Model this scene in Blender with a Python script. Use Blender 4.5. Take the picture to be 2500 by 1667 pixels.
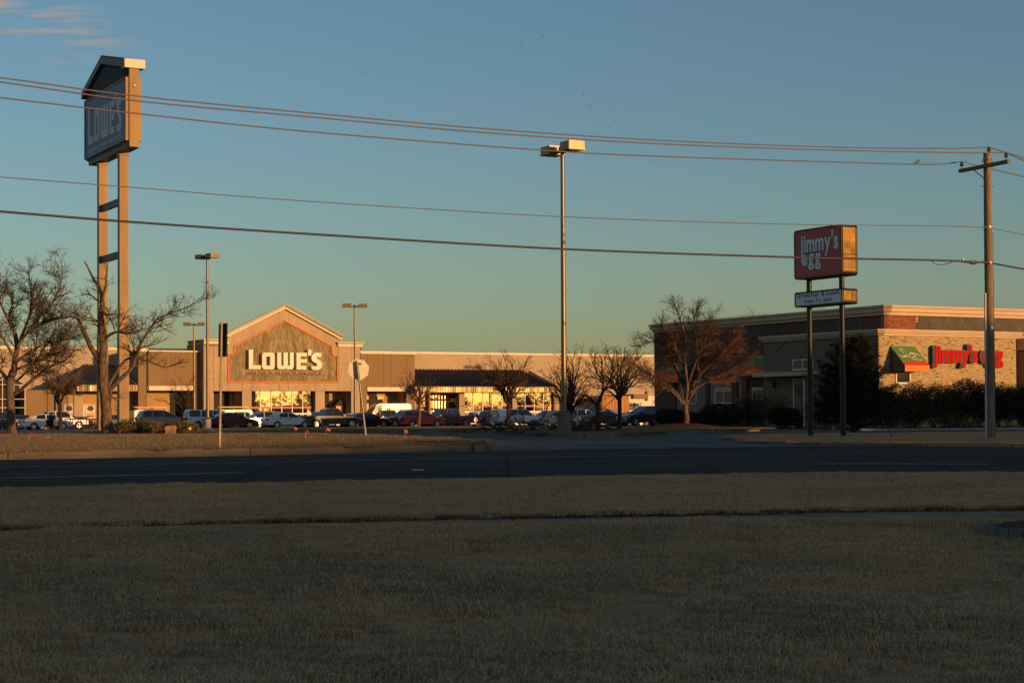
import bpy, bmesh, math, random
from mathutils import Vector, Matrix, Euler, noise
R = math.radians
V = Vector
for o in list(bpy.data.objects):
    bpy.data.objects.remove(o)
C = bpy.context.scene.collection
SC = bpy.context.scene

# ------------------------------------------------------------------ camera
FPX, PITCH, ROLL = 4200.0, 0.0231, -0.006
CAM = V((0, 0, 1.4))
SHIFT = (174.5 - FPX * math.tan(PITCH)) / 2500.0
cd = bpy.data.cameras.new('camera')
cd.sensor_width = 36.0
cd.lens = FPX / 2500 * 36
cd.shift_y = SHIFT
cd.clip_start, cd.clip_end = 0.1, 6000
cam = bpy.data.objects.new('camera', cd)
RC = Euler((math.pi / 2 + PITCH, 0, 0)).to_matrix() @ Matrix.Rotation(ROLL, 3, 'Z')
cam.matrix_world = Matrix.Translation(CAM) @ RC.to_4x4()
C.objects.link(cam)
SC.camera = cam

# ------------------------------------------------------------------ sky, sun, exposure
SUN_AZ, SUN_EL = 52.0, 4.6          # degrees right of straight behind the camera, above the horizon
SUN_DIR = V((math.sin(R(SUN_AZ)) * math.cos(R(SUN_EL)), -math.cos(R(SUN_AZ)) * math.cos(R(SUN_EL)), math.sin(R(SUN_EL))))
w = bpy.data.worlds.new('World')
SC.world = w
w.use_nodes = True
nt = w.node_tree
bg = nt.nodes['Background']
sky = nt.nodes.new('ShaderNodeTexSky')
sky.sky_type = 'NISHITA'
sky.sun_disc = False
sky.sun_elevation = R(SUN_EL)
sky.sun_rotation = R(180 - SUN_AZ)
sky.altitude = 300
sky.air_density = 1.05
sky.dust_density = 0.75
sky.ozone_density = 2.6
# thin evening clouds: a streaky noise sheet high above, only where its large pattern lets them form
geo = nt.nodes.new('ShaderNodeTexCoord')
sep = nt.nodes.new('ShaderNodeSeparateXYZ')
nt.links.new(geo.outputs['Generated'], sep.inputs[0])
def wmath(op, a, b=None, clamp=False):
    m = nt.nodes.new('ShaderNodeMath'); m.operation = op; m.use_clamp = clamp
    for i, s in enumerate((a, b)):
        if s is None: continue
        if isinstance(s, (int, float)): m.inputs[i].default_value = s
        else: nt.links.new(s, m.inputs[i])
    return m.outputs[0]
zc = wmath('MAXIMUM', sep.outputs[2], 0.02)
cx = wmath('DIVIDE', sep.outputs[0], zc)
cy = wmath('DIVIDE', sep.outputs[1], zc)
comb = nt.nodes.new('ShaderNodeCombineXYZ')
nt.links.new(wmath('MULTIPLY', cx, 1.6), comb.inputs[0])
nt.links.new(wmath('MULTIPLY', cy, 3.6), comb.inputs[1])
comb.inputs[2].default_value = 2.0
nz = nt.nodes.new('ShaderNodeTexNoise')
nz.inputs['Scale'].default_value = 2.6
nz.inputs['Detail'].default_value = 9
nz.inputs['Roughness'].default_value = 0.6
nt.links.new(comb.outputs[0], nz.inputs['Vector'])
# the bank of cloud lies high up to the left (north) of the view
bank = wmath('MULTIPLY', wmath('SUBTRACT', wmath('MULTIPLY', cx, -1.0), 0.98), 6.0, True)
bank = wmath('MULTIPLY', bank, wmath('MULTIPLY', wmath('SUBTRACT', 4.9, cy), 5.0, True))
den = wmath('MULTIPLY', wmath('SUBTRACT', nz.outputs['Fac'], 0.47), 5.0, True)
cl = wmath('MULTIPLY', wmath('MULTIPLY', den, bank), 0.95)
mixc = nt.nodes.new('ShaderNodeMixRGB')
nt.links.new(cl, mixc.inputs[0])
nt.links.new(sky.outputs[0], mixc.inputs[1])
mixc.inputs[2].default_value = (2.6, 2.15, 1.8, 1)
nt.links.new(mixc.outputs[0], bg.inputs[0])
bg.inputs[1].default_value = 0.112
sl = bpy.data.lights.new('sun', 'SUN')
sl.energy = 3.4
sl.angle = R(0.53)
sl.color = (1.0, 0.54, 0.20)
so = bpy.data.objects.new('sun', sl)
so.rotation_euler = SUN_DIR.to_track_quat('Z', 'Y').to_euler()
so.location = (60, -50, 40)
C.objects.link(so)
SC.view_settings.view_transform = 'Standard'
SC.view_settings.look = 'None'
SC.view_settings.exposure = 0.5
SC.view_settings.gamma = 1
SC.view_settings.use_curve_mapping = False

# ------------------------------------------------------------------ pixel -> place helpers
def ray(px, py):
    return (RC @ V(((px - 1250) / FPX, (833.5 + SHIFT * 2500 - py) / FPX, -1.0))).normalized()
def W(px, py, d):                                   # the point seen at a pixel, d metres ahead
    r = ray(px, py)
    return CAM + r * (d / r.y)
def G(px, d, z):                                    # the point of height z under a pixel column, d metres ahead
    a, b = W(px, 900, d), W(px, 1100, d)
    t = (z - a.z) / (b.z - a.z)
    return a.lerp(b, t)
TH = R(29)
E1 = V((math.cos(TH), math.sin(TH), 0))             # along the shop fronts
NN = V((math.sin(TH), -math.cos(TH), 0))            # out of the shop fronts
UP = V((0, 0, 1))
def H(rel): return rel + CAM.z

# ------------------------------------------------------------------ mesh helpers
class MB:
    def __init__(s): s.v, s.f = [], []
    def face(s, pts):
        n = len(s.v); s.v += [V(p) for p in pts]; s.f.append(tuple(range(n, n + len(pts))))
    def prism(s, poly, off):
        n = len(s.v); k = len(poly); off = V(off)
        s.v += [V(p) for p in poly] + [V(p) + off for p in poly]
        s.f.append(tuple(range(n, n + k))); s.f.append(tuple(range(n + 2 * k - 1, n + k - 1, -1)))
        for i in range(k):
            j = (i + 1) % k
            s.f.append((n + i, n + j, n + k + j, n + k + i))
    def obox(s, c, ex, ey, ez):                     # centre and three half-extent vectors
        c, ex, ey, ez = V(c), V(ex), V(ey), V(ez)
        s.prism([c - ex - ey - ez, c + ex - ey - ez, c + ex + ey - ez, c - ex + ey - ez], ez * 2)
    def box(s, c, sx, sy, sz): s.obox(c, (sx / 2, 0, 0), (0, sy / 2, 0), (0, 0, sz / 2))
    def tube(s, pts, rad, n=6, cap=True):
        if not isinstance(rad, (list, tuple)): rad = [rad] * len(pts)
        base = len(s.v); k = len(pts); u = None
        for i, p in enumerate(pts):
            t = (V(pts[min(i + 1, k - 1)]) - V(pts[max(i - 1, 0)]))
            if t.length < 1e-9: t = V((0, 0, 1))
            t.normalize()
            if u is None:
                u = t.cross(V((0.31, 0.87, 0.2)))
                if u.length < 0.1: u = t.cross(V((1, 0, 0)))
            else: u = u - t * u.dot(t)
            u.normalize(); b = t.cross(u)
            for j in range(n):
                a = 2 * math.pi * j / n
                s.v.append(V(p) + (u * math.cos(a) + b * math.sin(a)) * rad[i])
        for i in range(k - 1):
            for j in range(n):
                s.f.append((base + i * n + j, base + i * n + (j + 1) % n, base + (i + 1) * n + (j + 1) % n, base + (i + 1) * n + j))
        if cap:
            s.f.append(tuple(base + j for j in range(n - 1, -1, -1)))
            s.f.append(tuple(base + (k - 1) * n + j for j in range(n)))
    def cyl(s, p0, p1, r0, r1=None, n=12): s.tube([V(p0), V(p1)], [r0, r0 if r1 is None else r1], n)
    def add(s, verts, faces):
        n = len(s.v); s.v += [V(p) for p in verts]; s.f += [tuple(i + n for i in f) for f in faces]
    def build(s, name, mat, parent=None, smooth=None, recalc=True):
        me = bpy.data.meshes.new(name)
        o0 = ROOT.get(parent, V((0, 0, 0))) if parent else V((0, 0, 0))
        me.from_pydata([p - o0 for p in s.v], [], s.f)
        if recalc and len(s.f) < 60000:
            b = bmesh.new(); b.from_mesh(me); bmesh.ops.recalc_face_normals(b, faces=b.faces); b.to_mesh(me); b.free()
        me.materials.append(mat)
        if smooth is not None:
            me.polygons.foreach_set('use_smooth', [True] * len(me.polygons))
            if smooth < 3: me.set_sharp_from_angle(angle=smooth)
        me.update()
        o = bpy.data.objects.new(name, me); C.objects.link(o)
        if parent:
            o.parent = parent; ROOT[o] = o0
        return o
ROOT = {}
def tag(o, label, cat, group=None, kind=None):
    if label: o['label'] = label
    if cat: o['category'] = cat
    if group: o['group'] = group
    if kind: o['kind'] = kind
    return o
def thing(name, loc, label, cat, group=None):
    o = bpy.data.objects.new(name, None); C.objects.link(o)
    o.location = loc; o.empty_display_size = 0.3
    ROOT[o] = V(loc)
    return tag(o, label, cat, group)
def struct(mb, name, mat, **k):
    o = mb.build(name, mat, **k); o['kind'] = 'structure'; return o
def share(src, name, loc, parent, rot=None, scale=None):       # a piece that shares its neighbour's mesh
    o = bpy.data.objects.new(name, src if isinstance(src, bpy.types.Mesh) else src.data); C.objects.link(o)
    o.parent = parent; o.location = V(loc) - ROOT.get(parent, V((0, 0, 0)))
    if rot: o.rotation_euler = rot
    if scale: o.scale = scale
    return o
def copy_tree(o, parent=None):
    c = o.copy(); C.objects.link(c)
    if parent: c.parent = parent
    for ch in list(o.children): copy_tree(ch, c)
    return c

# ------------------------------------------------------------------ materials
def mat(name, c, rough=0.7, metal=0.0, c2=None, scale=4.0, stretch=(1, 1, 1), detail=4, bump=0.0, bscale=None, spec=0.5, island=0.0, coat=0.0, lo=0.35, hi=0.65, big=None):
    m = bpy.data.materials.new(name); m.use_nodes = True
    t = m.node_tree; p = t.nodes['Principled BSDF']
    p.inputs['Base Color'].default_value = (*c, 1)
    p.inputs['Roughness'].default_value = rough
    p.inputs['Metallic'].default_value = metal
    p.inputs['Specular IOR Level'].default_value = spec
    p.inputs['Coat Weight'].default_value = coat
    tc = t.nodes.new('ShaderNodeTexCoord'); mp = t.nodes.new('ShaderNodeMapping')
    mp.inputs['Scale'].default_value = stretch
    t.links.new(tc.outputs['Object'], mp.inputs[0])
    col = None
    if c2 is not None:
        n = t.nodes.new('ShaderNodeTexNoise'); n.inputs['Scale'].default_value = scale; n.inputs['Detail'].default_value = detail
        t.links.new(mp.outputs[0], n.inputs['Vector'])
        r = t.nodes.new('ShaderNodeMapRange'); r.inputs[1].default_value = lo; r.inputs[2].default_value = hi
        t.links.new(n.outputs['Fac'], r.inputs[0])
        mx = t.nodes.new('ShaderNodeMixRGB'); mx.inputs[1].default_value = (*c, 1); mx.inputs[2].default_value = (*c2, 1)
        t.links.new(r.outputs[0], mx.inputs[0]); col = mx.outputs[0]
        if big:                                      # a second, larger mottling
            n2 = t.nodes.new('ShaderNodeTexNoise'); n2.inputs['Scale'].default_value = big[0]; n2.inputs['Detail'].default_value = 3
            t.links.new(mp.outputs[0], n2.inputs['Vector'])
            r2 = t.nodes.new('ShaderNodeMapRange'); r2.inputs[1].default_value = 0.35; r2.inputs[2].default_value = 0.65
            r2.inputs[3].default_value = big[1]; r2.inputs[4].default_value = big[2]
            t.links.new(n2.outputs['Fac'], r2.inputs[0])
            hs = t.nodes.new('ShaderNodeHueSaturation'); t.links.new(col, hs.inputs['Color']); t.links.new(r2.outputs[0], hs.inputs['Value']); col = hs.outputs[0]
    if island:
        g = t.nodes.new('ShaderNodeNewGeometry'); r = t.nodes.new('ShaderNodeMapRange')
        oi = t.nodes.new('ShaderNodeObjectInfo'); ad = t.nodes.new('ShaderNodeMath'); ad.operation = 'ADD'; fr = t.nodes.new('ShaderNodeMath'); fr.operation = 'FRACT'
        t.links.new(g.outputs['Random Per Island'], ad.inputs[0]); t.links.new(oi.outputs['Random'], ad.inputs[1]); t.links.new(ad.outputs[0], fr.inputs[0])
        r.inputs[3].default_value = 1 - island; r.inputs[4].default_value = 1 + island
        t.links.new(fr.outputs[0], r.inputs[0])
        hs = t.nodes.new('ShaderNodeHueSaturation')
        if col: t.links.new(col, hs.inputs['Color'])
        else: hs.inputs['Color'].default_value = (*c, 1)
        t.links.new(r.outputs[0], hs.inputs['Value']); col = hs.outputs[0]
    if col: t.links.new(col, p.inputs['Base Color'])
    if bump:
        n = t.nodes.new('ShaderNodeTexNoise'); n.inputs['Scale'].default_value = bscale or scale * 6; n.inputs['Detail'].default_value = 5
        t.links.new(mp.outputs[0], n.inputs['Vector'])
        b = t.nodes.new('ShaderNodeBump'); b.inputs['Strength'].default_value = min(1, bump); b.inputs['Distance'].default_value = 0.02 * max(1, bump)
        t.links.new(n.outputs['Fac'], b.inputs['Height']); t.links.new(b.outputs[0], p.inputs['Normal'])
    return m
M = {}
M['asphalt'] = mat('asphalt', (0.055, 0.050, 0.043), 0.9, c2=(0.085, 0.077, 0.066), scale=1.2, detail=8, bump=0.5, bscale=45, big=(0.12, 0.8, 1.15))
M['road'] = mat('road_asphalt', (0.030, 0.0245, 0.019), 0.9, c2=(0.046, 0.038, 0.030), scale=2.2, detail=10, bump=0.4, bscale=60, stretch=(0.22, 1, 1), spec=0.12, big=(0.6, 0.75, 1.3))
M['tar'] = mat('tar', (0.013, 0.011, 0.009), 0.95, spec=0.05)
M['patch'] = mat('asphalt_patch', (0.052, 0.044, 0.036), 0.95, c2=(0.04, 0.034, 0.028), scale=4, spec=0.1)
M['concrete'] = mat('concrete', (0.33, 0.30, 0.26), 0.9, c2=(0.25, 0.225, 0.19), scale=1.5, detail=8, bump=0.3, bscale=30)
M['concrete_shaded'] = mat('shaded_lamp_concrete', (0.17, 0.145, 0.115), 0.95, c2=(0.11, 0.095, 0.075), scale=2.5, detail=9, bump=0.4, bscale=30)  # darker copy of the concrete with the big lamp foot's shade painted in
M['walk'] = mat('sidewalk_concrete', (0.23, 0.18, 0.13), 0.95, spec=0.2, c2=(0.17, 0.135, 0.10), scale=1.5, detail=8, bump=0.3, bscale=30)
M['kerb'] = mat('kerb_concrete', (0.21, 0.155, 0.095), 0.9, c2=(0.14, 0.10, 0.06), scale=1.1, detail=8, bump=0.3, bscale=25)
M['soil'] = mat('dry_turf', (0.42, 0.255, 0.12), 0.95, c2=(0.28, 0.165, 0.078), scale=2.2, detail=10, bump=1.0, bscale=30, spec=0.1, big=(0.35, 0.8, 1.2))
M['turf_far'] = mat('far_dry_turf', (0.235, 0.18, 0.10), 0.95, c2=(0.145, 0.108, 0.058), scale=3.0, detail=12, bump=1.0, bscale=18, spec=0.1, big=(0.4, 0.8, 1.2))
M['mulch'] = mat('bark_mulch', (0.075, 0.035, 0.02), 0.95, c2=(0.13, 0.065, 0.035), scale=9, detail=8, bump=1.0, bscale=30, spec=0.1)
M['ground'] = mat('far_ground', (0.12, 0.10, 0.07), 0.95, c2=(0.09, 0.08, 0.05), scale=0.05, spec=0.1)
M['white_line'] = mat('white_road_paint', (0.62, 0.58, 0.52), 0.7, c2=(0.30, 0.28, 0.25), scale=3, detail=9, stretch=(1, 1, 1))
M['yellow_line'] = mat('yellow_road_paint', (0.30, 0.19, 0.045), 0.7, c2=(0.15, 0.10, 0.035), scale=3, detail=9)
M['bark'] = mat('bark', (0.19, 0.13, 0.08), 0.95, c2=(0.085, 0.056, 0.035), scale=5, stretch=(3, 3, 0.8), detail=8, bump=1.0, bscale=16, spec=0.1)
M['bark_dark'] = mat('dark_bark', (0.06, 0.043, 0.032), 0.95, c2=(0.03, 0.022, 0.017), scale=5, stretch=(3, 3, 0.8), detail=8, bump=1.0, bscale=16, spec=0.1)
M['twig'] = mat('twig_bark', (0.15, 0.10, 0.06), 0.9, c2=(0.085, 0.055, 0.034), scale=2, spec=0.15)
M['twig_red'] = mat('reddish_twig_bark', (0.17, 0.092, 0.052), 0.9, c2=(0.10, 0.055, 0.034), scale=2, spec=0.15)
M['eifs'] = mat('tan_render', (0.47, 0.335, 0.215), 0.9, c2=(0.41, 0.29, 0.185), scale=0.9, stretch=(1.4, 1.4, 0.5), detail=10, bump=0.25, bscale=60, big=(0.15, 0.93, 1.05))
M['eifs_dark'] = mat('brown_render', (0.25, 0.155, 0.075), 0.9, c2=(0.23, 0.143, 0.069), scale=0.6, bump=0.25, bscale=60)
M['eifs_back'] = mat('joint_render', (0.25, 0.18, 0.12), 0.95)
M['cream'] = mat('cream_trim', (0.78, 0.66, 0.50), 0.8, c2=(0.72, 0.60, 0.44), scale=1.0)
M['block'] = mat('painted_block_wall', (0.42, 0.32, 0.22), 0.9, c2=(0.38, 0.285, 0.195), scale=1.5, detail=8, bump=0.5, bscale=14, big=(0.12, 0.93, 1.05))
M['recess'] = mat('recess_wall', (0.42, 0.27, 0.10), 0.85, c2=(0.36, 0.23, 0.085), scale=0.8)
M['dark'] = mat('dark_interior', (0.02, 0.017, 0.014), 0.8)
M['orange_trim'] = mat('orange_trim', (0.62, 0.19, 0.045), 0.7, c2=(0.5, 0.14, 0.035), scale=2.0, detail=6)
M['letter_white'] = mat('aged_white_plastic', (0.72, 0.60, 0.49), 0.45, c2=(0.6, 0.47, 0.36), scale=0.5)
M['steel_dark'] = mat('bronze_paint', (0.05, 0.045, 0.042), 0.45, c2=(0.035, 0.03, 0.028), scale=3)
M['pole_bronze'] = mat('pole_bronze', (0.22, 0.155, 0.09), 0.38, metal=0.55, c2=(0.17, 0.12, 0.07), scale=2, stretch=(4, 4, 0.4))
M['lamp_head'] = mat('lamp_head_bronze', (0.25, 0.18, 0.09), 0.42, metal=0.45, c2=(0.19, 0.135, 0.07), scale=3)
M['lens'] = mat('lamp_glass', (0.05, 0.05, 0.05), 0.15)
M['black_gloss'] = mat('black_gloss_metal', (0.014, 0.012, 0.010), 0.42, spec=0.3)
M['sign_end'] = mat('bronze_mirror_metal', (0.15, 0.08, 0.02), 0.42, metal=0.8, c2=(0.06, 0.032, 0.009), scale=2.2, detail=6, bump=0.3, bscale=5)
M['sign_red'] = mat('sign_red', (0.50, 0.045, 0.04), 0.45, c2=(0.44, 0.04, 0.035), scale=1.5)
M['sign_white'] = mat('sign_white', (0.72, 0.72, 0.74), 0.4, c2=(0.66, 0.66, 0.68), scale=2)
M['sign_text'] = mat('sign_dark_print', (0.03, 0.04, 0.05), 0.5)
M['letter_red'] = mat('letter_red', (0.46, 0.004, 0.004), 0.6, spec=0.08)
M['pylon_tan'] = mat('pylon_tan_paint', (0.33, 0.19, 0.062), 0.6, c2=(0.25, 0.14, 0.046), scale=1.2, stretch=(2, 2, 0.3), detail=6)
M['pylon_blue'] = mat('pylon_sign_face', (0.15, 0.20, 0.28), 0.6, c2=(0.13, 0.175, 0.25), scale=1.0)
M['pylon_frame'] = mat('pylon_frame_grey', (0.13, 0.14, 0.15), 0.6, c2=(0.10, 0.11, 0.12), scale=1.4)
M['pylon_letter'] = mat('pylon_letter', (0.55, 0.58, 0.60), 0.6)
M['siding'] = mat('weathered_grey_siding', (0.08, 0.07, 0.065), 0.85, c2=(0.045, 0.04, 0.04), scale=3, stretch=(4, 4, 0.5), detail=6)
M['shingle'] = mat('roof_shingle', (0.22, 0.12, 0.085), 0.9, c2=(0.15, 0.08, 0.06), scale=5, detail=6)
M['metal_roof'] = mat('plum_metal_roof', (0.21, 0.115, 0.105), 0.5, c2=(0.17, 0.093, 0.085), scale=2, metal=0.1)
M['metal_roof_seam'] = mat('plum_roof_seam', (0.035, 0.02, 0.02), 0.55)
M['fascia_gold'] = mat('bright_fascia_metal', (0.62, 0.47, 0.24), 0.35, metal=0.5, c2=(0.5, 0.36, 0.17), scale=1.0)
M['glass'] = mat('coated_window_glass', (0.03, 0.035, 0.03), 0.03, spec=0.5)
M['glass'].node_tree.nodes['Principled BSDF'].inputs['IOR'].default_value = 2.6
def thin_glass(m, fac, tint):
    t = m.node_tree; out = t.nodes['Material Output']
    tr = t.nodes.new('ShaderNodeBsdfTransparent'); tr.inputs[0].default_value = (*tint, 1)
    gl = t.nodes.new('ShaderNodeBsdfGlossy'); gl.inputs['Roughness'].default_value = 0.02; gl.inputs['Color'].default_value = (0.9, 0.9, 0.85, 1)
    mx = t.nodes.new('ShaderNodeMixShader'); mx.inputs[0].default_value = fac
    t.links.new(tr.outputs[0], mx.inputs[1]); t.links.new(gl.outputs[0], mx.inputs[2]); t.links.new(mx.outputs[0], out.inputs[0])
thin_glass(M['glass'], 0.24, (0.6, 0.6, 0.55))
M['glass_dark'] = mat('dark_window_glass', (0.012, 0.012, 0.012), 0.06)
M['frame_white'] = mat('white_window_frame', (0.72, 0.70, 0.66), 0.5)
M['red_band'] = mat('red_window_rail', (0.42, 0.06, 0.035), 0.5)
M['brick_tan'] = mat('tan_brick', (0.47, 0.35, 0.185), 0.9, c2=(0.37, 0.26, 0.13), scale=6, island=0.17, spec=0.2)
M['brick_brown'] = mat('brown_flecked_brick', (0.30, 0.20, 0.10), 0.9, c2=(0.21, 0.13, 0.065), scale=6, island=0.25, spec=0.2)
M['mortar'] = mat('mortar', (0.42, 0.31, 0.18), 0.95, c2=(0.36, 0.26, 0.15), scale=3)
M['brick_red'] = mat('red_brick', (0.27, 0.085, 0.04), 0.9, c2=(0.20, 0.06, 0.03), scale=6, island=0.3, spec=0.2)
M['slate'] = mat('charcoal_slate', (0.085, 0.072, 0.05), 0.8, c2=(0.06, 0.052, 0.04), scale=2, island=0.15)
M['cornice'] = mat('tan_cornice', (0.58, 0.42, 0.27), 0.75, c2=(0.53, 0.38, 0.24), scale=1.2)
M['awn_green'] = mat('awning_green_canvas', (0.115, 0.235, 0.045), 0.85, c2=(0.10, 0.205, 0.04), scale=1.0)
M['awn_red'] = mat('awning_red_canvas', (0.62, 0.035, 0.018), 0.8)
M['awn_orange'] = mat('awning_orange_canvas', (0.82, 0.20, 0.02), 0.8)
M['awn_scroll'] = mat('awning_cream_print', (0.72, 0.62, 0.42), 0.8)
M['warm_blind'] = mat('brown_blinds', (0.25, 0.13, 0.06), 0.7)
M['wood_pole'] = mat('weathered_pole_wood', (0.29, 0.21, 0.135), 0.9, c2=(0.17, 0.118, 0.075), scale=4, stretch=(6, 6, 0.5), detail=8, bump=0.8, bscale=10, spec=0.1)
M['conduit'] = mat('grey_conduit', (0.40, 0.42, 0.44), 0.5)
M['insulator'] = mat('brown_porcelain', (0.07, 0.05, 0.045), 0.25)
M['wire'] = mat('bare_wire', (0.13, 0.10, 0.09), 0.55)
M['cable'] = mat('black_cable', (0.035, 0.03, 0.027), 0.6)
M['galv'] = mat('galvanised_steel', (0.30, 0.27, 0.22), 0.5, metal=0.6, c2=(0.22, 0.2, 0.16), scale=6)
M['perf'] = mat('weathered_steel_post', (0.30, 0.23, 0.12), 0.6, metal=0.3, c2=(0.22, 0.165, 0.085), scale=5)
M['sign_back'] = mat('bare_aluminium', (0.78, 0.66, 0.46), 0.6, c2=(0.68, 0.56, 0.38), scale=2)
M['sign_black'] = mat('grey_green_sign_back', (0.055, 0.06, 0.06), 0.6)
M['leaf_dark'] = mat('dark_evergreen_leaf', (0.022, 0.024, 0.010), 0.75, c2=(0.034, 0.031, 0.013), scale=1.2, island=0.4, spec=0.2)
M['leaf_brown'] = mat('bronzed_hedge_leaf', (0.040, 0.033, 0.014), 0.75, c2=(0.062, 0.044, 0.02), scale=1.0, island=0.4, spec=0.2)
M['leaf_azalea'] = mat('low_shrub_leaf', (0.10, 0.095, 0.035), 0.6, c2=(0.16, 0.09, 0.045), scale=2.0, island=0.4, spec=0.3)
M['needle'] = mat('pine_needle', (0.013, 0.018, 0.009), 0.8, c2=(0.021, 0.023, 0.012), scale=0.8, island=0.4, spec=0.2)
M['boulder'] = mat('sandstone_boulder', (0.34, 0.20, 0.10), 0.9, c2=(0.2, 0.12, 0.07), scale=3, detail=8, bump=0.8, bscale=8)
M['paver'] = mat('grey_edging_block', (0.15, 0.145, 0.13), 0.9, c2=(0.105, 0.10, 0.09), scale=6, detail=8, bump=0.5, bscale=40)
M['flag_red'] = mat('red_flag', (0.50, 0.035, 0.02), 0.6)
M['flag_orange'] = mat('orange_flag', (0.65, 0.11, 0.025), 0.6)
M['flag_blue'] = mat('blue_flag', (0.02, 0.13, 0.55), 0.6)
M['flag_yellow'] = mat('yellow_flag', (0.75, 0.6, 0.05), 0.6)
M['plastic_blue'] = mat('blue_plastic_film', (0.10, 0.28, 0.60), 0.4, c2=(0.3, 0.45, 0.65), scale=8)
M['plastic_white'] = mat('white_plastic_film', (0.65, 0.66, 0.7), 0.5)
M['tyre'] = mat('tyre_rubber', (0.014, 0.014, 0.014), 0.85)
M['rim'] = mat('alloy_rim', (0.50, 0.50, 0.50), 0.3, metal=0.7)
M['car_glass'] = mat('car_glass', (0.012, 0.014, 0.016), 0.04, spec=0.6)
M['tail'] = mat('tail_light_lens', (0.42, 0.02, 0.015), 0.2)
M['head'] = mat('head_light_lens', (0.6, 0.6, 0.58), 0.12)
M['trim_black'] = mat('black_plastic_trim', (0.02, 0.02, 0.02), 0.6)
M['plate'] = mat('licence_plate', (0.5, 0.5, 0.5), 0.5)
M['chrome'] = mat('chrome', (0.6, 0.6, 0.6), 0.15, metal=1.0)
M['skin'] = mat('skin', (0.35, 0.2, 0.13), 0.6)
M['cloth_navy'] = mat('navy_cloth', (0.012, 0.018, 0.05), 0.9)
M['cloth_black'] = mat('black_cloth', (0.015, 0.014, 0.013), 0.9)
M['hair'] = mat('dark_hair', (0.015, 0.011, 0.008), 0.7)
M['fence_wood'] = mat('cedar_fence', (0.48, 0.24, 0.07), 0.85, c2=(0.36, 0.17, 0.05), scale=2, stretch=(5, 5, 0.5), island=0.2)
M['rail_red'] = mat('red_rail_paint', (0.35, 0.02, 0.02), 0.5)
M['ladder_yellow'] = mat('fibreglass_yellow', (0.75, 0.48, 0.06), 0.5)
M['ladder_orange'] = mat('orange_ladder', (0.78, 0.22, 0.06), 0.5)
M['bin_blue'] = mat('blue_bin', (0.015, 0.03, 0.16), 0.5)
M['bird'] = mat('dark_plumage', (0.05, 0.045, 0.04), 0.8)
M['dove'] = mat('brown_plumage', (0.16, 0.11, 0.075), 0.85)
M['stone_tan'] = mat('tan_stucco', (0.24, 0.185, 0.135), 0.9)  # colour darkened to deepen the restaurant's shaded side
M['brown_siding'] = mat('brown_siding', (0.22, 0.15, 0.095), 0.85)
M['leafless'] = M['twig']

def brick_mat(name, c1, c2, mortar, bw=0.21, bh=0.085):
    m = bpy.data.materials.new(name); m.use_nodes = True; t = m.node_tree; p = t.nodes['Principled BSDF']
    tc = t.nodes.new('ShaderNodeTexCoord'); sx = t.nodes.new('ShaderNodeSeparateXYZ'); t.links.new(tc.outputs['Object'], sx.inputs[0])
    dt = t.nodes.new('ShaderNodeVectorMath'); dt.operation = 'DOT_PRODUCT'; t.links.new(tc.outputs['Object'], dt.inputs[0])
    dt.inputs[1].default_value = (math.cos(TH) + math.sin(TH), math.sin(TH) - math.cos(TH), 0)
    cb = t.nodes.new('ShaderNodeCombineXYZ'); t.links.new(dt.outputs['Value'], cb.inputs[0]); t.links.new(sx.outputs[2], cb.inputs[1])
    b = t.nodes.new('ShaderNodeTexBrick'); t.links.new(cb.outputs[0], b.inputs['Vector'])
    b.inputs['Color1'].default_value = (*c1, 1); b.inputs['Color2'].default_value = (*c2, 1); b.inputs['Mortar'].default_value = (*mortar, 1)
    b.inputs['Scale'].default_value = 1; b.inputs['Brick Width'].default_value = bw; b.inputs['Row Height'].default_value = bh; b.inputs['Mortar Size'].default_value = 0.009
    t.links.new(b.outputs['Color'], p.inputs['Base Color']); p.inputs['Roughness'].default_value = 0.9
    bp = t.nodes.new('ShaderNodeBump'); bp.inputs['Strength'].default_value = 0.6; bp.inputs['Distance'].default_value = 0.01; bp.invert = True
    t.links.new(b.outputs['Fac'], bp.inputs['Height']); t.links.new(bp.outputs[0], p.inputs['Normal'])
    return m
M['brick_side'] = brick_mat('shaded_tan_brick', (0.20, 0.15, 0.10), (0.15, 0.112, 0.075), (0.19, 0.15, 0.105))  # darker than the front's tan brick: the side's shade is in the colour
M['brick_red_side'] = brick_mat('shaded_red_brick', (0.12, 0.048, 0.03), (0.09, 0.036, 0.024), (0.14, 0.105, 0.075))  # red brick darkened likewise, shade of the side painted in

# the mottled sign board of the big store: sun-bleached paint with a dark band where old letters were taken down
def signboard():
    m = mat('bleached_sign_board', (0.31, 0.222, 0.108), 0.85, c2=(0.175, 0.13, 0.068), scale=1.5, stretch=(3.2, 3.2, 0.9), detail=14, big=(0.35, 0.75, 1.2), lo=0.40, hi=0.62)
    return m
M['signboard'] = signboard()
M['ghost'] = mat('ghost_letter_stain', (0.135, 0.095, 0.065), 0.8, c2=(0.19, 0.135, 0.075), scale=2.0, stretch=(1, 1, 1), detail=8)
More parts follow.
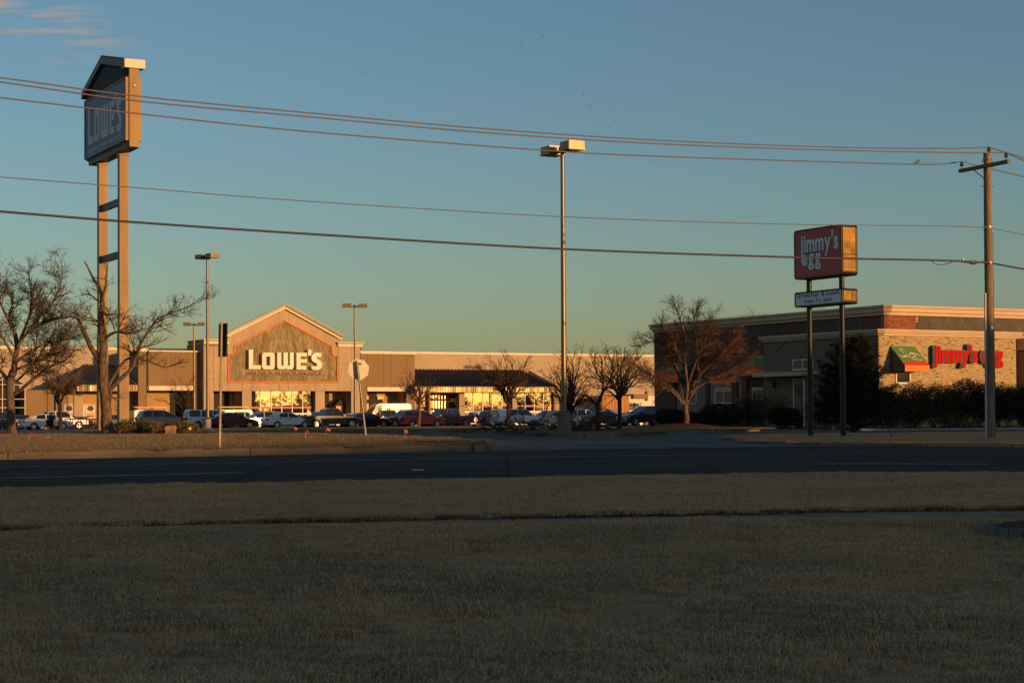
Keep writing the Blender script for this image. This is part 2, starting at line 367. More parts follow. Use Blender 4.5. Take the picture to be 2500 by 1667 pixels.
# ------------------------------------------------------------------ bare trees
def wander(rng, p, d, L, n, wig, up):
    pts = [V(p)]; d = V(d).normalized()
    for i in range(n):
        d = (d + V((rng.gauss(0, wig), rng.gauss(0, wig), rng.gauss(0, wig) + up))).normalized()
        pts.append(pts[-1] + d * (L / n))
    return pts
def sprout(rng, mb, pts, r0, r1, level, P):
    # children along a limb
    seg = [(pts[i + 1] - pts[i]).length for i in range(len(pts) - 1)]; tot = sum(seg)
    n = int(tot * P['dens'][level] * rng.uniform(0.85, 1.15) + 0.5)
    for _ in range(n):
        t = rng.uniform(P['from'][level], 1.0); s = t * tot; i = 0
        while i < len(seg) - 1 and s > seg[i]: s -= seg[i]; i += 1
        p = pts[i].lerp(pts[i + 1], min(1, s / max(seg[i], 1e-6))); d = (pts[i + 1] - pts[i]).normalized()
        ax = d.cross(V((rng.gauss(0, 1), rng.gauss(0, 1), rng.gauss(0, 1))))
        if ax.length < 0.05: continue
        ax.normalize(); ang = R(rng.uniform(*P['ang'])); c = (Matrix.Rotation(ang, 3, ax) @ d)
        if rng.random() < P.get('upbias', 0.6) and c.z < 0: c.z *= -0.5
        L = P['len'][level] * rng.uniform(0.55, 1.2) * (1.15 - 0.55 * t)
        ra = max(P['rmin'], min((r0 + (r1 - r0) * t) * 0.62, P['rc'][level])); rb = max(P['rmin'] * 0.75, ra * 0.35)
        k = max(2, min(6, int(L / P['seg'])))
        q = wander(rng, p, c, L, k, P['wig'], P['up'])
        mb.tube(q, [ra + (rb - ra) * j / k for j in range(k + 1)], 4 if ra > 0.03 else 3, cap=False)
        if level + 1 < len(P['dens']): sprout(rng, mb, q, ra, rb, level + 1, P)
def smooth_path(pts, rad, k=3):
    out, ro = [], []
    n = len(pts)
    for i in range(n - 1):
        p0, p1, p2, p3 = pts[max(i - 1, 0)], pts[i], pts[i + 1], pts[min(i + 2, n - 1)]
        for j in range(k):
            t = j / k
            out.append(0.5 * (2 * p1 + (p2 - p0) * t + (2 * p0 - 5 * p1 + 4 * p2 - p3) * t * t + (3 * p1 - p0 - 3 * p2 + p3) * t**3))
            ro.append(rad[i] + (rad[i + 1] - rad[i]) * t)
    out.append(pts[-1]); ro.append(rad[-1]); return out, ro
def drawn_tree(name, label, d, base_z, limbs, P, seed, bark='bark', twig='twig', group='bare trees around the car park', taper_base=1.5, depth=0.5):
    """limbs: (list of (px, py, width in px)), depth drift in metres per step, twigs?)"""
    rng = random.Random(seed); s = FPX / d
    p0 = limbs[0][0][0]; base = G(p0[0], d, base_z)
    root = thing(name, base, label, 'tree', group)
    tr, cr = MB(), MB()
    for li, (pl, drift, tw) in enumerate(limbs):
        pts, rad = [], []
        for i, (px, py, wd) in enumerate(pl):
            dd = d + drift * i + (rng.uniform(-0.05, 0.05) if li else 0)
            pts.append(W(px, py, dd)); rad.append(max(wd / s / 2, 0.012))
        if li == 0:
            pts[0] = V((base.x, base.y, base.z - 0.12)); pts.insert(1, base.lerp(pts[1], 0.12)); rad.insert(1, rad[0] * 0.98); rad[0] *= taper_base
        sp, sr = smooth_path(pts, rad)
        jit = [p + V((rng.gauss(0, .25), rng.gauss(0, .25), 0)) * r * 0.35 for p, r in zip(sp, sr)]
        tr.tube(jit, sr, 10 if sr[0] > 0.12 else 7)
        if tw is not False: sprout(rng, cr, sp, sr[0], sr[-1], 0 if tw is True else tw, P)
    tr.build('trunk', M[bark], root, smooth=9)
    cr.build('crown', M[twig], root, recalc=False)
    return root
def vase_tree(name, label, px, d, base_z, fork_py, top_py, x0, x1, nl, P, seed, bark='bark_dark', twig='twig', trunk_w=9, group='bare trees around the car park', low=0.25):
    rng = random.Random(seed); s = FPX / d
    base = G(px, d, base_z); root = thing(name, base, label, 'tree', group)
    tr, cr = MB(), MB()
    fork = W(px + rng.uniform(-2, 2), fork_py, d); r = trunk_w / s / 2
    tr.tube([base - V((0, 0, .1)), base + V((0, 0, .12)), base.lerp(fork, .5) + V((.03, 0, 0)), fork, fork + V((0, 0, .12))], [r * 1.7, r * 1.1, r * 0.92, r, r * .6], 9)
    top = W(px, top_py, d); Ht = top.z - fork.z; L0, R0 = (x0 - px) / s, (x1 - px) / s; rx = (R0 - L0) / 2; cx = (R0 + L0) / 2
    for i in range(nl):
        a = 2 * math.pi * (i + rng.uniform(-.25, .25)) / nl; k = rng.uniform(0.35, 1.0) if i % 2 else rng.uniform(0.75, 1.0)
        ex = cx * k + math.cos(a) * rx * k; ey = math.sin(a) * rx * k
        ez = Ht * (rng.uniform(low + 0.45, 1.0) - 0.42 * k * k * (1 - low))
        e = fork + V((ex, ey, ez)); st = fork - V((0, 0, rng.uniform(0, .3) * min(1, (fork.z - base.z) * .3)))
        m1 = st.lerp(e, .33) + V((-ex * .05, -ey * .05, .04 * Ht)); m2 = st.lerp(e, .68) + V((0, 0, .03 * Ht))
        sp, sr = smooth_path([st, m1, m2, e], [r * .6, r * .42, r * .26, max(.01, r * .1)])
        sp = [p + V((rng.gauss(0, 1), rng.gauss(0, 1), rng.gauss(0, 1))) * .05 for p in sp]; sp[0] = st
        tr.tube(sp, sr, 6)
        sprout(rng, cr, sp, sr[0], sr[-1], 0, P)
    tr.build('trunk', M[bark], root, smooth=9); cr.build('crown', M[twig], root, recalc=False)
    return root
# ------------------------------------------------------------------ leafy plants
def leaf_mass(rng, mb, c, rx, ry, rz, n, size, shell=0.55, flat=0.0):
    for _ in range(n):
        while True:
            q = V((rng.uniform(-1, 1), rng.uniform(-1, 1), rng.uniform(-1, 1)))
            if 0.05 < q.length <= 1: break
        q = q.normalized() * (shell + (1 - shell) * rng.random() ** 0.6)
        lump = 1 + 0.22 * noise.noise(q * 2.3 + V((c.x, c.y, c.z))) + 0.12 * noise.noise(q * 6 + V((c.z, c.x, 1)))
        p = c + V((q.x * rx, q.y * ry, q.z * rz)) * lump
        a = V((rng.gauss(0, 1), rng.gauss(0, 1), rng.gauss(0, 1))).normalized() * size * rng.uniform(.6, 1.3)
        b = a.cross(V((rng.gauss(0, 1), rng.gauss(0, 1), rng.gauss(0, 1)))).normalized() * size * rng.uniform(.3, .55)
        mb.face([p - a, p + b * .9, p + a, p - b * .9])
def shrub(label, base, rx, ry, h, n, seed, m='leaf_dark', size=0.06, stems=True, group='dark shrubs by the restaurant', name='shrub', lumps=5):
    rng = random.Random(seed); root = thing(name, base, label, 'shrub', group)
    mb = MB()
    for i in range(lumps):
        o = V((rng.uniform(-.5, .5) * rx, rng.uniform(-.4, .4) * ry, h * rng.uniform(.36, .62)))
        if i == 0: o = V((0, 0, h * .5))
        leaf_mass(rng, mb, base + o, rx * rng.uniform(.6, .8) if i else rx * .9, ry * .75, h * rng.uniform(.34, .46), n // lumps, size)
    mb.build('foliage', M[m], root, recalc=False)
    if stems:
        sm = MB()
        for i in range(9):
            a = rng.uniform(0, 6.28)
            sm.tube(wander(rng, base + V((math.cos(a) * rx * .15, math.sin(a) * ry * .15, -.05)), (math.cos(a) * .7, math.sin(a) * .7, 1), h * .75, 4, .12, .05), [.02, .017, .014, .011, .007], 4)
        sm.build('stem', M['bark_dark'], root)
    return root

# ------------------------------------------------------------------ lamp posts
def lamp_post(label, base, height, yaw, base_h=0.86, base_r=0.3, head=(0.86, 0.66, 0.36), spread=0.62, pole_r=0.105, tint='pole_bronze', foot='concrete'):
    root = thing('lamp_post', base, label, 'lamp post', 'tall twin-headed lamp posts of the car park')
    b = MB(); b.tube([base - V((0, 0, .2)), base + V((0, 0, base_h - .04)), base + V((0, 0, base_h))], [base_r, base_r, base_r - .04], 20); b.build('concrete_base', M[foot], root, smooth=.6)
    p = MB(); t = base + V((0, 0, height)); p.tube([base + V((0, 0, base_h)), t], [pole_r, pole_r * .72], 20); p.build('pole', M[tint], root, smooth=.6)
    q = MB(); z = base + V((0, 0, base_h + .02)); q.box(z, .42, .42, .05); q.build('base_plate', M['steel_dark'], root)
    hh_ = MB(); k_ = V((-.5, -.86, 0)); hh_.obox(base + V((0, 0, base_h + .55)) + k_ * (pole_r * .98), k_.cross(UP) * .05, k_ * .012, UP * .11); hh_.build('access_plate', M['steel_dark'], root)
    for i in range(4):
        bt_ = MB(); q_ = base + V((.16 * (1 if i % 2 else -1), .16 * (1 if i < 2 else -1), base_h)); bt_.tube([q_, q_ + V((0, 0, .1))], .018, 6); bt_.build('anchor_bolt', M['galv'], root)
    c, s = math.cos(yaw), math.sin(yaw); ax, ay = V((c, s, 0)), V((-s, c, 0))
    arm = MB(); arm.obox(t + V((0, 0, -.1)), ax * (spread * .55), ay * .05, UP * .06); arm.obox(t + V((0, 0, -.06)), ax * .11, ay * .11, UP * .13); arm.build('arm', M['steel_dark'], root)
    hl, hw, hh = head
    for sg in (-1, 1):
        ctr = t + ax * sg * (spread * .5 + hl / 2) + UP * .02
        h = MB(); h.obox(ctr, ax * hl / 2, ay * hw / 2, UP * hh * .36)
        h.obox(ctr - UP * hh * .43, ax * (hl / 2 + .012), ay * (hw / 2 + .012), UP * hh * .07)
        h.obox(ctr + UP * hh * .385, ax * hl * .4, ay * hw * .4, UP * hh * .03)
        ho = h.build('lamp_head', M['lamp_head'], root)
        l = MB(); l.obox(ctr - UP * hh * .51, ax * hl * .42, ay * hw * .42, UP * .012); l.build('lens', M['lens'], ho)
    return root

# ------------------------------------------------------------------ lettering made of glyph outlines
def glyph_mesh(ch, bold=0.0, extrude=0.0, res=4):
    cu = bpy.data.curves.new('glyph', 'FONT'); cu.body = ch; cu.offset = bold; cu.extrude = extrude; cu.resolution_u = res; cu.size = 1.0
    ob = bpy.data.objects.new('glyph', cu); C.objects.link(ob)
    dg = bpy.context.evaluated_depsgraph_get(); dg.update()
    me = bpy.data.meshes.new_from_object(ob.evaluated_get(dg))
    vs = [v.co.copy() for v in me.vertices]; fs = [tuple(p.vertices) for p in me.polygons]
    bpy.data.objects.remove(ob); bpy.data.curves.remove(cu); bpy.data.meshes.remove(me)
    return vs, fs
def put_glyph(mb, vs, fs, org, ex, ey, ez, depth=1.0):
    mb.add([org + ex * v.x + ey * v.y + ez * (v.z * depth) for v in vs], fs)
def flat_text(mb, body, org, ex, ey, bold=0.0, squeeze=1.0, width=None):
    vs, fs = glyph_mesh(body, bold)
    x0, x1 = min(v.x for v in vs), max(v.x for v in vs)
    k = (width / (x1 - x0) / ex.length) if width else squeeze
    mb.add([org + ex * ((v.x - x0) * k) + ey * v.y for v in vs], fs)

# ------------------------------------------------------------------ cars (x forward, z up, built at the origin)
CARS = {
 'sedan': dict(L=4.75, W=1.82, low=[(-2.37, .50), (-2.35, .80), (-2.24, .98), (-1.5, 1.03), (.9, .985), (1.85, .84), (2.22, .70), (2.36, .52), (2.35, .27)], gh=[(-1.85, 1.0), (-1.12, 1.37), (-.45, 1.46), (.2, 1.43), (1.15, .96)], wb=(-1.38, 1.40), wr=.33, cuts=(-1.15, -.22, .75)),
 'suv': dict(L=4.7, W=1.88, low=[(-2.3, .5), (-2.34, .95), (-2.25, 1.09), (1.0, 1.08), (1.95, .99), (2.25, .86), (2.35, .6), (2.32, .34)], gh=[(-2.27, 1.05), (-1.98, 1.62), (-1.5, 1.72), (.05, 1.70), (1.12, 1.05)], wb=(-1.38, 1.42), wr=.37, cuts=(-2.1, -1.2, -.2, .85)),
 'minivan': dict(L=5.1, W=1.98, low=[(-2.5, .45), (-2.54, .95), (-2.45, 1.08), (1.45, 1.04), (2.1, .9), (2.45, .7), (2.54, .5), (2.5, .28)], gh=[(-2.47, 1.05), (-2.25, 1.65), (-1.9, 1.75), (.35, 1.72), (1.75, 1.0)], wb=(-1.5, 1.5), wr=.35, cuts=(-2.3, -1.1, .0, 1.2)),
 'hatch': dict(L=4.48, W=1.76, low=[(-2.2, .45), (-2.24, .9), (-2.15, 1.05), (.9, 1.04), (1.6, .97), (2.05, .83), (2.24, .6), (2.22, .28)], gh=[(-2.17, 1.02), (-1.95, 1.52), (-1.5, 1.60), (.1, 1.55), (1.0, 1.02)], wb=(-1.33, 1.3), wr=.33, cuts=(-2.0, -1.15, -.2, .75)),
 'pickup': dict(L=5.8, W=1.98, low=[(-2.88, .62), (-2.9, 1.16), (-.8, 1.17), (1.1, 1.16), (2.5, 1.06), (2.82, .93), (2.9, .6), (2.86, .45)], gh=[(-.86, 1.14), (-.70, 1.74), (-.2, 1.86), (.55, 1.83), (1.35, 1.13)], wb=(-1.85, 1.85), wr=.40, cuts=(-.72, -.1, .98), bed=(-2.8, -.98)),
 'longcab': dict(L=5.9, W=1.98, low=[(-2.95, .62), (-2.97, 1.16), (-.6, 1.17), (1.2, 1.16), (2.5, 1.06), (2.87, .93), (2.95, .6), (2.91, .45)], gh=[(-1.35, 1.14), (-1.22, 1.76), (-.6, 1.87), (.6, 1.84), (1.42, 1.13)], wb=(-1.95, 1.9), wr=.40, cuts=(-1.25, -.45, .1, 1.02), bed=(-2.87, -1.42)),
 'capped': dict(L=5.75, W=1.95, low=[(-2.86, .55), (-2.88, 1.10), (-.8, 1.12), (1.1, 1.11), (2.4, 1.02), (2.78, .88), (2.87, .6), (2.83, .40)], gh=[(-2.82, 1.1), (-2.74, 1.68), (-2.4, 1.78), (.4, 1.76), (1.25, 1.09)], wb=(-1.8, 1.8), wr=.38, cuts=(-1.55, -.66, -.14, .92)),
 'van': dict(L=5.7, W=2.02, low=[(-2.8, .5), (-2.83, 1.1), (1.7, 1.12), (2.45, 1.0), (2.8, .75), (2.83, .42)], gh=[(-2.8, 1.1), (-2.78, 2.0), (-2.5, 2.12), (.8, 2.10), (1.95, 1.1)], wb=(-1.75, 1.85), wr=.37, cuts=(.45, 1.55)),
 'tallvan': dict(L=6.0, W=2.05, low=[(-2.95, .5), (-2.98, 1.2), (2.0, 1.2), (2.6, 1.05), (2.95, .8), (2.98, .42)], gh=[(-2.95, 1.2), (-2.93, 2.55), (-2.6, 2.72), (1.1, 2.72), (1.5, 2.5), (2.25, 1.18)], wb=(-1.75, 1.95), wr=.36, cuts=(.75, 1.85)),
}
def clip_x(poly, x0, x1):
    def cl(p, sgn, lim):
        out = []
        for i in range(len(p)):
            a, b = p[i - 1], p[i]; ia, ib = sgn * (a[0] - lim) >= 0, sgn * (b[0] - lim) >= 0
            if ia != ib:
                t = (lim - a[0]) / (b[0] - a[0]); out.append((lim, a[1] + (b[1] - a[1]) * t))
            if ib: out.append(b)
        return out
    return cl(cl(poly, 1, x0), -1, x1)
def paint(name, c, metal=0.0, rough=0.28):
    k = 'paint_' + name
    if k not in M: M[k] = mat(name + '_car_paint', c, rough, metal=metal, coat=0.6)
    return M[k]
CACHE = {}
def car_parts(kind):
    if kind in CACHE: return CACHE[kind]
    K = CARS[kind]; hw = K['W'] / 2; low = K['low']; gh = K['gh']; wr = K['wr']; zb = 0.26 if wr < .38 else .36
    # outline with wheel arches
    poly = list(low)
    x = low[-1][0]; ar = wr * 1.17
    for wx in reversed(K['wb']):
        for a in range(0, 181, 20):
            q = (wx + ar * math.cos(R(a)), wr + ar * math.sin(R(a)) * .98)
            if q[1] >= zb - .02: poly.append(q)
    poly.append((low[0][0] + .04, zb + .1))
    cx = sum(p[0] for p in poly) / len(poly)
    mb = MB(); n = len(poly)
    def ring(y, ins):
        out = []
        for (px, pz) in poly:
            k = abs(px) / (K['L'] / 2)
            yy = y * (1 - .10 * max(0, k - .72) / .28) * (1 - .05 * max(0, .55 - pz) / .3)
            out.append(V((px * (1 - ins * .016), yy, pz - (ins * .035 if pz > .8 else 0))))
        return out
    R_ = [ring(-hw, 1), ring(-hw + .05, .35), ring(-hw + .14, 0), ring(hw - .14, 0), ring(hw - .05, .35), ring(hw, 1)]
    for r in R_: mb.v += r
    for k in range(5):
        for i in range(n): mb.f.append((k * n + i, k * n + (i + 1) % n, (k + 1) * n + (i + 1) % n, (k + 1) * n + i))
    mb.f.append(tuple(range(n))); mb.f.append(tuple(5 * n + i for i in range(n)))
    z0 = gh[0][1]; z1 = max(p[1] for p in gh); yb, yt = hw * .955, hw * .76
    if kind in ('van', 'tallvan'): yt = hw * .88
    def gy(z): return yb + (yt - yb) * (z - z0) / (z1 - z0)
    m = len(gh); b0 = len(mb.v)
    def gring(s, rise, k): return [V((px, s * gy(pz) * k, pz + rise * (1 if pz > z0 + .2 else 0))) for px, pz in gh]
    rr = [gring(-1, 0, 1), gring(-1, .035, .88), gring(1, .035, .88), gring(1, 0, 1)]
    for r in rr: mb.v += r
    for k in range(3):
        for i in range(m): mb.f.append((b0 + k * m + i, b0 + k * m + (i + 1) % m, b0 + (k + 1) * m + (i + 1) % m, b0 + (k + 1) * m + i))
    mb.f.append(tuple(b0 + i for i in range(m))); mb.f.append(tuple(b0 + 3 * m + i for i in range(m)))
    P = [('body', mb, 'PAINT', .5)]
    cuts = list(K['cuts'])
    for s in (-1, 1):
        for i in range(len(cuts) - 1):
            q = clip_x([(x, z) for x, z in gh], cuts[i] + .04, cuts[i + 1] - .04)
            if len(q) < 3: continue
            qx = sum(p[0] for p in q) / len(q); qz = sum(p[1] for p in q) / len(q)
            q = [(p[0] + (qx - p[0]) * .04, p[1] + (qz - p[1]) * .17 + .012) for p in q]
            g = MB(); g.prism([V((x, s * (gy(z) + .004), z)) for x, z in q], (0, s * .012, 0)); P.append(('side_window', g, 'car_glass', None))
        wm = MB(); wm.box((cuts[-1] + .02, s * (hw + .09), z0 + .06), .16, .2, .13); P.append(('mirror', wm, 'PAINT', None))
        for i in range(1, len(cuts) - 0):
            if kind in ('van', 'tallvan') and i < len(cuts) - 1: continue
            hd = MB(); hd.box((cuts[i - 1] + .12, s * (hw + .006), z0 - .13), .17, .03, .035); P.append(('door_handle', hd, 'trim_black', None))
        sk = MB(); sk.box((0, s * (hw - .01), zb + .05), (K['wb'][1] - K['wb'][0]) - 2 * ar, .05, .09); P.append(('sill_trim', sk, 'trim_black', None))
        fx = low[-3][0]; hl = MB(); hz = low[-3][1] - .04
        hl.prism([V((fx - .28, s * (hw * .93 - .0), hz + .06)), V((fx + .02, s * hw * .80, hz + .03)), V((fx + .07, s * hw * .62, hz - .1)), V((fx + .07, s * hw * .86, hz - .1)), V((fx - .2, s * hw * .945, hz - .06))], (.03, s * .012, .02)); P.append(('headlight', hl, 'head', None))
        tl = MB(); tx, tz = low[1]; tl.obox((tx + .05, s * hw * .80, tz + .03), (.08, 0, 0), (0, hw * .13, 0), (0, 0, .12)); P.append(('taillight', tl, 'tail', None))
    (ax, az), (bx, bz) = gh[-1], gh[-2]
    ws = MB(); f = lambda t: (ax + (bx - ax) * t, az + (bz - az) * t); nx, nz = (az - bz), -(ax - bx); nl = math.hypot(nx, nz); nx, nz = -nx / nl * .014, -nz / nl * .014
    if nx < 0: nx, nz = -nx, -nz
    (x1, z1_), (x2, z2) = f(.1), f(.93)
    ws.prism([V((x1 + nx, -gy(z1_) * .9, z1_ + nz)), V((x1 + nx, gy(z1_) * .9, z1_ + nz)), V((x2 + nx, gy(z2) * .88, z2 + nz)), V((x2 + nx, -gy(z2) * .88, z2 + nz))], (nx, 0, nz)); P.append(('windshield', ws, 'car_glass', None))
    if kind not in ('van', 'tallvan'):
        (ax, az), (bx, bz) = gh[0], gh[1]; (x1, z1_), (x2, z2) = f(.15), f(.92)
        rw = MB(); rw.prism([V((x1 - .012, -gy(z1_) * .88, z1_ + .01)), V((x1 - .012, gy(z1_) * .88, z1_ + .01)), V((x2 - .012, gy(z2) * .86, z2 + .01)), V((x2 - .012, -gy(z2) * .86, z2 + .01))], (-.012, 0, .012)); P.append(('rear_window', rw, 'car_glass', None))
    bp = MB(); x, z = low[-1]; bp.box((x - .02, 0, z + .04), .16, K['W'] * .84, .15); P.append(('front_bumper', bp, 'trim_black', None))
    gr = MB(); gr.box((low[-2][0] + .0, 0, low[-2][1] + .03), .06, K['W'] * .5, .15); P.append(('grille', gr, 'trim_black', None))
    rb = MB(); rb.box((low[0][0] + .02, 0, low[0][1] - .06), .16, K['W'] * .88, .16); P.append(('rear_bumper', rb, 'chrome' if kind in ('pickup', 'longcab') else 'PAINT', None))
    lp = MB(); lp.box((low[1][0] - .02, 0, low[1][1] - .12), .03, .32, .16); P.append(('licence_plate', lp, 'plate', None))
    if 'bed' in K:
        a, b = K['bed']; bd = MB(); bd.box(((a + b) / 2, 0, low[1][1] + .006), b - a, K['W'] * .8, .012); P.append(('cargo_bed', bd, 'trim_black', None))
    ty = MB(); ty.tube([V((0, -.11, 0)), V((0, -.09, 0)), V((0, .09, 0)), V((0, .11, 0))], [wr * .93, wr, wr, wr * .93], 20)
    rm = MB(); rm.tube([V((0, .095, 0)), V((0, .116, 0))], [wr * .66, wr * .64], 20); rm.tube([V((0, .117, 0)), V((0, .125, 0))], [wr * .17, wr * .15], 10)
    sp = MB()
    for k in range(5):
        a = 2 * math.pi * (k + .5) / 5; c = V((math.cos(a), 0, math.sin(a))); t = V((-math.sin(a), 0, math.cos(a)))
        sp.prism([c * wr * .22 - t * .025 + V((0, .1175, 0)), c * wr * .60 - t * wr * .15 + V((0, .1175, 0)), c * wr * .60 + t * wr * .15 + V((0, .1175, 0)), c * wr * .22 + t * .025 + V((0, .1175, 0))], (0, .004, 0))
    CACHE[kind] = (P, ty, rm, sp, K, {})
    return CACHE[kind]
def make_car(kind, pt, label, loc, yaw, name='parked_car', cat='car', scale=1.0, group='vehicles parked in front of the store', skip=()):
    P, ty, rm, sp, K, ms = car_parts(kind)
    root = thing(name, V((0, 0, 0)), label, cat, group)
    for i, (nm, mb, mt, sm) in enumerate(P):
        if i in ms: o = bpy.data.objects.new(nm, ms[i]); C.objects.link(o); o.parent = root
        else: o = mb.build(nm, M['trim_black'], root, smooth=sm); ms[i] = o.data
        mm = pt if mt == 'PAINT' else M[mt]
        o.material_slots[0].link = 'OBJECT'; o.material_slots[0].material = mm
    hw = K['W'] / 2
    for wx in K['wb']:
        for s in (-1, 1):
            if 'w' not in ms:
                wo = ty.build('wheel', M['tyre'], root, smooth=.6); ms['w'] = wo.data
                r0 = rm.build('rim', M['rim'], wo, smooth=.6); ms['r'] = r0.data
                s0 = sp.build('spoke_gap', M['trim_black'], wo); ms['s'] = s0.data
            else:
                wo = bpy.data.objects.new('wheel', ms['w']); C.objects.link(wo); wo.parent = root
                for kk, nm in (('r', 'rim'), ('s', 'spoke_gap')):
                    q = bpy.data.objects.new(nm, ms[kk]); C.objects.link(q); q.parent = wo
            wo.location = (wx, s * (hw - .125), K['wr']); wo.rotation_euler = (0, 0, 0 if s > 0 else math.pi)
    root.location = loc; root.rotation_euler = (0, 0, yaw); root.scale = (scale,) * 3
    ROOT[root] = V((0, 0, 0))
    return root
# ------------------------------------------------------------------ the lie of the land (heights are given below the camera)
def interp(tab, x):
    if x <= tab[0][0]: return tab[0][1]
    if x >= tab[-1][0]: return tab[-1][1]
    for i in range(len(tab) - 1):
        x0, y0 = tab[i]; x1, y1 = tab[i + 1]
        if x <= x1:
            t = (x - x0) / (x1 - x0)
            m0 = (y1 - y0) if i == 0 else (y1 - tab[i - 1][1]) / (x1 - tab[i - 1][0]) * (x1 - x0)
            m1 = (y1 - y0) if i + 2 >= len(tab) else (tab[i + 2][1] - y0) / (tab[i + 2][0] - x0) * (x1 - x0)
            return y0 * (2 * t**3 - 3 * t * t + 1) + m0 * (t**3 - 2 * t * t + t) + y1 * (3 * t * t - 2 * t**3) + m1 * (t**3 - t * t)
NEAR = [(-90, -2), (-60, 8), (-25, 19), (-7.3, 24.55), (-3.8, 25.55), (0, 27.2), (3.4, 28.2), (8.3, 28), (14, 26.6), (40, 18), (90, 2)]
FAR = [(-90, 12), (-60, 24), (-25, 38.5), (-12.9, 43.4), (-7.15, 46.2), (-1.8, 49.1), (4, 52.5), (11, 54.4), (15, 51.4), (40, 42), (90, 26)]
WALK = [(-90, -16), (-30, 6), (-4.8, 16.05), (0, 17.4), (5.45, 18.3), (12, 17.6), (40, 8), (90, -8)]
def near(x): return interp(NEAR, x)
def far(x): return interp(FAR, x)
def walk(x): return interp(WALK, x)
def road_z(x, d):
    t = min(1, max(0, (d - near(x)) / (far(x) - near(x))))
    return H(-1.125 + 0.1 * math.sin(math.pi * t) + 0.015 * t)
LOT = [(43, -1.1), (55, -1.05), (75, -0.99), (105, -0.985), (120, -1.0), (150, -1.2), (165, -1.33), (200, -1.55), (260, -1.6), (400, -1.6)]
def lot_z(x, d):
    s = min(1, max(0, (d - far(x)) / 20)); s = s * s * (3 - 2 * s)
    return H(-1.125 * (1 - s) + interp(LOT, d) * s)
def bump(x, y, a=0.012, f=1.3): return a * noise.noise(V((x * f, y * f, 3.1))) + a * 0.6 * noise.noise(V((x * f * 3.1, y * f * 3.1, 9.7)))
def lawn_z(x, d):
    sw = walk(x)
    if d >= sw: z = -1.03 + 0.012 * (d - sw) / 9
    elif d > sw - 1.25: z = -1.1
    else: z = max(-0.985 - 0.045 * min(1, max(0, (x + 2.5) / 5)) - 0.0375 * (sw - 1.25 - d), -1.55)
    return H(z) + bump(x, d)
def drop(px, py, zf):                              # where the sight line of a pixel meets a surface
    d = 40.0
    r = ray(px, py)
    lo, hi = 3.0, 400.0
    for _ in range(60):
        mid = (lo + hi) / 2
        p = CAM + r * (mid / r.y)
        if p.z > zf(p.x, p.y): lo = mid
        else: hi = mid
    p = CAM + r * (lo / r.y)
    return V((p.x, p.y, zf(p.x, p.y)))
def grid(rows):
    mb = MB(); k = len(rows[0])
    for r in rows: mb.v += [V(p) for p in r]
    for i in range(len(rows) - 1):
        for j in range(k - 1): mb.f.append((i * k + j, i * k + j + 1, (i + 1) * k + j + 1, (i + 1) * k + j))
    return mb
def frange(a, b, n): return [a + (b - a) * i / n for i in range(n + 1)]
# base ground out to the horizon
g = MB(); g.face([(-2500, -600, H(-2.1)), (2500, -600, H(-2.1)), (2500, 3500, H(-2.1)), (-2500, 3500, H(-2.1))])
struct(g, 'ground', M['ground'])
XS = frange(-70, -16, 24) + frange(-15.5, 16, 126) + frange(17, 70, 24)
# lawn in front of the walk, and the strip of turf between walk and road
rows = []
for t in frange(0, 1, 60):
    rows.append([(x, (walk(x) - 1.25) * t**0.8 + -45 * (1 - t**0.8), 0) for x in XS])
rows = [[(x, d, lawn_z(x, d - 1e-4)) for x, d, _ in r] for r in rows]
rows.append([(x, d + 0.005, H(-1.16)) for x, d, _ in rows[-1]])
struct(grid(rows), 'lawn', M['soil'], smooth=9)
rows = [[(x, walk(x) + 0.0, H(-1.16)) for x in XS]]
for t in frange(0, 1, 24): rows.append([(x, walk(x) + 0.005 + (near(x) - walk(x)) * t, 0) for x in XS])
rows = [rows[0]] + [[(x, d, lawn_z(x, max(d, walk(x) + 0.01))) for x, d, _ in r] for r in rows[1:]]
struct(grid(rows), 'turf_strip', M['soil'], smooth=9)
# the walk, in slabs
wk = bpy.data.objects.new('sidewalk', None); C.objects.link(wk); wk['kind'] = 'structure'; ROOT[wk] = V((0, 0, 0))
x = -24.0
while x < 24:
    s = MB(); a, b = x + 0.008, x + 1.5 - 0.008
    s.prism([(a, walk(a) - 1.3, H(-1.2)), (b, walk(b) - 1.3, H(-1.2)), (b, walk(b) + 0.03, H(-1.2)), (a, walk(a) + 0.03, H(-1.2))], (0, 0, 0.135 + 0.004 * math.sin(x * 7)))
    s.build('slab', M['walk'], wk); x += 1.5
# road
rows = []
for t in frange(-0.12, 1.02, 26):
    rr = []
    for x in XS:
        d = near(x) + (far(x) - near(x)) * t
        rr.append((x, d, road_z(x, d)))
    rows.append(rr)
struct(grid(rows), 'road', M['road'], smooth=9)
nk = MB()
for i in range(len(XS) - 1):
    a, b = XS[i], XS[i + 1]
    nk.prism([(a, near(a) - 0.13, H(-1.2)), (b, near(b) - 0.13, H(-1.2)), (b, near(b) + 0.03, H(-1.2)), (a, near(a) + 0.03, H(-1.2))], (0, 0, 0.155))
struct(nk, 'near_kerb', M['kerb'])
# asphalt behind the road: entry drive and car park
rows = []
for t in frange(0, 1, 80):
    rows.append([(x * (1 + 2.2 * t), far(x) - 0.35 + (420 - far(x)) * t**2.2, 0) for x in XS])
rows = [[(x, d, lot_z(x, d) if i else H(-1.16)) for x, d, _ in r] for i, r in enumerate(rows)]
struct(grid(rows), 'car_park', M['asphalt'], smooth=9)
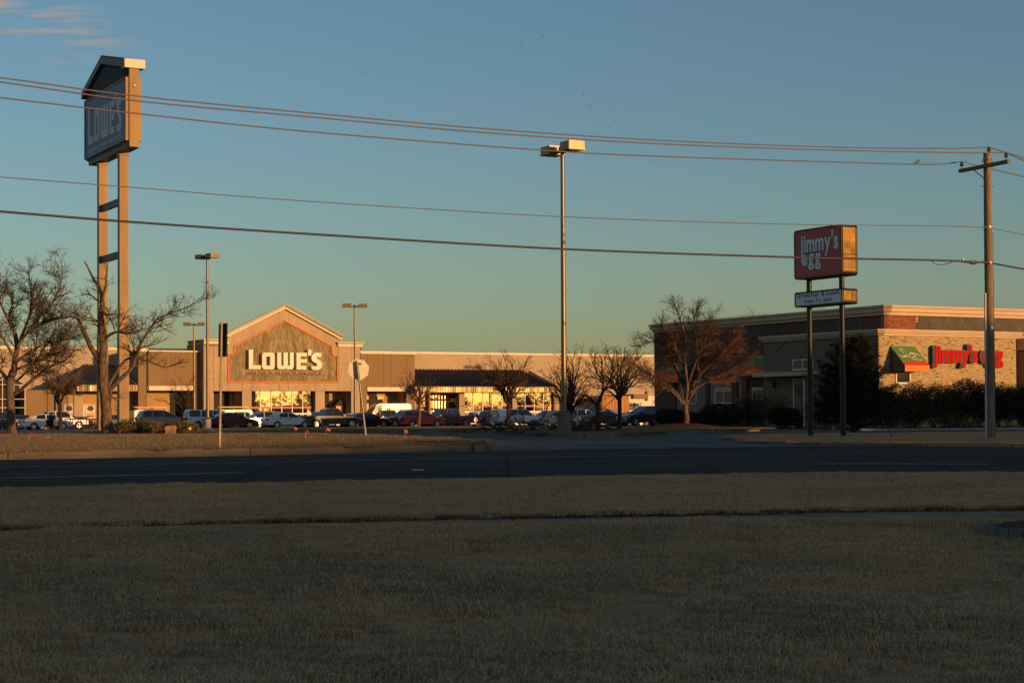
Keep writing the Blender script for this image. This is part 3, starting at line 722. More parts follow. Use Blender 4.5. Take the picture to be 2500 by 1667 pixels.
# painted lines
def line(name, m, pts, wd, zf, wear=True):
    out = MB()
    P = []
    for i in range(len(pts) - 1):
        n = max(1, int((V(pts[i + 1]) - V(pts[i])).length / 0.8))
        P += [V(pts[i]).lerp(V(pts[i + 1]), k / n) for k in range(n)]
    P.append(V(pts[-1]))
    for i in range(len(P) - 1):
        t = (P[i + 1] - P[i]); s = V((-t.y, t.x)).normalized() * wd / 2
        q = [P[i] - s, P[i + 1] - s, P[i + 1] + s, P[i] + s]
        out.face([(p.x, p.y, zf(p.x, p.y) + 0.007) for p in q])
    struct(out, name, m)
YL = [(-60, 14.5), (-25, 27.7), (-10.2, 34.1), (-2.3, 38.2), (0, 39.1), (3.9, 40.4), (9, 40.6), (14, 38.9), (40, 29), (90, 13)]
YF = [(-60, 17.5), (-25, 31), (-11.1, 37.4), (-7.2, 39.2), (-2, 41.7), (3.9, 43.6), (9, 43.9), (14, 42.2), (40, 32.5), (90, 16.5)]
WL = [(-60, 10.5), (-25, 22.5), (-8.7, 29.15), (-4.8, 31.1), (-1.8, 33), (6.1, 34.35), (9.15, 33.75), (14, 32.1), (40, 23), (90, 7)]
def curve(tab, a, b, n=40): return [(x, interp(tab, x)) for x in frange(a, b, n)]
line('yellow_line', M['yellow_line'], curve(YL, -40, 30), 0.12, road_z)
line('yellow_line', M['yellow_line'], [(x, y + 0.3) for x, y in curve(YL, -40, 30)], 0.12, road_z)
line('yellow_line', M['yellow_line'], curve(YF, -40, 30), 0.12, road_z)
for a, b in ((-14.5, -4.85), (6.05, 9.3), (16.5, 19.7), (-27, -23.5)):
    line('lane_dash', M['white_line'], curve(WL, a, b, 8), 0.12, road_z)
mk = MB(); p = drop(1020, 1148, road_z); mk.prism([p + V(q) for q in ((-0.12, -0.05, 0), (0.12, -0.05, 0), (0.1, 0.05, 0), (-0.1, 0.05, 0))], (0, 0, 0.02))
tag(mk.build('lane_marker', M['white_line']), 'small white raised reflector stuck on the dark road', 'road reflector')
for pl, wd in (([(1150, 1074), (1177, 1074.5)], .12), ([(1213, 1084), (1244, 1084.5)], .15), ([(1228, 1070.5), (1385, 1071.5)], .12),
               ([(1401, 1081), (1553, 1081)], .3), ([(1563, 1092), (1735, 1096)], .16), ([(1569, 1099), (1942, 1103.5)], .16), ([(1570, 1086), (1850, 1092)], .12),
               ([(1095, 1064), (1250, 1065)], .12)):
    line('drive_line', M['white_line'], [tuple(drop(px, py, lot_z))[:2] for px, py in pl], wd, lot_z)
# tar seams across the drive
for pl in ([(1265, 1079), (1700, 1093)], [(1340, 1073), (1372, 1074)]):
    line('tar_seam', M['tar'], [tuple(drop(px, py, lot_z))[:2] for px, py in pl], .14, lambda x, y: lot_z(x, y) + 0.003)

rng = random.Random(2)
for k in range(26):                                  # sealed cracks wandering over the road
    x0 = rng.uniform(-18, 16); t0 = rng.uniform(.15, .95); n = rng.randrange(6, 16); P = []
    for i in range(n):
        x = x0 + i * rng.uniform(.5, .8); P.append((x, near(x) + (far(x) - near(x)) * min(.98, max(.1, t0 + .012 * math.sin(i * 1.7 + k) + rng.uniform(-.006, .006)))))
    line('tar_seam', M['tar'], P, rng.uniform(.03, .07), lambda x, y: road_z(x, y) - .003)
for k in range(7):
    x = -15 + 4.7 * k + rng.uniform(-1, 1); line('tar_seam', M['tar'], [(x + .03 * math.sin(i), near(x) + (far(x) - near(x)) * i / 12) for i in range(1, 12)], .05, lambda x, y: road_z(x, y) - .003)
for x0, t0, L, wd in ((-6, .42, 2.2, 1.1), (3.5, .62, 3.0, 1.3), (9, .3, 1.6, 1.0), (-14, .75, 2.5, 1.2)):
    line('road_patch', M['patch'], [(x, near(x) + (far(x) - near(x)) * t0) for x in frange(x0, x0 + L, 3)], wd, lambda x, y: road_z(x, y) - .004)

# raised verges: a ruled sheet between a front and a back edge, with a kerb along the front
def resample(pairs, n):
    out = []
    for i in range(len(pairs) - 1):
        (a0, a1), (b0, b1) = pairs[i], pairs[i + 1]
        k = max(1, int(max((V(b0) - V(a0)).length, (V(b1) - V(a1)).length * 0.5) / n))
        for j in range(k):
            t = j / k; out.append((V(a0).lerp(V(b0), t), V(a1).lerp(V(b1), t)))
    out.append((V(pairs[-1][0]), V(pairs[-1][1])))
    return out
def verge(name, pairs, zt, m, nt=20):
    P = resample(pairs, 0.7)
    rows = []
    for t in frange(0, 1, nt):
        rows.append([(*a.lerp(b, t), H(zt(t)) + bump(*a.lerp(b, t), 0.02, 0.8) * min(1, 8 * t)) for a, b in P])
    struct(grid(rows), name, m, smooth=9)
    sk = MB()                                       # skirt at the back
    for i in range(len(P) - 1):
        a, b = P[i][1], P[i + 1][1]
        sk.face([(*a, H(zt(1))), (*b, H(zt(1))), (*b, H(-1.4)), (*a, H(-1.4))])
    struct(sk, name + '_edge', m)
    return P
def kerb(name, path, ztop, zf, sec=6.2, wd=0.16, m=None, skip=()):
    k = bpy.data.objects.new(name, None); C.objects.link(k); k['kind'] = 'structure'; ROOT[k] = V((0, 0, 0))
    acc = 0; cur = MB(); n = 0
    for i in range(len(path) - 1):
        a, b = V(path[i]), V(path[i + 1]); t = b - a
        if t.length < 1e-6: continue
        s = V((t.y, -t.x)).normalized() * wd        # toward the road
        e = t.normalized() * (0.012 if acc + t.length > sec else -0.001)
        za, zb = zf(*a) - 0.05, zf(*b) - 0.05
        lo = [V((*(a + s * 1.12), za)), V((*(b - e + s * 1.12), zb)), V((*(b - e), zb)), V((*a, za))]
        hi = [V((*(a + s), H(ztop) + 0.004)), V((*(b - e + s), H(ztop) + 0.004)), V((*(b - e), H(ztop) + 0.012)), V((*a, H(ztop) + 0.012))]
        q = len(cur.v); cur.v += lo + hi
        cur.f += [(q, q + 1, q + 5, q + 4), (q + 4, q + 5, q + 6, q + 7), (q + 2, q + 3, q + 7, q + 6), (q, q + 4, q + 7, q + 3), (q + 1, q + 2, q + 6, q + 5)]
        acc += t.length
        if acc > sec or i == len(path) - 2:
            cur.build('kerb_section', m or M['kerb'], k); cur = MB(); acc = 0
    return k
LV = [((-90, 13.3), (-120, 60)), ((-60, 25.2), (-75, 70)), ((-25, 39.4), (-38, 76)), ((-13, 44.3), (-22.6, 76)), ((-10, 45.8), (-18.5, 76)), ((-7.2, 47.0), (-11.3, 77.5)),
      ((-5, 48.2), (-6.3, 66)), ((-3.5, 49.0), (-3.7, 59)), ((-2.2, 49.5), (-2.0, 54)), ((-1.2, 49.7), (-1.1, 51.3)), ((-0.85, 50.0), (-0.8, 50.4))]
LVP = verge('left_verge', LV, lambda t: -0.915 + 0.115 * min(1, t * 1.6), M['turf_far'])
kerb('left_kerb', [a for a, b in LVP] + [(-0.75, 50.4), (-0.9, 51.4), (-1.6, 53.2)], -0.915, road_z)
MI = [((-24, 99), (-24, 103)), ((-21, 94), (-21, 107)), ((-17, 92), (-17, 108)), ((-9.6, 90), (-9, 108)), ((-2.9, 87), (-2, 110)), ((0, 80), (1, 110)), ((2.0, 71.5), (4, 106)), ((2.9, 69.6), (5, 104)),
      ((4.1, 70.5), (6, 103)), ((6.4, 78), (8.5, 101)), ((9, 81.5), (10.5, 99)), ((11, 83.5), (12, 96)), ((12.2, 86), (12.6, 91))]
MIP = verge('tree_island', MI, lambda t: -0.86 + 0.02 * t, M['turf_far'], 24)
kerb('island_kerb', [a for a, b in MIP] + [(12.7, 91)], -0.86, lot_z, 4.5)
RV = [((8.9, 60.5), (9.3, 68)), ((9.3, 58.6), (10.4, 71.5)), ((10.2, 56.9), (12, 73.5)), ((11.4, 55.6), (14, 74)), ((13, 53.6), (17, 74)), ((15.2, 52.2), (21, 74.2)), ((40, 42.8), (50, 72)), ((90, 26.8), (110, 60))]
RVP = verge('right_verge', RV, lambda t: -1.02 + 0.06 * math.sin(min(1, t * 1.1) * math.pi / 2), M['soil'])
kerb('right_kerb', [a for a, b in RVP], -1.02, road_z, 5.0, m=M['walk'])
BD = [((17.4, 86.3), (17.8, 92)), ((20, 86.6), (21, 96)), ((26, 87.7), (30, 99)), ((45, 91), (50, 110))]
BDP = verge('planting_bed', BD, lambda t: -0.9 + 0.02 * t, M['mulch'], 10)
kerb('bed_kerb', [a for a, b in BDP], -0.9, lot_z, 5, m=M['concrete'])
def verge_z(zt, P):
    def f(x, d):
        best = None
        for a, b in P:
            n = (b - a); t = max(0, min(1, (V((x, d)) - a).dot(n) / n.length_squared)); q = (a.lerp(b, t) - V((x, d))).length
            if best is None or q < best[0]: best = (q, t)
        return H(zt(best[1]))
    return f
lv_z = verge_z(lambda t: -0.915 + 0.115 * min(1, t * 1.6), LVP[::4])
rv_z = verge_z(lambda t: -1.02 + 0.06 * math.sin(min(1, t * 1.1) * math.pi / 2), RVP[::4])
mi_z = lambda x, d: H(-0.85)

# ------------------------------------------------------------------ turf: tufts set on points by one geometry-node object per area
def tuft(rng, size, n, lmin, lmax, wd):
    vs, fs = [], []
    for _ in range(n):
        x, y = rng.uniform(-size, size), rng.uniform(-size, size)
        clump = noise.noise(V((x * 5 + size * 9, y * 5, n * 0.1)))
        L = rng.uniform(lmin, lmax) * (1 + 0.9 * clump)
        a = rng.uniform(0, 2 * math.pi); lean = rng.uniform(0.4, 2.1) * L
        dx, dy = math.cos(a), math.sin(a); sx, sy = -dy * wd / 2, dx * wd / 2
        b = len(vs)
        m = (x + dx * lean * 0.4, y + dy * lean * 0.4, L * 0.62)
        vs += [(x - sx, y - sy, -0.01), (x + sx, y + sy, -0.01), (m[0] - sx * .8, m[1] - sy * .8, m[2]), (m[0] + sx * .8, m[1] + sy * .8, m[2]), (x + dx * lean, y + dy * lean, L * rng.uniform(0.35, 0.95))]
        fs += [(b, b + 1, b + 3, b + 2), (b + 2, b + 3, b + 4)]
    return vs, fs
def grass(name, pts, patches, m):
    vs, fs, var = [], [], []
    for k, (pv, pf) in enumerate(patches):
        b = len(vs); vs += pv; fs += [tuple(i + b for i in f) for f in pf]; var += [-(k + 1)] * len(pv)
    rot, scl = [0.0] * len(vs), [1.0] * len(vs)
    for (x, y, z), r, s, k in pts:
        vs.append((x, y, z)); rot.append(r); scl.append(s); var.append(k + 1)
    me = bpy.data.meshes.new(name); me.from_pydata(vs, [], fs); me.materials.append(m)
    for nm, ty, dat in (('var', 'INT', var), ('rot', 'FLOAT', rot), ('scl', 'FLOAT', scl)):
        at = me.attributes.new(nm, ty, 'POINT'); at.data.foreach_set('value', dat)
    o = bpy.data.objects.new(name, me); C.objects.link(o); o['kind'] = 'stuff'
    ng = bpy.data.node_groups.new(name, 'GeometryNodeTree')
    ng.interface.new_socket('Geometry', in_out='INPUT', socket_type='NodeSocketGeometry')
    ng.interface.new_socket('Geometry', in_out='OUTPUT', socket_type='NodeSocketGeometry')
    N = ng.nodes.new; L = ng.links.new
    gi, go, jn = N('NodeGroupInput'), N('NodeGroupOutput'), N('GeometryNodeJoinGeometry')
    def attr(nm, ty):
        a = N('GeometryNodeInputNamedAttribute'); a.data_type = ty; a.inputs['Name'].default_value = nm
        return a.outputs['Attribute']
    def sel(v):
        c = N('FunctionNodeCompare'); c.data_type = 'INT'; c.operation = 'EQUAL'
        L(attr('var', 'INT'), c.inputs[2]); c.inputs[3].default_value = v
        s = N('GeometryNodeSeparateGeometry'); L(gi.outputs[0], s.inputs[0]); L(c.outputs[0], s.inputs['Selection'])
        return s.outputs[0]
    cxyz = N('ShaderNodeCombineXYZ'); L(attr('rot', 'FLOAT'), cxyz.inputs[2])
    e2r = N('FunctionNodeEulerToRotation'); L(cxyz.outputs[0], e2r.inputs[0])
    for k in range(len(patches)):
        ip = N('GeometryNodeInstanceOnPoints')
        L(sel(k + 1), ip.inputs['Points']); L(sel(-(k + 1)), ip.inputs['Instance'])
        L(e2r.outputs[0], ip.inputs['Rotation']); L(attr('scl', 'FLOAT'), ip.inputs['Scale'])
        L(ip.outputs[0], jn.inputs[0])
    L(jn.outputs[0], go.inputs[0])
    md = o.modifiers.new('tufts', 'NODES'); md.node_group = ng
    return o
def grass_mat(name, a, b, c):
    m = bpy.data.materials.new(name); m.use_nodes = True; t = m.node_tree; p = t.nodes['Principled BSDF']
    g = t.nodes.new('ShaderNodeNewGeometry')
    n1 = t.nodes.new('ShaderNodeTexNoise'); n1.inputs['Scale'].default_value = 0.55; n1.inputs['Detail'].default_value = 6; n1.inputs['Roughness'].default_value = 0.65; t.links.new(g.outputs['Position'], n1.inputs['Vector'])
    wn = t.nodes.new('ShaderNodeTexNoise'); wn.inputs['Scale'].default_value = 90; wn.inputs['Detail'].default_value = 0; t.links.new(g.outputs['Position'], wn.inputs['Vector'])
    m1 = t.nodes.new('ShaderNodeMixRGB'); m1.inputs[1].default_value = (*a, 1); m1.inputs[2].default_value = (*b, 1)
    r1 = t.nodes.new('ShaderNodeMapRange'); r1.inputs[1].default_value = 0.38; r1.inputs[2].default_value = 0.62; t.links.new(n1.outputs['Fac'], r1.inputs[0]); t.links.new(r1.outputs[0], m1.inputs[0])
    m2 = t.nodes.new('ShaderNodeMixRGB'); m2.inputs[2].default_value = (*c, 1); t.links.new(m1.outputs[0], m2.inputs[1])
    r2 = t.nodes.new('ShaderNodeMapRange'); r2.inputs[1].default_value = 0.4; r2.inputs[2].default_value = 0.62; r2.inputs[4].default_value = 0.85; t.links.new(wn.outputs['Fac'], r2.inputs[0]); t.links.new(r2.outputs[0], m2.inputs[0])
    t.links.new(m2.outputs[0], p.inputs['Base Color']); p.inputs['Roughness'].default_value = 0.8; p.inputs['Specular IOR Level'].default_value = 0.15
    return m
M['blade'] = grass_mat('dormant_grass_blades', (0.60, 0.365, 0.17), (0.36, 0.23, 0.11), (0.72, 0.47, 0.25))
M['blade_near'] = grass_mat('greyer_lawn_blades', (0.52, 0.335, 0.165), (0.26, 0.19, 0.095), (0.66, 0.45, 0.245))
M['blade_far'] = grass_mat('sunlit_verge_blades', (0.26, 0.195, 0.11), (0.20, 0.15, 0.08), (0.32, 0.245, 0.14))
rng = random.Random(5)
PN = [tuft(rng, 0.34, 1500, 0.013, 0.040, 0.0042) for _ in range(5)]
PF = [tuft(rng, 0.75, 1500, 0.018, 0.05, 0.010) for _ in range(4)]
pts = []
def spots(x0, x1, d0f, d1f, step, zf, nv, s0=0.85, s1=1.25):
    out = []; x = x0
    while x < x1:
        d = d0f(x)
        while d < d1f(x):
            if rng.random() < 0.97:
                px, py = x + rng.uniform(-.5, .5) * step, min(max(d + rng.uniform(-.5, .5) * step, d0f(x)), d1f(x))
                out.append(((px, py, zf(px, py)), rng.uniform(0, 6.28), rng.uniform(s0, s1) * (1 + 0.55 * noise.noise(V((px * .8, py * .8, 2))) + .35 * noise.noise(V((px * 2.3, py * 2.3, 5)))), rng.randrange(nv)))
            d += step
        x += step
    return out
grass('lawn_grass', spots(-7.5, 7.5, lambda x: 6.5, lambda x: walk(x) - 1.55, 0.38, lawn_z, 5), PN, M['blade_near'])
grass('strip_grass', spots(-12, 12, lambda x: walk(x) + 0.3, lambda x: near(x) - 0.32, 0.42, lawn_z, 5, 0.8, 1.2), PN, M['blade'])
def vspots(P, zf, step, nv, t0, t1, keep=1.0):
    out = []
    for a, b in resample([(tuple(p), tuple(q)) for p, q in P], step):
        L = (b - a).length; d = t0
        while d < L - t1:
            q = a.lerp(b, d / L) + V((rng.uniform(-.4, .4), rng.uniform(-.4, .4))) * step
            if rng.random() < keep and abs(q.x) < 0.36 * q.y + 2: out.append(((q.x, q.y, zf(q.x, q.y)), rng.uniform(0, 6.28), rng.uniform(0.8, 1.25), rng.randrange(nv)))
            d += step
    return out
grass('verge_grass', vspots(LVP, lv_z, 0.95, 4, 0.8, 0.6), PF, M['blade_far'])
grass('island_grass', vspots(MIP, mi_z, 1.2, 4, 0.8, 0.8), PF, M['blade_far'])
grass('right_verge_grass', vspots(RVP, rv_z, 1.0, 4, 0.8, 0.6, 0.8), PF, M['blade'])
# straw-brown fringe hanging over the walk
fr = MB()
for i in range(9000):
    x = rng.uniform(-9, 9); d = walk(x) + rng.uniform(-0.03, 0.10); z = lawn_z(x, walk(x) + 0.05)
    L = rng.uniform(0.03, 0.075); a = rng.gauss(-math.pi / 2, 0.7); dx, dy = math.cos(a) * L, math.sin(a) * L
    fr.face([(x - .003, d, z - 0.03), (x + .003, d, z - 0.03), (x + dx * .7 + .002, d + dy * .7, z + rng.uniform(0.0, 0.03)), (x + dx, d + dy, z - rng.uniform(0.0, 0.05))])
fo = fr.build('walk_edge_grass', mat('rusty_edge_grass', (0.46, 0.25, 0.11), 0.9, c2=(0.30, 0.15, 0.065), scale=6, spec=0.1), recalc=False); fo['kind'] = 'stuff'

# specks of dead leaf and twig over the lawn
lf = MB()
for i in range(900):
    x = rng.uniform(-9, 9); d = rng.uniform(7.5, near(x) - .4)
    if walk(x) - 1.5 < d < walk(x) + .1: continue
    z = lawn_z(x, d) + rng.uniform(.012, .035); s = rng.uniform(.008, .026); e = V((rng.gauss(0, 1), rng.gauss(0, 1), rng.gauss(0, .3))).normalized() * s; f2 = e.cross(UP).normalized() * s * rng.uniform(.15, .6)
    p = V((x, d, z)); lf.face([p - e, p + f2, p + e, p - f2])
lo = lf.build('leaf_litter', mat('dead_leaf', (0.10, 0.055, 0.03), 0.9, c2=(0.04, 0.024, 0.015), scale=3, island=.4), recalc=False); lo['kind'] = 'stuff'
# ------------------------------------------------------------------ facades measured on their own planes
class Facade:
    """A vertical plane: u along it, z up, off outward."""
    def __init__(s, p, e=E1, n=NN): s.p, s.e, s.n = V(p), V(e), V(n)
    def hit(s, px, py):
        r = ray(px, py); t = (s.p - CAM).dot(s.n) / r.dot(s.n); return CAM + r * t
    def uz(s, px, py): q = s.hit(px, py); return ((q - s.p).dot(s.e), q.z)
    def at(s, u, z, off=0): q = s.p + s.e * u + s.n * off; return V((q.x, q.y, z))
    def U(s, px, py=930): return s.uz(px, py)[0]
    def Z(s, px, py): return s.uz(px, py)[1]
    def poly(s, mb, pp, o0, o1): mb.prism([s.at(*s.uz(*p), o0) for p in pp], s.n * (o1 - o0))
    def box(s, mb, u0, u1, z0, z1, o0, o1): mb.prism([s.at(u0, z0, o0), s.at(u1, z0, o0), s.at(u1, z1, o0), s.at(u0, z1, o0)], s.n * (o1 - o0))
    def rect(s, mb, px0, py0, px1, py1, o0, o1):
        mx, my = (px0 + px1) / 2, (py0 + py1) / 2
        s.box(mb, s.U(px0, my), s.U(px1, my), s.Z(mx, py1), s.Z(mx, py0), o0, o1)

# ================================================================== the home improvement store
P0 = W(690, 1010, 210)
FA, FB, FC, FE = Facade(P0), Facade(P0 - NN * 1.2), Facade(P0 - NN * 9.0), Facade(P0 + NN * 0.6)
GZ = H(-1.75)
store = thing('store_building', V((P0.x, P0.y, GZ)), 'long tan home improvement store with a gabled entrance and big white letters', 'store')
def onepart(f, name, m, parent=None, **k):
    mb = MB(); f(mb); return mb.build(name, M[m], parent or store, **k)
# long rear wall with parapet cap
u0, u1 = FC.U(-260), FC.U(1640)
zt = FC.Z(900, 860)
def longwall(mb):
    FC.box(mb, u0, u1, GZ, zt, -0.3, 0)
    FC.box(mb, u0, u0 + .3, GZ, zt, -70, -0.3); FC.box(mb, u1 - .3, u1, GZ, zt, -70, -0.3)
onepart(longwall, 'rear_wall', 'block')
onepart(lambda mb: FC.box(mb, u0, u1, zt - .6, zt - .5, -70, -.3), 'roof', 'eifs_back')
onepart(lambda mb: FC.box(mb, u0 - .1, u1 + .1, zt - .12, zt + .16, -0.35, 0.14), 'parapet_cap', 'cream')
for pxa in (1012, 1018, 1031, 1043, 1046):          # aerials beyond the parapet
    onepart(lambda mb: mb.tube([FC.at(FC.U(pxa), zt - .6, -22), FC.at(FC.U(pxa), zt + 1.5 + (pxa % 3) * .1, -22)], .05, 5), 'aerial', 'steel_dark')
onepart(lambda mb: FC.box(mb, FC.U(1090), FC.U(1210), zt - .3, zt + .5, -14, -9), 'rooftop_unit', 'eifs_dark')
# ---- gabled entrance block
def gl(x):                                          # lower edge of the gable's cornice, in pixels
    return 757 + (694.5 - x) * 65 / 138.5 if x < 694.5 else 757 + (x - 694.5) * 72 / 132.5
def bl(x):                                          # outer edge of the orange border
    return 780.6 + (694 - x) * 62.4 / 123 if x < 694 else 780.6 + (x - 694) * 63.8 / 118
zo = FA.Z(690, 954.5)
def entrance(mb):
    FA.poly(mb, [(497, 954.5), (497, 838), (556, 838), (556, gl(556)), (694.5, 755), (827, gl(827)), (827, 846), (879, 846), (879, 954.5)], -.45, -.04)
    for a, b in ((497, 521), (591, 614.5), (769.5, 793), (857, 879)): FA.box(mb, FA.U(a), FA.U(b), GZ, zo, -1.0, -.04)
    FA.box(mb, FA.U(497), FA.U(497) + .4, GZ, FA.Z(520, 838), -6.2, -.45); FA.box(mb, FA.U(879) - .4, FA.U(879), GZ, FA.Z(860, 846), -6.2, -.45)
onepart(entrance, 'entrance_wall', 'eifs_back')
def panel(pp, f=FA, m='eifs', o1=0.0, g=0.45, shrink=True):
    cx, cy = sum(p[0] for p in pp) / len(pp), sum(p[1] for p in pp) / len(pp)
    q = [(x + (g if x < cx else -g), y + (g * .6 if y < cy else -g * .6)) for x, y in pp] if shrink else pp
    mb = MB(); f.poly(mb, q, -.04, o1); mb.build('wall_panel', M[m], store)
xs = [571, 591, 614.5, 682, 694.5, 704, 771, 793, 812]
for a, b in zip(xs, xs[1:]):
    if a == 682: continue
    if b == 704: panel([(682, gl(682)), (694.5, 756), (704, gl(704)), (704, bl(704)), (694.3, 780.6), (682, bl(682))], g=.22)
    else: panel([(a, gl(a)), (b, gl(b)), (b, bl(b)), (a, bl(a))], g=.22)
panel([(556, gl(556)), (571, gl(571)), (571, 862.8), (556, 862.8)], g=.22); panel([(812, gl(812)), (827, gl(827)), (827, 866), (812, 866)], g=.22)
for pp in ([(497, 846), (521, 846), (521, 910), (497, 910)], [(521, 846), (556, 846), (556, 910), (521, 910)], [(497, 910), (521, 910), (521, 954.5), (497, 954.5)], [(521, 910), (556, 910), (556, 954.5), (521, 954.5)],
           [(827, 846), (857, 846), (857, 889), (827, 889)], [(857, 846), (879, 846), (879, 889), (857, 889)], [(827, 889), (857, 889), (857, 954.5), (827, 954.5)], [(857, 889), (879, 889), (879, 954.5), (857, 954.5)]): panel(pp)
for a, b in zip([556, 591, 614.5, 682, 704, 769.5, 793], [591, 614.5, 682, 704, 769.5, 793, 827]): panel([(a, 935), (b, 935), (b, 954.5), (a, 954.5)])
for a, b in ((497, 521), (591, 614.5), (769.5, 793), (857, 879)):
    mb = MB(); FA.box(mb, FA.U(a) + .02, FA.U(b) - .02, GZ, zo - .02, -.04, 0); mb.build('wall_panel', M['eifs'], store)
mb = MB(); FA.poly(mb, [(553, 815), (694.5, 746), (833, 821), (833, 826), (694.5, 756), (553, 823)], -1.3, -.46)
mb.build('gable_roof', M['steel_dark'], store)
def rake(name, t0, t1, o1, m):
    for (ax, ay), (bx, by) in (((552, 812), (694.5, 742.5)), ((694.5, 742.5), (833, 819))):
        mb = MB(); FA.poly(mb, [(ax, ay + t0), (bx, by + t0), (bx, by + t1), (ax, ay + t1)], -.04, o1); mb.build(name, M[m], store)
rake('gable_cornice', 5.5, 11.5, .30, 'cream'); rake('gable_crown', 1.4, 5.5, .52, 'eifs'); rake('gable_cap', 0, 1.4, .68, 'cream')
for a, b, y in ((494, 560, 828.5), (821, 886.5, 835.3)):
    for k, (h0, h1, o, m) in enumerate(((0, 1.6, .5, 'cream'), (1.6, 5, .38, 'eifs'), (5, 11, .26, 'cream'))):
        mb = MB(); FA.rect(mb, a + k * 1.3, y + h0, b - k * 1.3, y + h1, -.04, o); mb.build('pilaster_cornice', M[m], store)
        mb = MB(); sgn = -1 if a < 600 else 1
        ue = FA.U(a + k * 1.3) if sgn < 0 else FA.U(b - k * 1.3); zz0, zz1 = FA.Z(a + 20, y + h1), FA.Z(a + 20, y + h0)
        FA.box(mb, ue if sgn < 0 else ue - .5, ue + .5 if sgn < 0 else ue, zz0, zz1, -5.6, -.04); mb.build('cornice_return', M['eifs_dark' if k == 1 else 'eifs'], store)
# sign board, orange border, lettering
SB = [(556, 934.6), (556, 862.8), (571, 862.8), (571, 843), (693.8, 780.6), (811.8, 844.4), (811.8, 866), (825.8, 866.4), (825.8, 934.6)]
board = onepart(lambda mb: FA.poly(mb, SB, -.04, -.01), 'sign_board', 'signboard')
cxb, cyb = 691, 880
for i in range(len(SB)):
    a, b = V(SB[i]), V(SB[(i + 1) % len(SB)]); t = (b - a).normalized(); nrm = V((-t.y, t.x))
    if nrm.dot(V((cxb, cyb)) - (a + b) / 2) < 0: nrm = -nrm
    e = t * 1.6
    mb = MB(); FA.poly(mb, [tuple(a - e * .0), tuple(b + e * .0), tuple(b + nrm * 3.6), tuple(a + nrm * 3.6)], -.01, .10 + .002 * i); mb.build('border_strip', M['orange_trim'], store)
def zz(x, y): return (550 + x / 6.817, 730 + y / 6.817)
mb = MB(); FA.poly(mb, [zz(340, 1212), zz(1585, 1217), zz(1592, 1275), zz(345, 1266)], -.01, .012); mb.build('stain_band', M['ghost'], store)
for sx in (515, 680, 785, 910, 1070, 1185, 1345, 1520):
    mb = MB(); a = zz(sx, 1228); FA.rect(mb, a[0] - .9, a[1] - 1.6, a[0] + .9, a[1] + 1.6, .012, .16); mb.build('socket', M['cream'], store)
def arc(cx, cy, rx, ry, a0, a1, n=8): return [(cx + rx * math.cos(R(a0 + (a1 - a0) * i / n)), cy + ry * math.sin(R(a0 + (a1 - a0) * i / n))) for i in range(n + 1)]
def rrect(x0, y0, x1, y1, r, n=4):
    return arc(x0 + r, y0 + r, r, r, 180, 270, n) + arc(x1 - r, y0 + r, r, r, 270, 360, n) + arc(x1 - r, y1 - r, r, r, 0, 90, n) + arc(x0 + r, y1 - r, r, r, 90, 180, n)
def letter(polys, o0=.0, o1=.55, hole=None):
    mb = MB()
    for pp in polys: FA.poly(mb, [zz(*p) for p in pp], o0, o1)
    if hole:
        out, inn = hole; n = len(out)
        for i in range(n): FA.poly(mb, [zz(*out[i]), zz(*out[(i + 1) % n]), zz(*inn[(i + 1) % n]), zz(*inn[i])], o0, o1)
    mb.build('sign_letter', M['letter_white'], store)
letter([[(368, 845), (437, 845), (437, 1102), (565, 1102), (565, 1166), (368, 1166)]])
letter([], hole=(rrect(588, 893, 795, 1168, 42), rrect(655, 958, 722, 1108, 3)))
letter([[(840, 893), (905, 893), (905, 1108), (943, 1108), (943, 893), (1015, 893), (1015, 1108), (1050, 1108), (1050, 893), (1112, 893), (1112, 1130)] + arc(1075, 1131, 36, 36, 0, 90, 4) + [(990, 1167), (978, 1152), (966, 1167)] + arc(878, 1131, 38, 36, 90, 180, 4)])
letter([[(1160, 896), (1330, 896), (1330, 955), (1225, 955), (1225, 1003), (1328, 1003), (1328, 1060), (1225, 1060), (1225, 1112), (1320, 1112), (1320, 1172), (1160, 1172)]])
letter([[(1348, 845), (1408, 845), (1402, 942), (1352, 942)]])
S1 = [(1568, 965)] + [(1568, 899), (1490, 896)] + arc(1492, 977, 84, 81, 270, 180, 6)[1:] + [(1412, 1010), (1432, 1040), (1490, 1072), (1503, 1092), (1490, 1117), (1408, 1117), (1408, 1160), (1440, 1180), (1500, 1182)] + arc(1500, 1098, 85, 84, 90, 0, 6)[1:] + [(1583, 1070), (1560, 1035), (1510, 1008), (1490, 985), (1492, 968), (1510, 963)]
letter([S1])
# entrance openings
def opening(f, x0, x1, ytop, depth, parts, back='recess', gz=GZ):
    a, b = f.U(x0), f.U(x1); zt_ = f.Z((x0 + x1) / 2, ytop)
    mb = MB(); f.box(mb, a - .4, b + .4, gz, zt_ + .3, -depth - .1, -depth); mb.build('recess_wall', M[back], store)
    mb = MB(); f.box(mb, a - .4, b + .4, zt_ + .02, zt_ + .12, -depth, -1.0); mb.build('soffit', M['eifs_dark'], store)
    for uu in (a - .12, b + .02):
        mb = MB(); f.box(mb, uu, uu + .1, gz, zt_ + .02, -depth, -1.02); mb.build('reveal', M['eifs'], store)
    for (pa, pb, m, off) in parts:
        mb = MB(); f.box(mb, f.U(pa), f.U(pb), gz, zt_ + .1, -depth + .0, -depth + off); mb.build('doorway', M[m], store)
opening(FA, 521, 591, 954.5, 3.0, [(543, 580, 'dark', .06), (583.5, 586.5, 'fascia_gold', .08)])
opening(FA, 793, 857, 954.5, 3.0, [(794, 826, 'dark', .06)])
opening(FB, 358.5, 471, 953, 3.0, [(434, 470, 'dark', .06)])
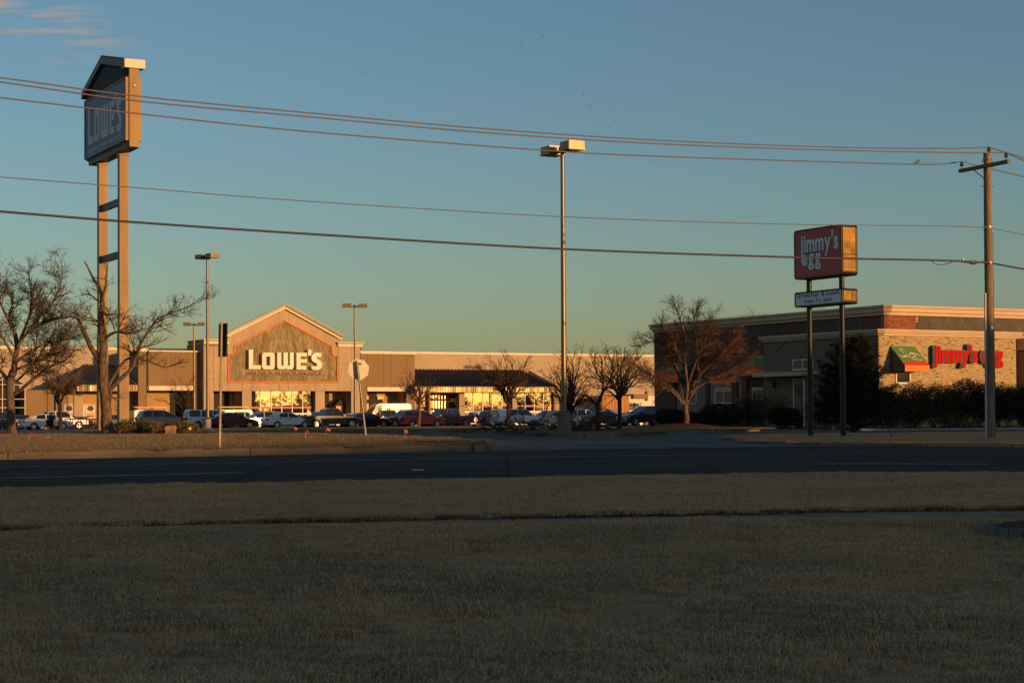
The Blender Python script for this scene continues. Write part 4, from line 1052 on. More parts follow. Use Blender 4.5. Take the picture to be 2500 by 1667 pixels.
opening(FB, 896, 993, 955, 3.0, [(922, 943, 'dark', .06)])
# glazed entrance bay
def glazed(f, x0, x1, ytop, ybot, nm, setb, fin=True):
    u0_, u1_ = f.U(x0), f.U(x1); zt_, zb_ = f.Z((x0 + x1) / 2, ytop), f.Z((x0 + x1) / 2, ybot)
    win = bpy.data.objects.new('shop_window', None); C.objects.link(win); win.parent = store; ROOT[win] = ROOT[store]
    for i in range(nm):
        a, b = u0_ + (u1_ - u0_) * i / nm, u0_ + (u1_ - u0_) * (i + 1) / nm
        mb = MB(); tl = random.Random(i + nm).uniform(-.006, .006)
        c = f.at((a + b) / 2, (zt_ + zb_) / 2, -setb); ez = UP * ((zt_ - zb_) / 2) + f.n * tl
        mb.obox(c, f.e * ((b - a) / 2 - .03) + f.n * tl * .5, f.n * .01, ez); mb.build('pane', M['glass'], win)
        if i:
            mb = MB(); f.box(mb, a - .05, a + .05, zb_, zt_, -setb - .02, -setb + .08); mb.build('mullion', M['frame_white'], win)
    mb = MB(); f.box(mb, u0_, u1_, zb_ + .55, zb_ + .78, -setb + .02, -setb + .07); mb.build('rail', M['red_band'], win)
    mb = MB(); f.box(mb, u0_, u1_, zb_ - .22, zb_, -setb - .05, -setb + .1); mb.build('sill', M['frame_white'], win)
    mb = MB(); f.box(mb, u0_, u1_, GZ, zb_ - .22, -setb - .1, -setb + .04); mb.build('stall_riser', M['eifs'], win)
    mb = MB(); f.box(mb, u0_, u1_, zb_ - .1, zt_, -setb - 6, -setb - 5.9); mb.build('shop_back', M['recess'], win)
    rg = random.Random(nm * 7)                      # stock and posters seen dimly inside
    for k in range(nm * 2):
        u = rg.uniform(u0_ + .3, u1_ - .6); h = rg.uniform(.5, 1.6)
        mb = MB(); f.box(mb, u, u + rg.uniform(.3, .8), zb_, zb_ + h, -setb - rg.uniform(1, 4), -setb - .8); mb.build('display', M[rg.choice(['cream', 'recess', 'eifs_dark', 'dark'])], win)
glazed(FA, 614.5, 769.5, 954.5, 1008, 6, .75)
# ---- lower wings either side of the entrance
def wing(x0, x1, yl, ox0, ox1, oy0, oy1, joints, hj):
    zt_ = FB.Z((x0 + x1) / 2, yl); a, b = FB.U(x0), FB.U(x1); zb_ = FB.Z((ox0 + ox1) / 2, oy1)
    mb = MB(); FB.box(mb, a, b, zb_, zt_, -.4, -.04)
    FB.box(mb, a, FB.U(ox0), GZ, zb_, -1, -.04); FB.box(mb, FB.U(ox1), b, GZ, zb_, -1, -.04)
    FB.box(mb, a, a + .35, GZ, zt_, -7.8, -.4); FB.box(mb, b - .35, b, GZ, zt_, -7.8, -.4); FB.box(mb, a, b, zt_ - .5, zt_ - .4, -7.8, -.4)
    mb.build('wing_wall', M['eifs_back'], store)
    js = [x0] + joints + [x1]
    for i in range(len(js) - 1):
        side = js[i + 1] <= ox0 + .5 or js[i] >= ox1 - .5
        ys = [yl] + hj + [oy0 if not side else None]
        for k in range(len(ys) - 1):
            y0 = ys[k]; y1 = ys[k + 1]; mb = MB()
            z_hi = FB.Z((x0 + x1) / 2, y0); z_lo = FB.Z((x0 + x1) / 2, y1) if y1 else GZ
            FB.box(mb, FB.U(js[i]) + .02, FB.U(js[i + 1]) - .02, z_lo + .02, z_hi - .02, -.04, 0); mb.build('wall_panel', M['eifs_dark'], store)
    mb = MB(); FB.rect(mb, x0 - .5, yl - 1, x1 + .5, yl + 2.2, -.4, .16); mb.build('wing_cap', M['cream'], store)
    mb = MB(); FB.rect(mb, ox0, oy0, ox1, oy1, -.04, .14); mb.build('lintel_band', M['cream'], store)
wing(337.4, 495.5, 856.5, 358.5, 471, 942, 953, [358.5, 407, 427, 471], [889, 909])
wing(880, 1013, 862, 896, 993, 945, 955, [896, 937, 955, 993], [892, 914])
mb = MB(); FB.box(mb, FB.U(992), FB.U(995.5), GZ, FB.Z(990, 943), -.8, .05); mb.build('downpipe', M['steel_dark'], store)
# a display of sheds and banners inside the right openings
def banner(f, x0, y0, x1, y1, off, m='cream'):
    mb = MB(); f.rect(mb, x0, y0, x1, y1, off, off + .03); return mb.build('banner', M[m], store)
banner(FB, 897, 974, 955, 984, -2.6, 'dark')
for (a, b, y0, y1) in ((897, 921, 966, 974), (943, 958, 966, 974), (897, 921, 984, 1004)): banner(FB, a, y0, b, y1, -2.7, 'ladder_yellow')
mb = MB(); FA.box(mb, FA.U(833), FA.U(850), GZ, FA.Z(840, 990), -2.7, -1.6); mb.build('display_shed', M['ladder_orange'], store)
mb = MB(); a, b, zz_ = FA.U(828), FA.U(855), FA.Z(840, 990)
mb.prism([FA.at(a, zz_, -2.9), FA.at(b, zz_, -2.9), FA.at((a + b) / 2, zz_ + .8, -2.9)], NN * 1.5); mb.build('shed_roof', M['dark'], store)
# ---- canopies: standing seam roofs with bright fascias
def canopy(xl, xr, ye, rl, rr, yr, npan, left_hip):
    ze = FE.Z((xl + xr) / 2, ye); zr = FC.Z((rl + rr) / 2, yr)
    eu0, eu1 = FE.U(xl, ye), FE.U(xr, ye); ru0, ru1 = FC.U(rl, yr), FC.U(rr, yr)
    E_ = lambda u, dz=0: FE.at(u, ze + dz); R__ = lambda u, dz=0: FC.at(u, zr + dz)
    n = npan
    for i in range(n):
        ua, ub = eu0 + (eu1 - eu0) * i / n, eu0 + (eu1 - eu0) * (i + 1) / n
        def ridge_pt(u):                            # seam runs straight back to the ridge or to the hip
            if ru0 <= u <= ru1: return R__(u)
            if u < ru0:
                if abs(ru0 - eu0) < .3: return R__(ru0)
                t = (u - eu0) / (ru0 - eu0)
                return E_(eu0).lerp(R__(ru0), max(0, t))
            t = (eu1 - u) / (eu1 - ru1); return E_(eu1).lerp(R__(ru1), max(0, t))
        mb = MB(); p = [E_(ua), E_(ub), ridge_pt(ub), ridge_pt(ua)]
        if (p[2] - p[3]).length < .02 and (p[1] - p[2]).length < .02: continue
        mb.prism(p, (0, 0, .06)); o = mb.build('roof_panel', M['metal_roof'], store)
        q = ridge_pt(ua)
        if (q - p[0]).length > .3:
            sm = MB(); sm.tube([p[0] + V((0, 0, .12)), q + V((0, 0, .12))], .10, 4); sm.build('seam', M['metal_roof_seam'], o)
    # hip ends back to the wall
    for eu, ru, on in ((eu0, ru0, left_hip), (eu1, ru1, True)):
        if not on: continue
        mb = MB(); mb.prism([E_(eu), R__(ru), FC.at(eu, ze)], (0, 0, .06)); mb.build('hip_end', M['metal_roof'], store)
        mb = MB(); s_ = -.05 if eu == eu0 else .0
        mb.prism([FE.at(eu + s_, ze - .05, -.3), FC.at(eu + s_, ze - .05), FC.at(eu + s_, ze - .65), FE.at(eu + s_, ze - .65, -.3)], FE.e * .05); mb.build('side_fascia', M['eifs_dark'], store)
    mb = MB(); mb.tube([R__(ru0, .12), R__(ru1, .12)], .13, 5); mb.build('ridge_cap', M['fascia_gold'], store)
    nf = int(npan * 1.45)
    for i in range(nf):
        ua, ub = eu0 + (eu1 - eu0) * i / nf, eu0 + (eu1 - eu0) * (i + 1) / nf
        mb = MB(); tl = random.Random(i).uniform(-.04, .04)
        mb.prism([FE.at(ua + .03, ze - .02, -.1 + tl), FE.at(ub - .03, ze - .02, -.1 - tl), FE.at(ub - .03, ze - .62, -.16 - tl), FE.at(ua + .03, ze - .62, -.16 + tl)], -FE.n * .03); mb.build('fascia_panel', M['fascia_gold'], store)
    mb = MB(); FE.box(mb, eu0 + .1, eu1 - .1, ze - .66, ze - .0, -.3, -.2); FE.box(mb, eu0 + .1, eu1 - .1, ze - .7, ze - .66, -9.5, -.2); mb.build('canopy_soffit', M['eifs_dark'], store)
    return ze
ze = canopy(1013.6, 1364.5, 945, 1013.6, 1294, 905, 40, False)
canopy(188, 337, 940.5, 206, 337, 893, 17, True)
# storefront under the right canopy
FD = Facade(P0 - NN * 1.2)
def pier(x0, x1, m='block', f=FD, d=1.0):
    mb = MB(); f.box(mb, f.U(x0), f.U(x1), GZ, ze - .7, -d, 0); mb.build('pier', M[m], store)
pier(1121, 1134); pier(1251, 1262); pier(1356, 1364); pier(1013, 1016); pier(1047, 1052, 'eifs_dark'); pier(1352, 1356, 'eifs_dark')
glazed(FD, 1134, 1251, 957, 1003, 5, .4); glazed(FD, 1262, 1352, 957, 1003, 4, .4); glazed(FD, 1016, 1047, 957, 1003, 2, .6)
mb = MB(); FD.box(mb, FD.U(1050), FD.U(1122), GZ, ze - .65, -5.2, -5); mb.build('entry_recess', M['dark'], store)
for x0 in (1067, 1074, 1081, 1088, 1095.5, 1103, 1110):
    mb = MB(); FD.box(mb, FD.U(x0), FD.U(x0 + (3.2 if x0 < 1090 else 2.2)), GZ + 1.2, ze - .9, -2.2, -2.1); mb.build('door_stile', M['fascia_gold'], store)
for y0 in (973, 996):
    mb = MB(); FD.rect(mb, 1064, y0, 1118, y0 + 4.5, -2.08, -1.9); mb.build('door_rail', M['dark'], store)
mb = MB(); FD.box(mb, FD.U(1356), FD.U(1366), GZ, ze - .7, -7.8, -.02); mb.build('end_wall', M['eifs_dark'], store)
# left shopfront: plain bays, posters, wall lamps
FL = Facade(P0 - NN * 3)
for x0, x1, m in ((116, 158, 'eifs_dark'), (158, 182, 'recess'), (182, 203, 'eifs'), (203, 236, 'recess'), (236, 262, 'dark'), (262, 290, 'recess'), (290, 312, 'dark'), (312, 325, 'recess'), (325, 338, 'dark')):
    mb = MB(); FL.box(mb, FL.U(x0), FL.U(x1), GZ, FL.Z(230, 951), -1, 0 if m != 'dark' else -.3); mb.build('shopfront_bay', M[m], store)
mb = MB(); FE.box(mb, FE.U(181), FE.U(184), GZ, FE.Z(185, 951), -.5, -.25); mb.build('canopy_post', M['steel_dark'], store)
for x0, x1 in ((157, 181), (209, 232)):
    po = banner(FL, x0, 986, x1, 1021, .02, 'cream')
    for k, (y0, y1, m) in enumerate(((988, 990, 'eifs_dark'), (1005.5, 1007, 'orange_trim'), (1009.5, 1011, 'eifs_dark'), (1013, 1018, 'eifs_dark'))):
        mb = MB(); FL.rect(mb, x0 + 2, y0, x1 - 2, y1, .052, .058); q = mb.build('poster_print', M[m], po)
    ce = FL.uz((x0 + x1) / 2, 997); mb = MB(); mb.prism([FL.at(ce[0] + .4 * math.cos(a), ce[1] + .3 * math.sin(a), .052) for a in frange(0, 6.0, 15)], NN * .006); mb.build('poster_emblem', M['siding'], po)
banner(FL, 203, 986, 207.5, 1021, .02)
# far left: garden centre frame of white lattice bars with its own little gable
FG = Facade(P0 - NN * 2)
mb = MB(); FG.box(mb, FG.U(-160), FG.U(61), GZ, FG.Z(20, 936), -3, -2.8); mb.build('garden_screen', M['dark'], store)
for x0 in (-110, -80, -52, -23, 6, 34, 61):
    mb = MB(); FG.box(mb, FG.U(x0) - .035, FG.U(x0) + .035, GZ, FG.Z(20, 924 if x0 in (6, 34) else 939), -.1, .0); mb.build('lattice_post', M['cream'], store)
for y0 in (939, 974, 995):
    mb = MB(); FG.box(mb, FG.U(-160), FG.U(61), FG.Z(20, y0) - .03, FG.Z(20, y0) + .03, -.12, -.02); mb.build('lattice_rail', M['cream'], store)
for (a, b) in (((-12, 936), (20, 913)), ((20, 913), (60, 936))):
    mb = MB(); FG.poly(mb, [a, b, (b[0], b[1] + 1.4), (a[0], a[1] + 1.4)], -.2, .05); mb.build('gable_edge', M['cream'], store)
mb = MB(); FG.poly(mb, [(-12, 938), (20, 915), (60, 938)], -2.5, -.25); mb.build('gable_front', M['dark'], store)
mb = MB(); FG.box(mb, FG.U(61.5), FG.U(116), GZ, FG.Z(90, 952), -3, -.3); mb.build('garden_wall', M['eifs_dark'], store)
# ================================================================== beyond the store's right end
FF = Facade(W(1500, 1000, 232))
fence = thing('cedar_fence', FF.at(FF.U(1470), GZ), 'sunlit orange cedar fence past the right end of the store', 'fence')
x = 1470
while x < 1535.5:
    mb = MB(); FF.box(mb, FF.U(x), FF.U(x + 1.9), GZ, FF.Z(1500, 966 + (int(x * 3) % 3) * .4), 0, .03); mb.build('board', M['fence_wood'], fence); x += 2.05
for y0 in (972, 992):
    mb = MB(); FF.box(mb, FF.U(1470), FF.U(1535), FF.Z(1500, y0), FF.Z(1500, y0) + .12, -.06, 0); mb.build('rail', M['fence_wood'], fence)
FH = Facade(W(1560, 1000, 236))
hut = thing('small_building', FH.at(FH.U(1558), GZ), 'small pale building with a brown fascia between the cedar fence and the restaurant', 'building')
mb = MB(); FH.box(mb, FH.U(1535.5), FH.U(1640), GZ, FH.Z(1560, 966), -9, 0); mb.build('wall', M['cream'], hut)
mb = MB(); FH.box(mb, FH.U(1542), FH.U(1575), FH.Z(1560, 973), FH.Z(1560, 962), -8, .5); mb.build('fascia', M['brown_siding'], hut)
mb = MB(); FH.box(mb, FH.U(1575.5), FH.U(1579.5), FH.Z(1577, 978), FH.Z(1577, 955), -.2, .3); mb.build('chimney', M['eifs_dark'], hut)
mb = MB(); FH.box(mb, FH.U(1547), FH.U(1549.5), FH.Z(1548, 993), FH.Z(1548, 983), .0, .1); mb.build('wall_light', M['dark'], hut)
bnr = thing('brown_banner_frame', FH.at(FH.U(1570), GZ, 4), 'brown curved banner in a white frame beside the small pale building', 'banner')
mb = MB()
for xx in (1554, 1588): mb.tube([FH.at(FH.U(xx), GZ, 4), FH.at(FH.U(xx), FH.Z(1570, 976), 4)], .08, 6)
mb.build('frame', M['frame_white'], bnr)
mb = MB(); FH.poly(mb, [(1556.5, 978), (1585, 978), (1586, 986)] + [(1586 - i * 3.6, 986 + 2.2 * math.sin(math.pi * i / 8)) for i in range(1, 8)] + [(1557, 985)], 4, 4.05); mb.build('canvas', M['brown_siding'], bnr)
mb = MB(); FH.rect(mb, 1562, 979.5, 1568, 983, 4.05, 4.07); mb.build('patch', M['cream'], bnr)
mb = MB(); FH.rect(mb, 1556, 988.5, 1586, 994, 4, 4.05); mb.build('white_board', M['frame_white'], bnr)
# ================================================================== the restaurant on the right
NS = V((-math.cos(TH), -math.sin(TH), 0))           # its shaded side looks this way
ES = V((-math.sin(TH), math.cos(TH), 0))            # along that side, away from the road
C1 = W(2146, 1000, 93)
JF, JS = Facade(C1), Facade(C1, ES, NS)             # low brick volume: front and side
C2 = W(2161, 1000, 94.3)
KF, KS = Facade(C2), Facade(C2, ES, NS)             # tall rear volume: front and side
JZ = H(-0.92)
rest = thing('restaurant_building', V((C1.x, C1.y, JZ)), 'brick restaurant with red channel letters on its sunlit front and green striped awnings', 'restaurant')
def rp(name, m, f, **k):
    mb = MB(); f(mb); return mb.build(name, M[m], rest, **k)
lu = JF.U(2481, 900); lz = JF.Z(2300, 820); ls = JS.U(1864.7, 900)
def lowvol(mb):
    JF.box(mb, 0.0, lu, JZ, lz, -.3, -.012)
    JF.box(mb, lu - .3, lu, JZ, lz, -4, -.3)
rp('front_wall', 'mortar', lowvol)
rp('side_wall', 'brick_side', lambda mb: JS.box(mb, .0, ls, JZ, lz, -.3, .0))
rp('low_roof', 'slate', lambda mb: mb.prism([JF.at(.1, lz - .3, -.3), JF.at(lu - .1, lz - .3, -.3), JF.at(lu - .1, lz - .3, -8), JF.at(.1, lz - .3, -8)], (0, 0, .1)))
# brick courses of the sunlit front: the nearest-showing 230 one by one, the rest as one mass
rng = random.Random(11)
BW, BH, BJ = .203, .073, .0115
proto = MB(); proto.box((0, 0, 0), BW, .03, BH)
ang = math.atan2(E1.y, E1.x)
def brick_mesh(name, m):
    me = bpy.data.meshes.new(name); me.from_pydata([tuple(v) for v in proto.v], [], proto.f); me.materials.append(M[m]); return me
bt, bb = brick_mesh('brick', 'brick_tan'), brick_mesh('brick', 'brick_brown')
slots = []
rowsn = int((lz - JZ) / (BH + BJ))
for r in range(rowsn):
    z = lz - .01 - (r + .5) * (BH + BJ)
    if z < JZ: break
    off = (BW + BJ) / 2 if r % 2 else 0
    u = .02 + BW / 2 - off
    while u < lu - BW / 2:
        if u > BW / 2 - .01: slots.append((u, z))
        u += BW + BJ
# the window behind the awning
wu0, wu1, wz0, wz1 = JF.U(2186, 930), JF.U(2222, 930), JF.Z(2205, 937), JF.Z(2205, 880)
slots = [q for q in slots if not (wu0 - .12 < q[0] < wu1 + .12 and wz0 - .06 < q[1] < wz1)]
vis = [q for q in slots if q[1] > JF.Z(2350, 935)]
one = set(rng.sample(range(len(vis)), 195)); rest_b = []
for i, (u, z) in enumerate(vis):
    o_ = rng.uniform(-.004, .006); dark_ = rng.random() < .10
    if i in one: share(bb if dark_ else bt, 'brick', JF.at(u, z, -.006 + o_), rest, (0, 0, ang))
    else: rest_b.append((u, z, o_, dark_))
rest_b += [(u, z, 0, rng.random() < .1) for u, z in slots if z <= JF.Z(2350, 935)]
for flag, m in ((False, 'brick_tan'), (True, 'brick_brown')):
    mb = MB()
    for u, z, o_, dk in rest_b:
        if dk == flag: mb.obox(JF.at(u, z, -.006 + o_), E1 * BW / 2, NN * .015, UP * BH / 2)
    o = mb.build('brick_courses', M[m], rest); o['kind'] = 'stuff'
# soldier course under the sign
sz0, sz1 = JF.Z(2350, 924), JF.Z(2350, 906)
# cornices in three steps, round the corner
def cornice(F, S, x1, yl, yh, xm, steps, back_u, side_u, name, m='cornice'):
    zt_, zb_ = F.Z(xm, yl), F.Z(xm, yh); h = zt_ - zb_
    for i, (a, b, o) in enumerate(steps):
        rp(name, m, lambda mb: F.box(mb, -o + .001, back_u + (o if x1 else 0), zt_ - h * b + .004, zt_ - h * a - .004, -.3, o))
        rp(name, m, lambda mb: S.box(mb, -o + .003 * 0 + .3 * 0, side_u + o * 0.5, zt_ - h * b + .004, zt_ - h * a - .004, -.3, o - .002))
    rp(name + '_core', m, lambda mb: F.box(mb, .02, back_u, zb_ + .01, zt_ - .02, -.3, .03))
    rp(name + '_core', m, lambda mb: S.box(mb, .02, side_u, zb_ + .01, zt_ - .02, -.3, .03))
    return zt_, zb_
cornice(JF, JS, True, 803.5, 819, 2160, ((0, .34, .30), (.36, .64, .24), (.66, 1, .12)), lu, ls, 'low_cornice')
ku = KF.U(2700, 800); ks = KS.U(1596.5, 800)
kzt = KF.Z(2165, 745.5); kzb = KF.Z(2165, 769)
rp('tall_front_wall', 'mortar', lambda mb: KF.box(mb, 0, ku, JZ, kzt - .1, -.3, -.02))
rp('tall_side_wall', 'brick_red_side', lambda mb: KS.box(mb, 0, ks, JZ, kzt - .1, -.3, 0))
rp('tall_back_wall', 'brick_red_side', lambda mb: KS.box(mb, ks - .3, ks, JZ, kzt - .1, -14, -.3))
rp('tall_roof', 'slate', lambda mb: mb.prism([KF.at(.1, kzt - .4, -.3), KF.at(ku - .1, kzt - .4, -.3), KF.at(ku - .1, kzt - .4, -ks + .3), KF.at(.1, kzt - .4, -ks + .3)], (0, 0, .1)))
cornice(KF, KS, False, 745, 769, 2165, ((0, .24, .34), (.26, .68, .26), (.70, 1, .13)), ku, ks, 'high_cornice')
# red brick pier on the sunlit front
br = brick_mesh('brick', 'brick_red')
pu = KF.U(2236, 785); z = kzb - .02 - BH / 2; r = 0; nred = 0
while z > KF.Z(2180, 806):
    u = .0 + BW / 2 - ((BW + .014) / 2 if r % 2 else 0)
    while u < pu + .01:
        if u > .03 and nred < 104: share(br, 'brick', KF.at(u, z, -.008 + rng.uniform(0, .006)), rest, (0, 0, ang)); nred += 1
        u += BW + .014
    z -= BH + .013; r += 1
# slate panels of the frieze
x = 2237.0
while x < 2640:
    w_ = rng.uniform(14, 18); mid = KF.Z(2240, 786)
    rp('frieze_panel', 'slate', lambda mb: KF.box(mb, KF.U(x, 790) + .006, KF.U(x + w_, 790) - .006, KF.Z(2240, 812), mid - .005, -.02, .02))
    rp('frieze_panel', 'slate', lambda mb: KF.box(mb, KF.U(x + 6, 790) + .006, KF.U(x + 6 + w_, 790) - .006, mid + .005, kzb - .01, -.02, .025))
    x += w_
# side frieze: slate fields between brick piers
for a, b in ((.2, 2.3),):
    pass
for x0, x1 in ((2000, 2108), (1800, 1898), (1640, 1760)):
    rp('side_frieze', 'slate', lambda mb: KS.box(mb, KS.U(x1, 790), KS.U(x0, 790), KS.Z(2000, 806) - .2, kzb - .02, 0, .03))
# right-hand lower bay beyond the brick front
rp('right_bay_wall', 'brown_siding', lambda mb: KF.box(mb, KF.U(2484, 900), ku, JZ, KF.Z(2490, 858), -.02, .9))
for y0, y1, o in ((829, 838, 1.15), (838.6, 846, 1.08), (846.6, 857, 1.0)):
    rp('right_bay_cornice', 'cornice', lambda mb: KF.rect(mb, 2483, y0, 2700, y1, -.02, o))
# awnings
def awning(F, x0, x1, yt, ybs, ybv, proj, print_=True, pxs=None):
    a, b = F.U(x0, yt), F.U(x1, yt); z1_ = F.Z((x0 + x1) / 2, yt); zs = z1_ - (F.Z((x0 + x1) / 2, yt) - F.Z((x0 + x1) / 2, ybs)); zv = zs - (F.Z(x0, ybs) - F.Z(x0, ybv))
    aw = bpy.data.objects.new('awning', None); C.objects.link(aw); aw.parent = rest; ROOT[aw] = ROOT[rest]
    T = lambda u, t, o=0: F.at(u, z1_ + (zs - z1_) * t, .04 + proj * t) + (F.n * (z1_ - zs) + UP * proj).normalized() * o
    for t0, t1, m, nm in ((0, .80, 'awn_green', 'green_canvas'), (.80, 1, 'awn_red', 'red_stripe')):
        mb = MB(); mb.prism([T(a, t0), T(b, t0), T(b, t1), T(a, t1)], -(F.n * .02)); mb.build(nm, M[m], aw)
    mb = MB(); mb.prism([F.at(a, zs, .04 + proj), F.at(b, zs, .04 + proj), F.at(b, zv, .04 + proj), F.at(a, zv, .04 + proj)], -(F.n * .02)); mb.build('orange_valance', M['awn_orange'], aw)
    for u in (a, b - .02):
        mb = MB(); mb.prism([F.at(u, z1_, .04), F.at(u, zs, .03 + proj), F.at(u, zv, .03 + proj), F.at(u, zv, .04)], F.e * .02); mb.build('side_cheek', M['sign_black'], aw)
    if print_:
        mb = MB(); Wd = b - a
        def spiral(cx, cy, r, a0, turns, tail, k=1):
            pts = []
            for i in range(26):
                t = i / 25; aa = a0 + k * turns * 2 * math.pi * t; rr = r * (1 - .82 * t)
                pts.append((cx + rr * math.cos(aa), cy + rr * math.sin(aa)))
            return tail + pts
        curves = [spiral(.28, .26, .13, math.pi * .5, -1.2, [(.02, .60), (.12, .66), (.26, .62), (.36, .50), (.40, .34), (.34, .18)], 1),
                  [(.02, .60), (.16, .68), (.34, .66), (.48, .54), (.60, .44), (.74, .45), (.88, .54), (.96, .70), (.90, .84), (.76, .86), (.66, .80), (.62, .70), (.68, .64), (.75, .68), (.73, .74)],
                  [(.40, .62), (.48, .78), (.56, .84), (.62, .78), (.60, .70), (.53, .70), (.53, .76)], [(.56, .47), (.70, .50), (.76, .58), (.70, .64), (.63, .60), (.66, .54)]]
        for c in curves:
            P = [V((a + Wd * (.06 + .88 * x_), 0, 0)) for x_, _ in c]
            pts = [T(a + Wd * (.05 + .9 * x_), y_ * .84, .012) for x_, y_ in c]
            sp, sr = smooth_path(pts, [.022] * len(pts), 3); mb.tube(sp, sr, 4)
        mb.build('scroll_print', M['awn_scroll'], aw)
    mb = MB()
    for u in (a + .05, b - .05): mb.tube([F.at(u, zv + .02, .05), F.at(u, zv + .02, proj)], .015, 5)
    mb.build('awning_rod', M['steel_dark'], aw)
awning(JF, 2172.5, 2232, 845, 893, 908, 1.15)
wn = rp('window', 'frame_white', lambda mb: [JF.box(mb, wu0, wu1, wz0, wz0 + .09, -.05, .05), JF.box(mb, wu1 - .07, wu1, wz0, wz1, -.05, .05), JF.box(mb, wu0, wu0 + .07, wz0, wz1, -.05, .05)])
mb = MB(); JF.box(mb, wu0 + .07, wu1 - .07, wz0 + .09, wz1, -.03, -.005); mb.build('pane', M['glass_dark'], wn)
# shaded side: awnings, windows, entrance hood, lantern, door
awning(KS, 1826, 1905, 866, 902, 916, 1.1, False)
awning(KS, 1640, 1690, 886, 915, 934, 1.1, False)
def side_window(F, x0, x1, y0, y1, nx=2, ny=2):
    a, b = F.U(x1, y1), F.U(x0, y1); xm = (x0 + x1) / 2; z0, z1_ = F.Z(xm, y1), F.Z(xm, y0)
    wn = rp('window', 'frame_white', lambda mb: [F.box(mb, a, b, z0, z0 + .06, .0, .07), F.box(mb, a, b, z1_ - .06, z1_, 0, .07), F.box(mb, a, a + .06, z0, z1_, 0, .068), F.box(mb, b - .06, b, z0, z1_, 0, .068)]
            + [F.box(mb, a + (b - a) * i / nx - .025, a + (b - a) * i / nx + .025, z0, z1_, 0, .064) for i in range(1, nx)] + ([F.box(mb, a, b, z0 + (z1_ - z0) * .8, z0 + (z1_ - z0) * .8 + .05, 0, .066)] if ny > 1 else []))
    mb = MB(); F.box(mb, a + .05, b - .05, z0 + .05, z1_ - .05, .005, .03); mb.build('pane', M['warm_blind'], wn)
side_window(KS, 1747, 1790, 947, 985); side_window(KS, 1838, 1864, 946, 975); side_window(KS, 1663, 1702, 950, 986)
for x0, x1 in ((1640, 1652), (1725, 1734), (1790, 1803), (1815, 1827)):
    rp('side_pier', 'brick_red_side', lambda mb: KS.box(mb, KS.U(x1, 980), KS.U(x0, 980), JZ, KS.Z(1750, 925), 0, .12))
for x0, x1 in ((1652, 1725), (1734, 1790), (1803, 1815)):
    rp('side_field', 'stone_tan', lambda mb: KS.box(mb, KS.U(x1, 980), KS.U(x0, 980), KS.Z(1750, 1008), KS.Z(1750, 925), 0, .02))
side_window(JS, 1937, 1987, 877, 903, 2, 1)
rp('entrance_hood', 'cornice', lambda mb: JS.box(mb, JS.U(1985, 912), JS.U(1866, 912), JS.Z(1920, 919), JS.Z(1920, 909), 0, .9))
rp('door', 'glass_dark', lambda mb: JS.box(mb, JS.U(1964, 980), JS.U(1941, 980), JZ, JS.Z(1950, 925), 0, .05))
rp('door_frame', 'frame_white', lambda mb: [JS.box(mb, JS.U(1966, 980), JS.U(1964, 980), JZ, JS.Z(1950, 923), 0, .08), JS.box(mb, JS.U(1941, 980), JS.U(1939, 980), JZ, JS.Z(1950, 923), 0, .08)])
for x0, x1 in ((1878, 1932),):                      # hood stays
    rp('hood_stay', 'steel_dark', lambda mb: mb.tube([JS.at(JS.U(1880, 905), JS.Z(1880, 908), .85), JS.at(JS.U(1918, 850), JS.Z(1918, 835), .03)], .02, 5))
    rp('hood_stay', 'steel_dark', lambda mb: mb.tube([JS.at(JS.U(1955, 905), JS.Z(1955, 908), .85), JS.at(JS.U(1985, 850), JS.Z(1985, 833), .03)], .02, 5))
lan = rp('wall_lantern', 'steel_dark', lambda mb: [mb.tube([JS.at(JS.U(1893, 937), JS.Z(1893, 947), .16), JS.at(JS.U(1893, 937), JS.Z(1893, 934), .16), JS.at(JS.U(1893, 937), JS.Z(1893, 929), .16)], [.06, .11, .02], 6), JS.box(mb, JS.U(1893) - .03, JS.U(1893) + .03, JS.Z(1893, 948), JS.Z(1893, 938), 0, .14)])
rp('door_lamp', 'cream', lambda mb: JS.box(mb, JS.U(1998, 912), JS.U(1992, 912), JS.Z(1995, 914), JS.Z(1995, 905), 0, .15))
for xa, xb in ((1742, 1831), (1954, 2010)):          # thin rails on the parapet
    rp('roof_rail', 'galv', lambda mb: mb.tube([KS.at(KS.U(xb, 760), kzt + .0, -.2), KS.at(KS.U(xb, 760), kzt + .12, -.2), KS.at(KS.U(xa, 770), kzt + .12, -.2), KS.at(KS.U(xa, 770), kzt, -.2)], .012, 4))
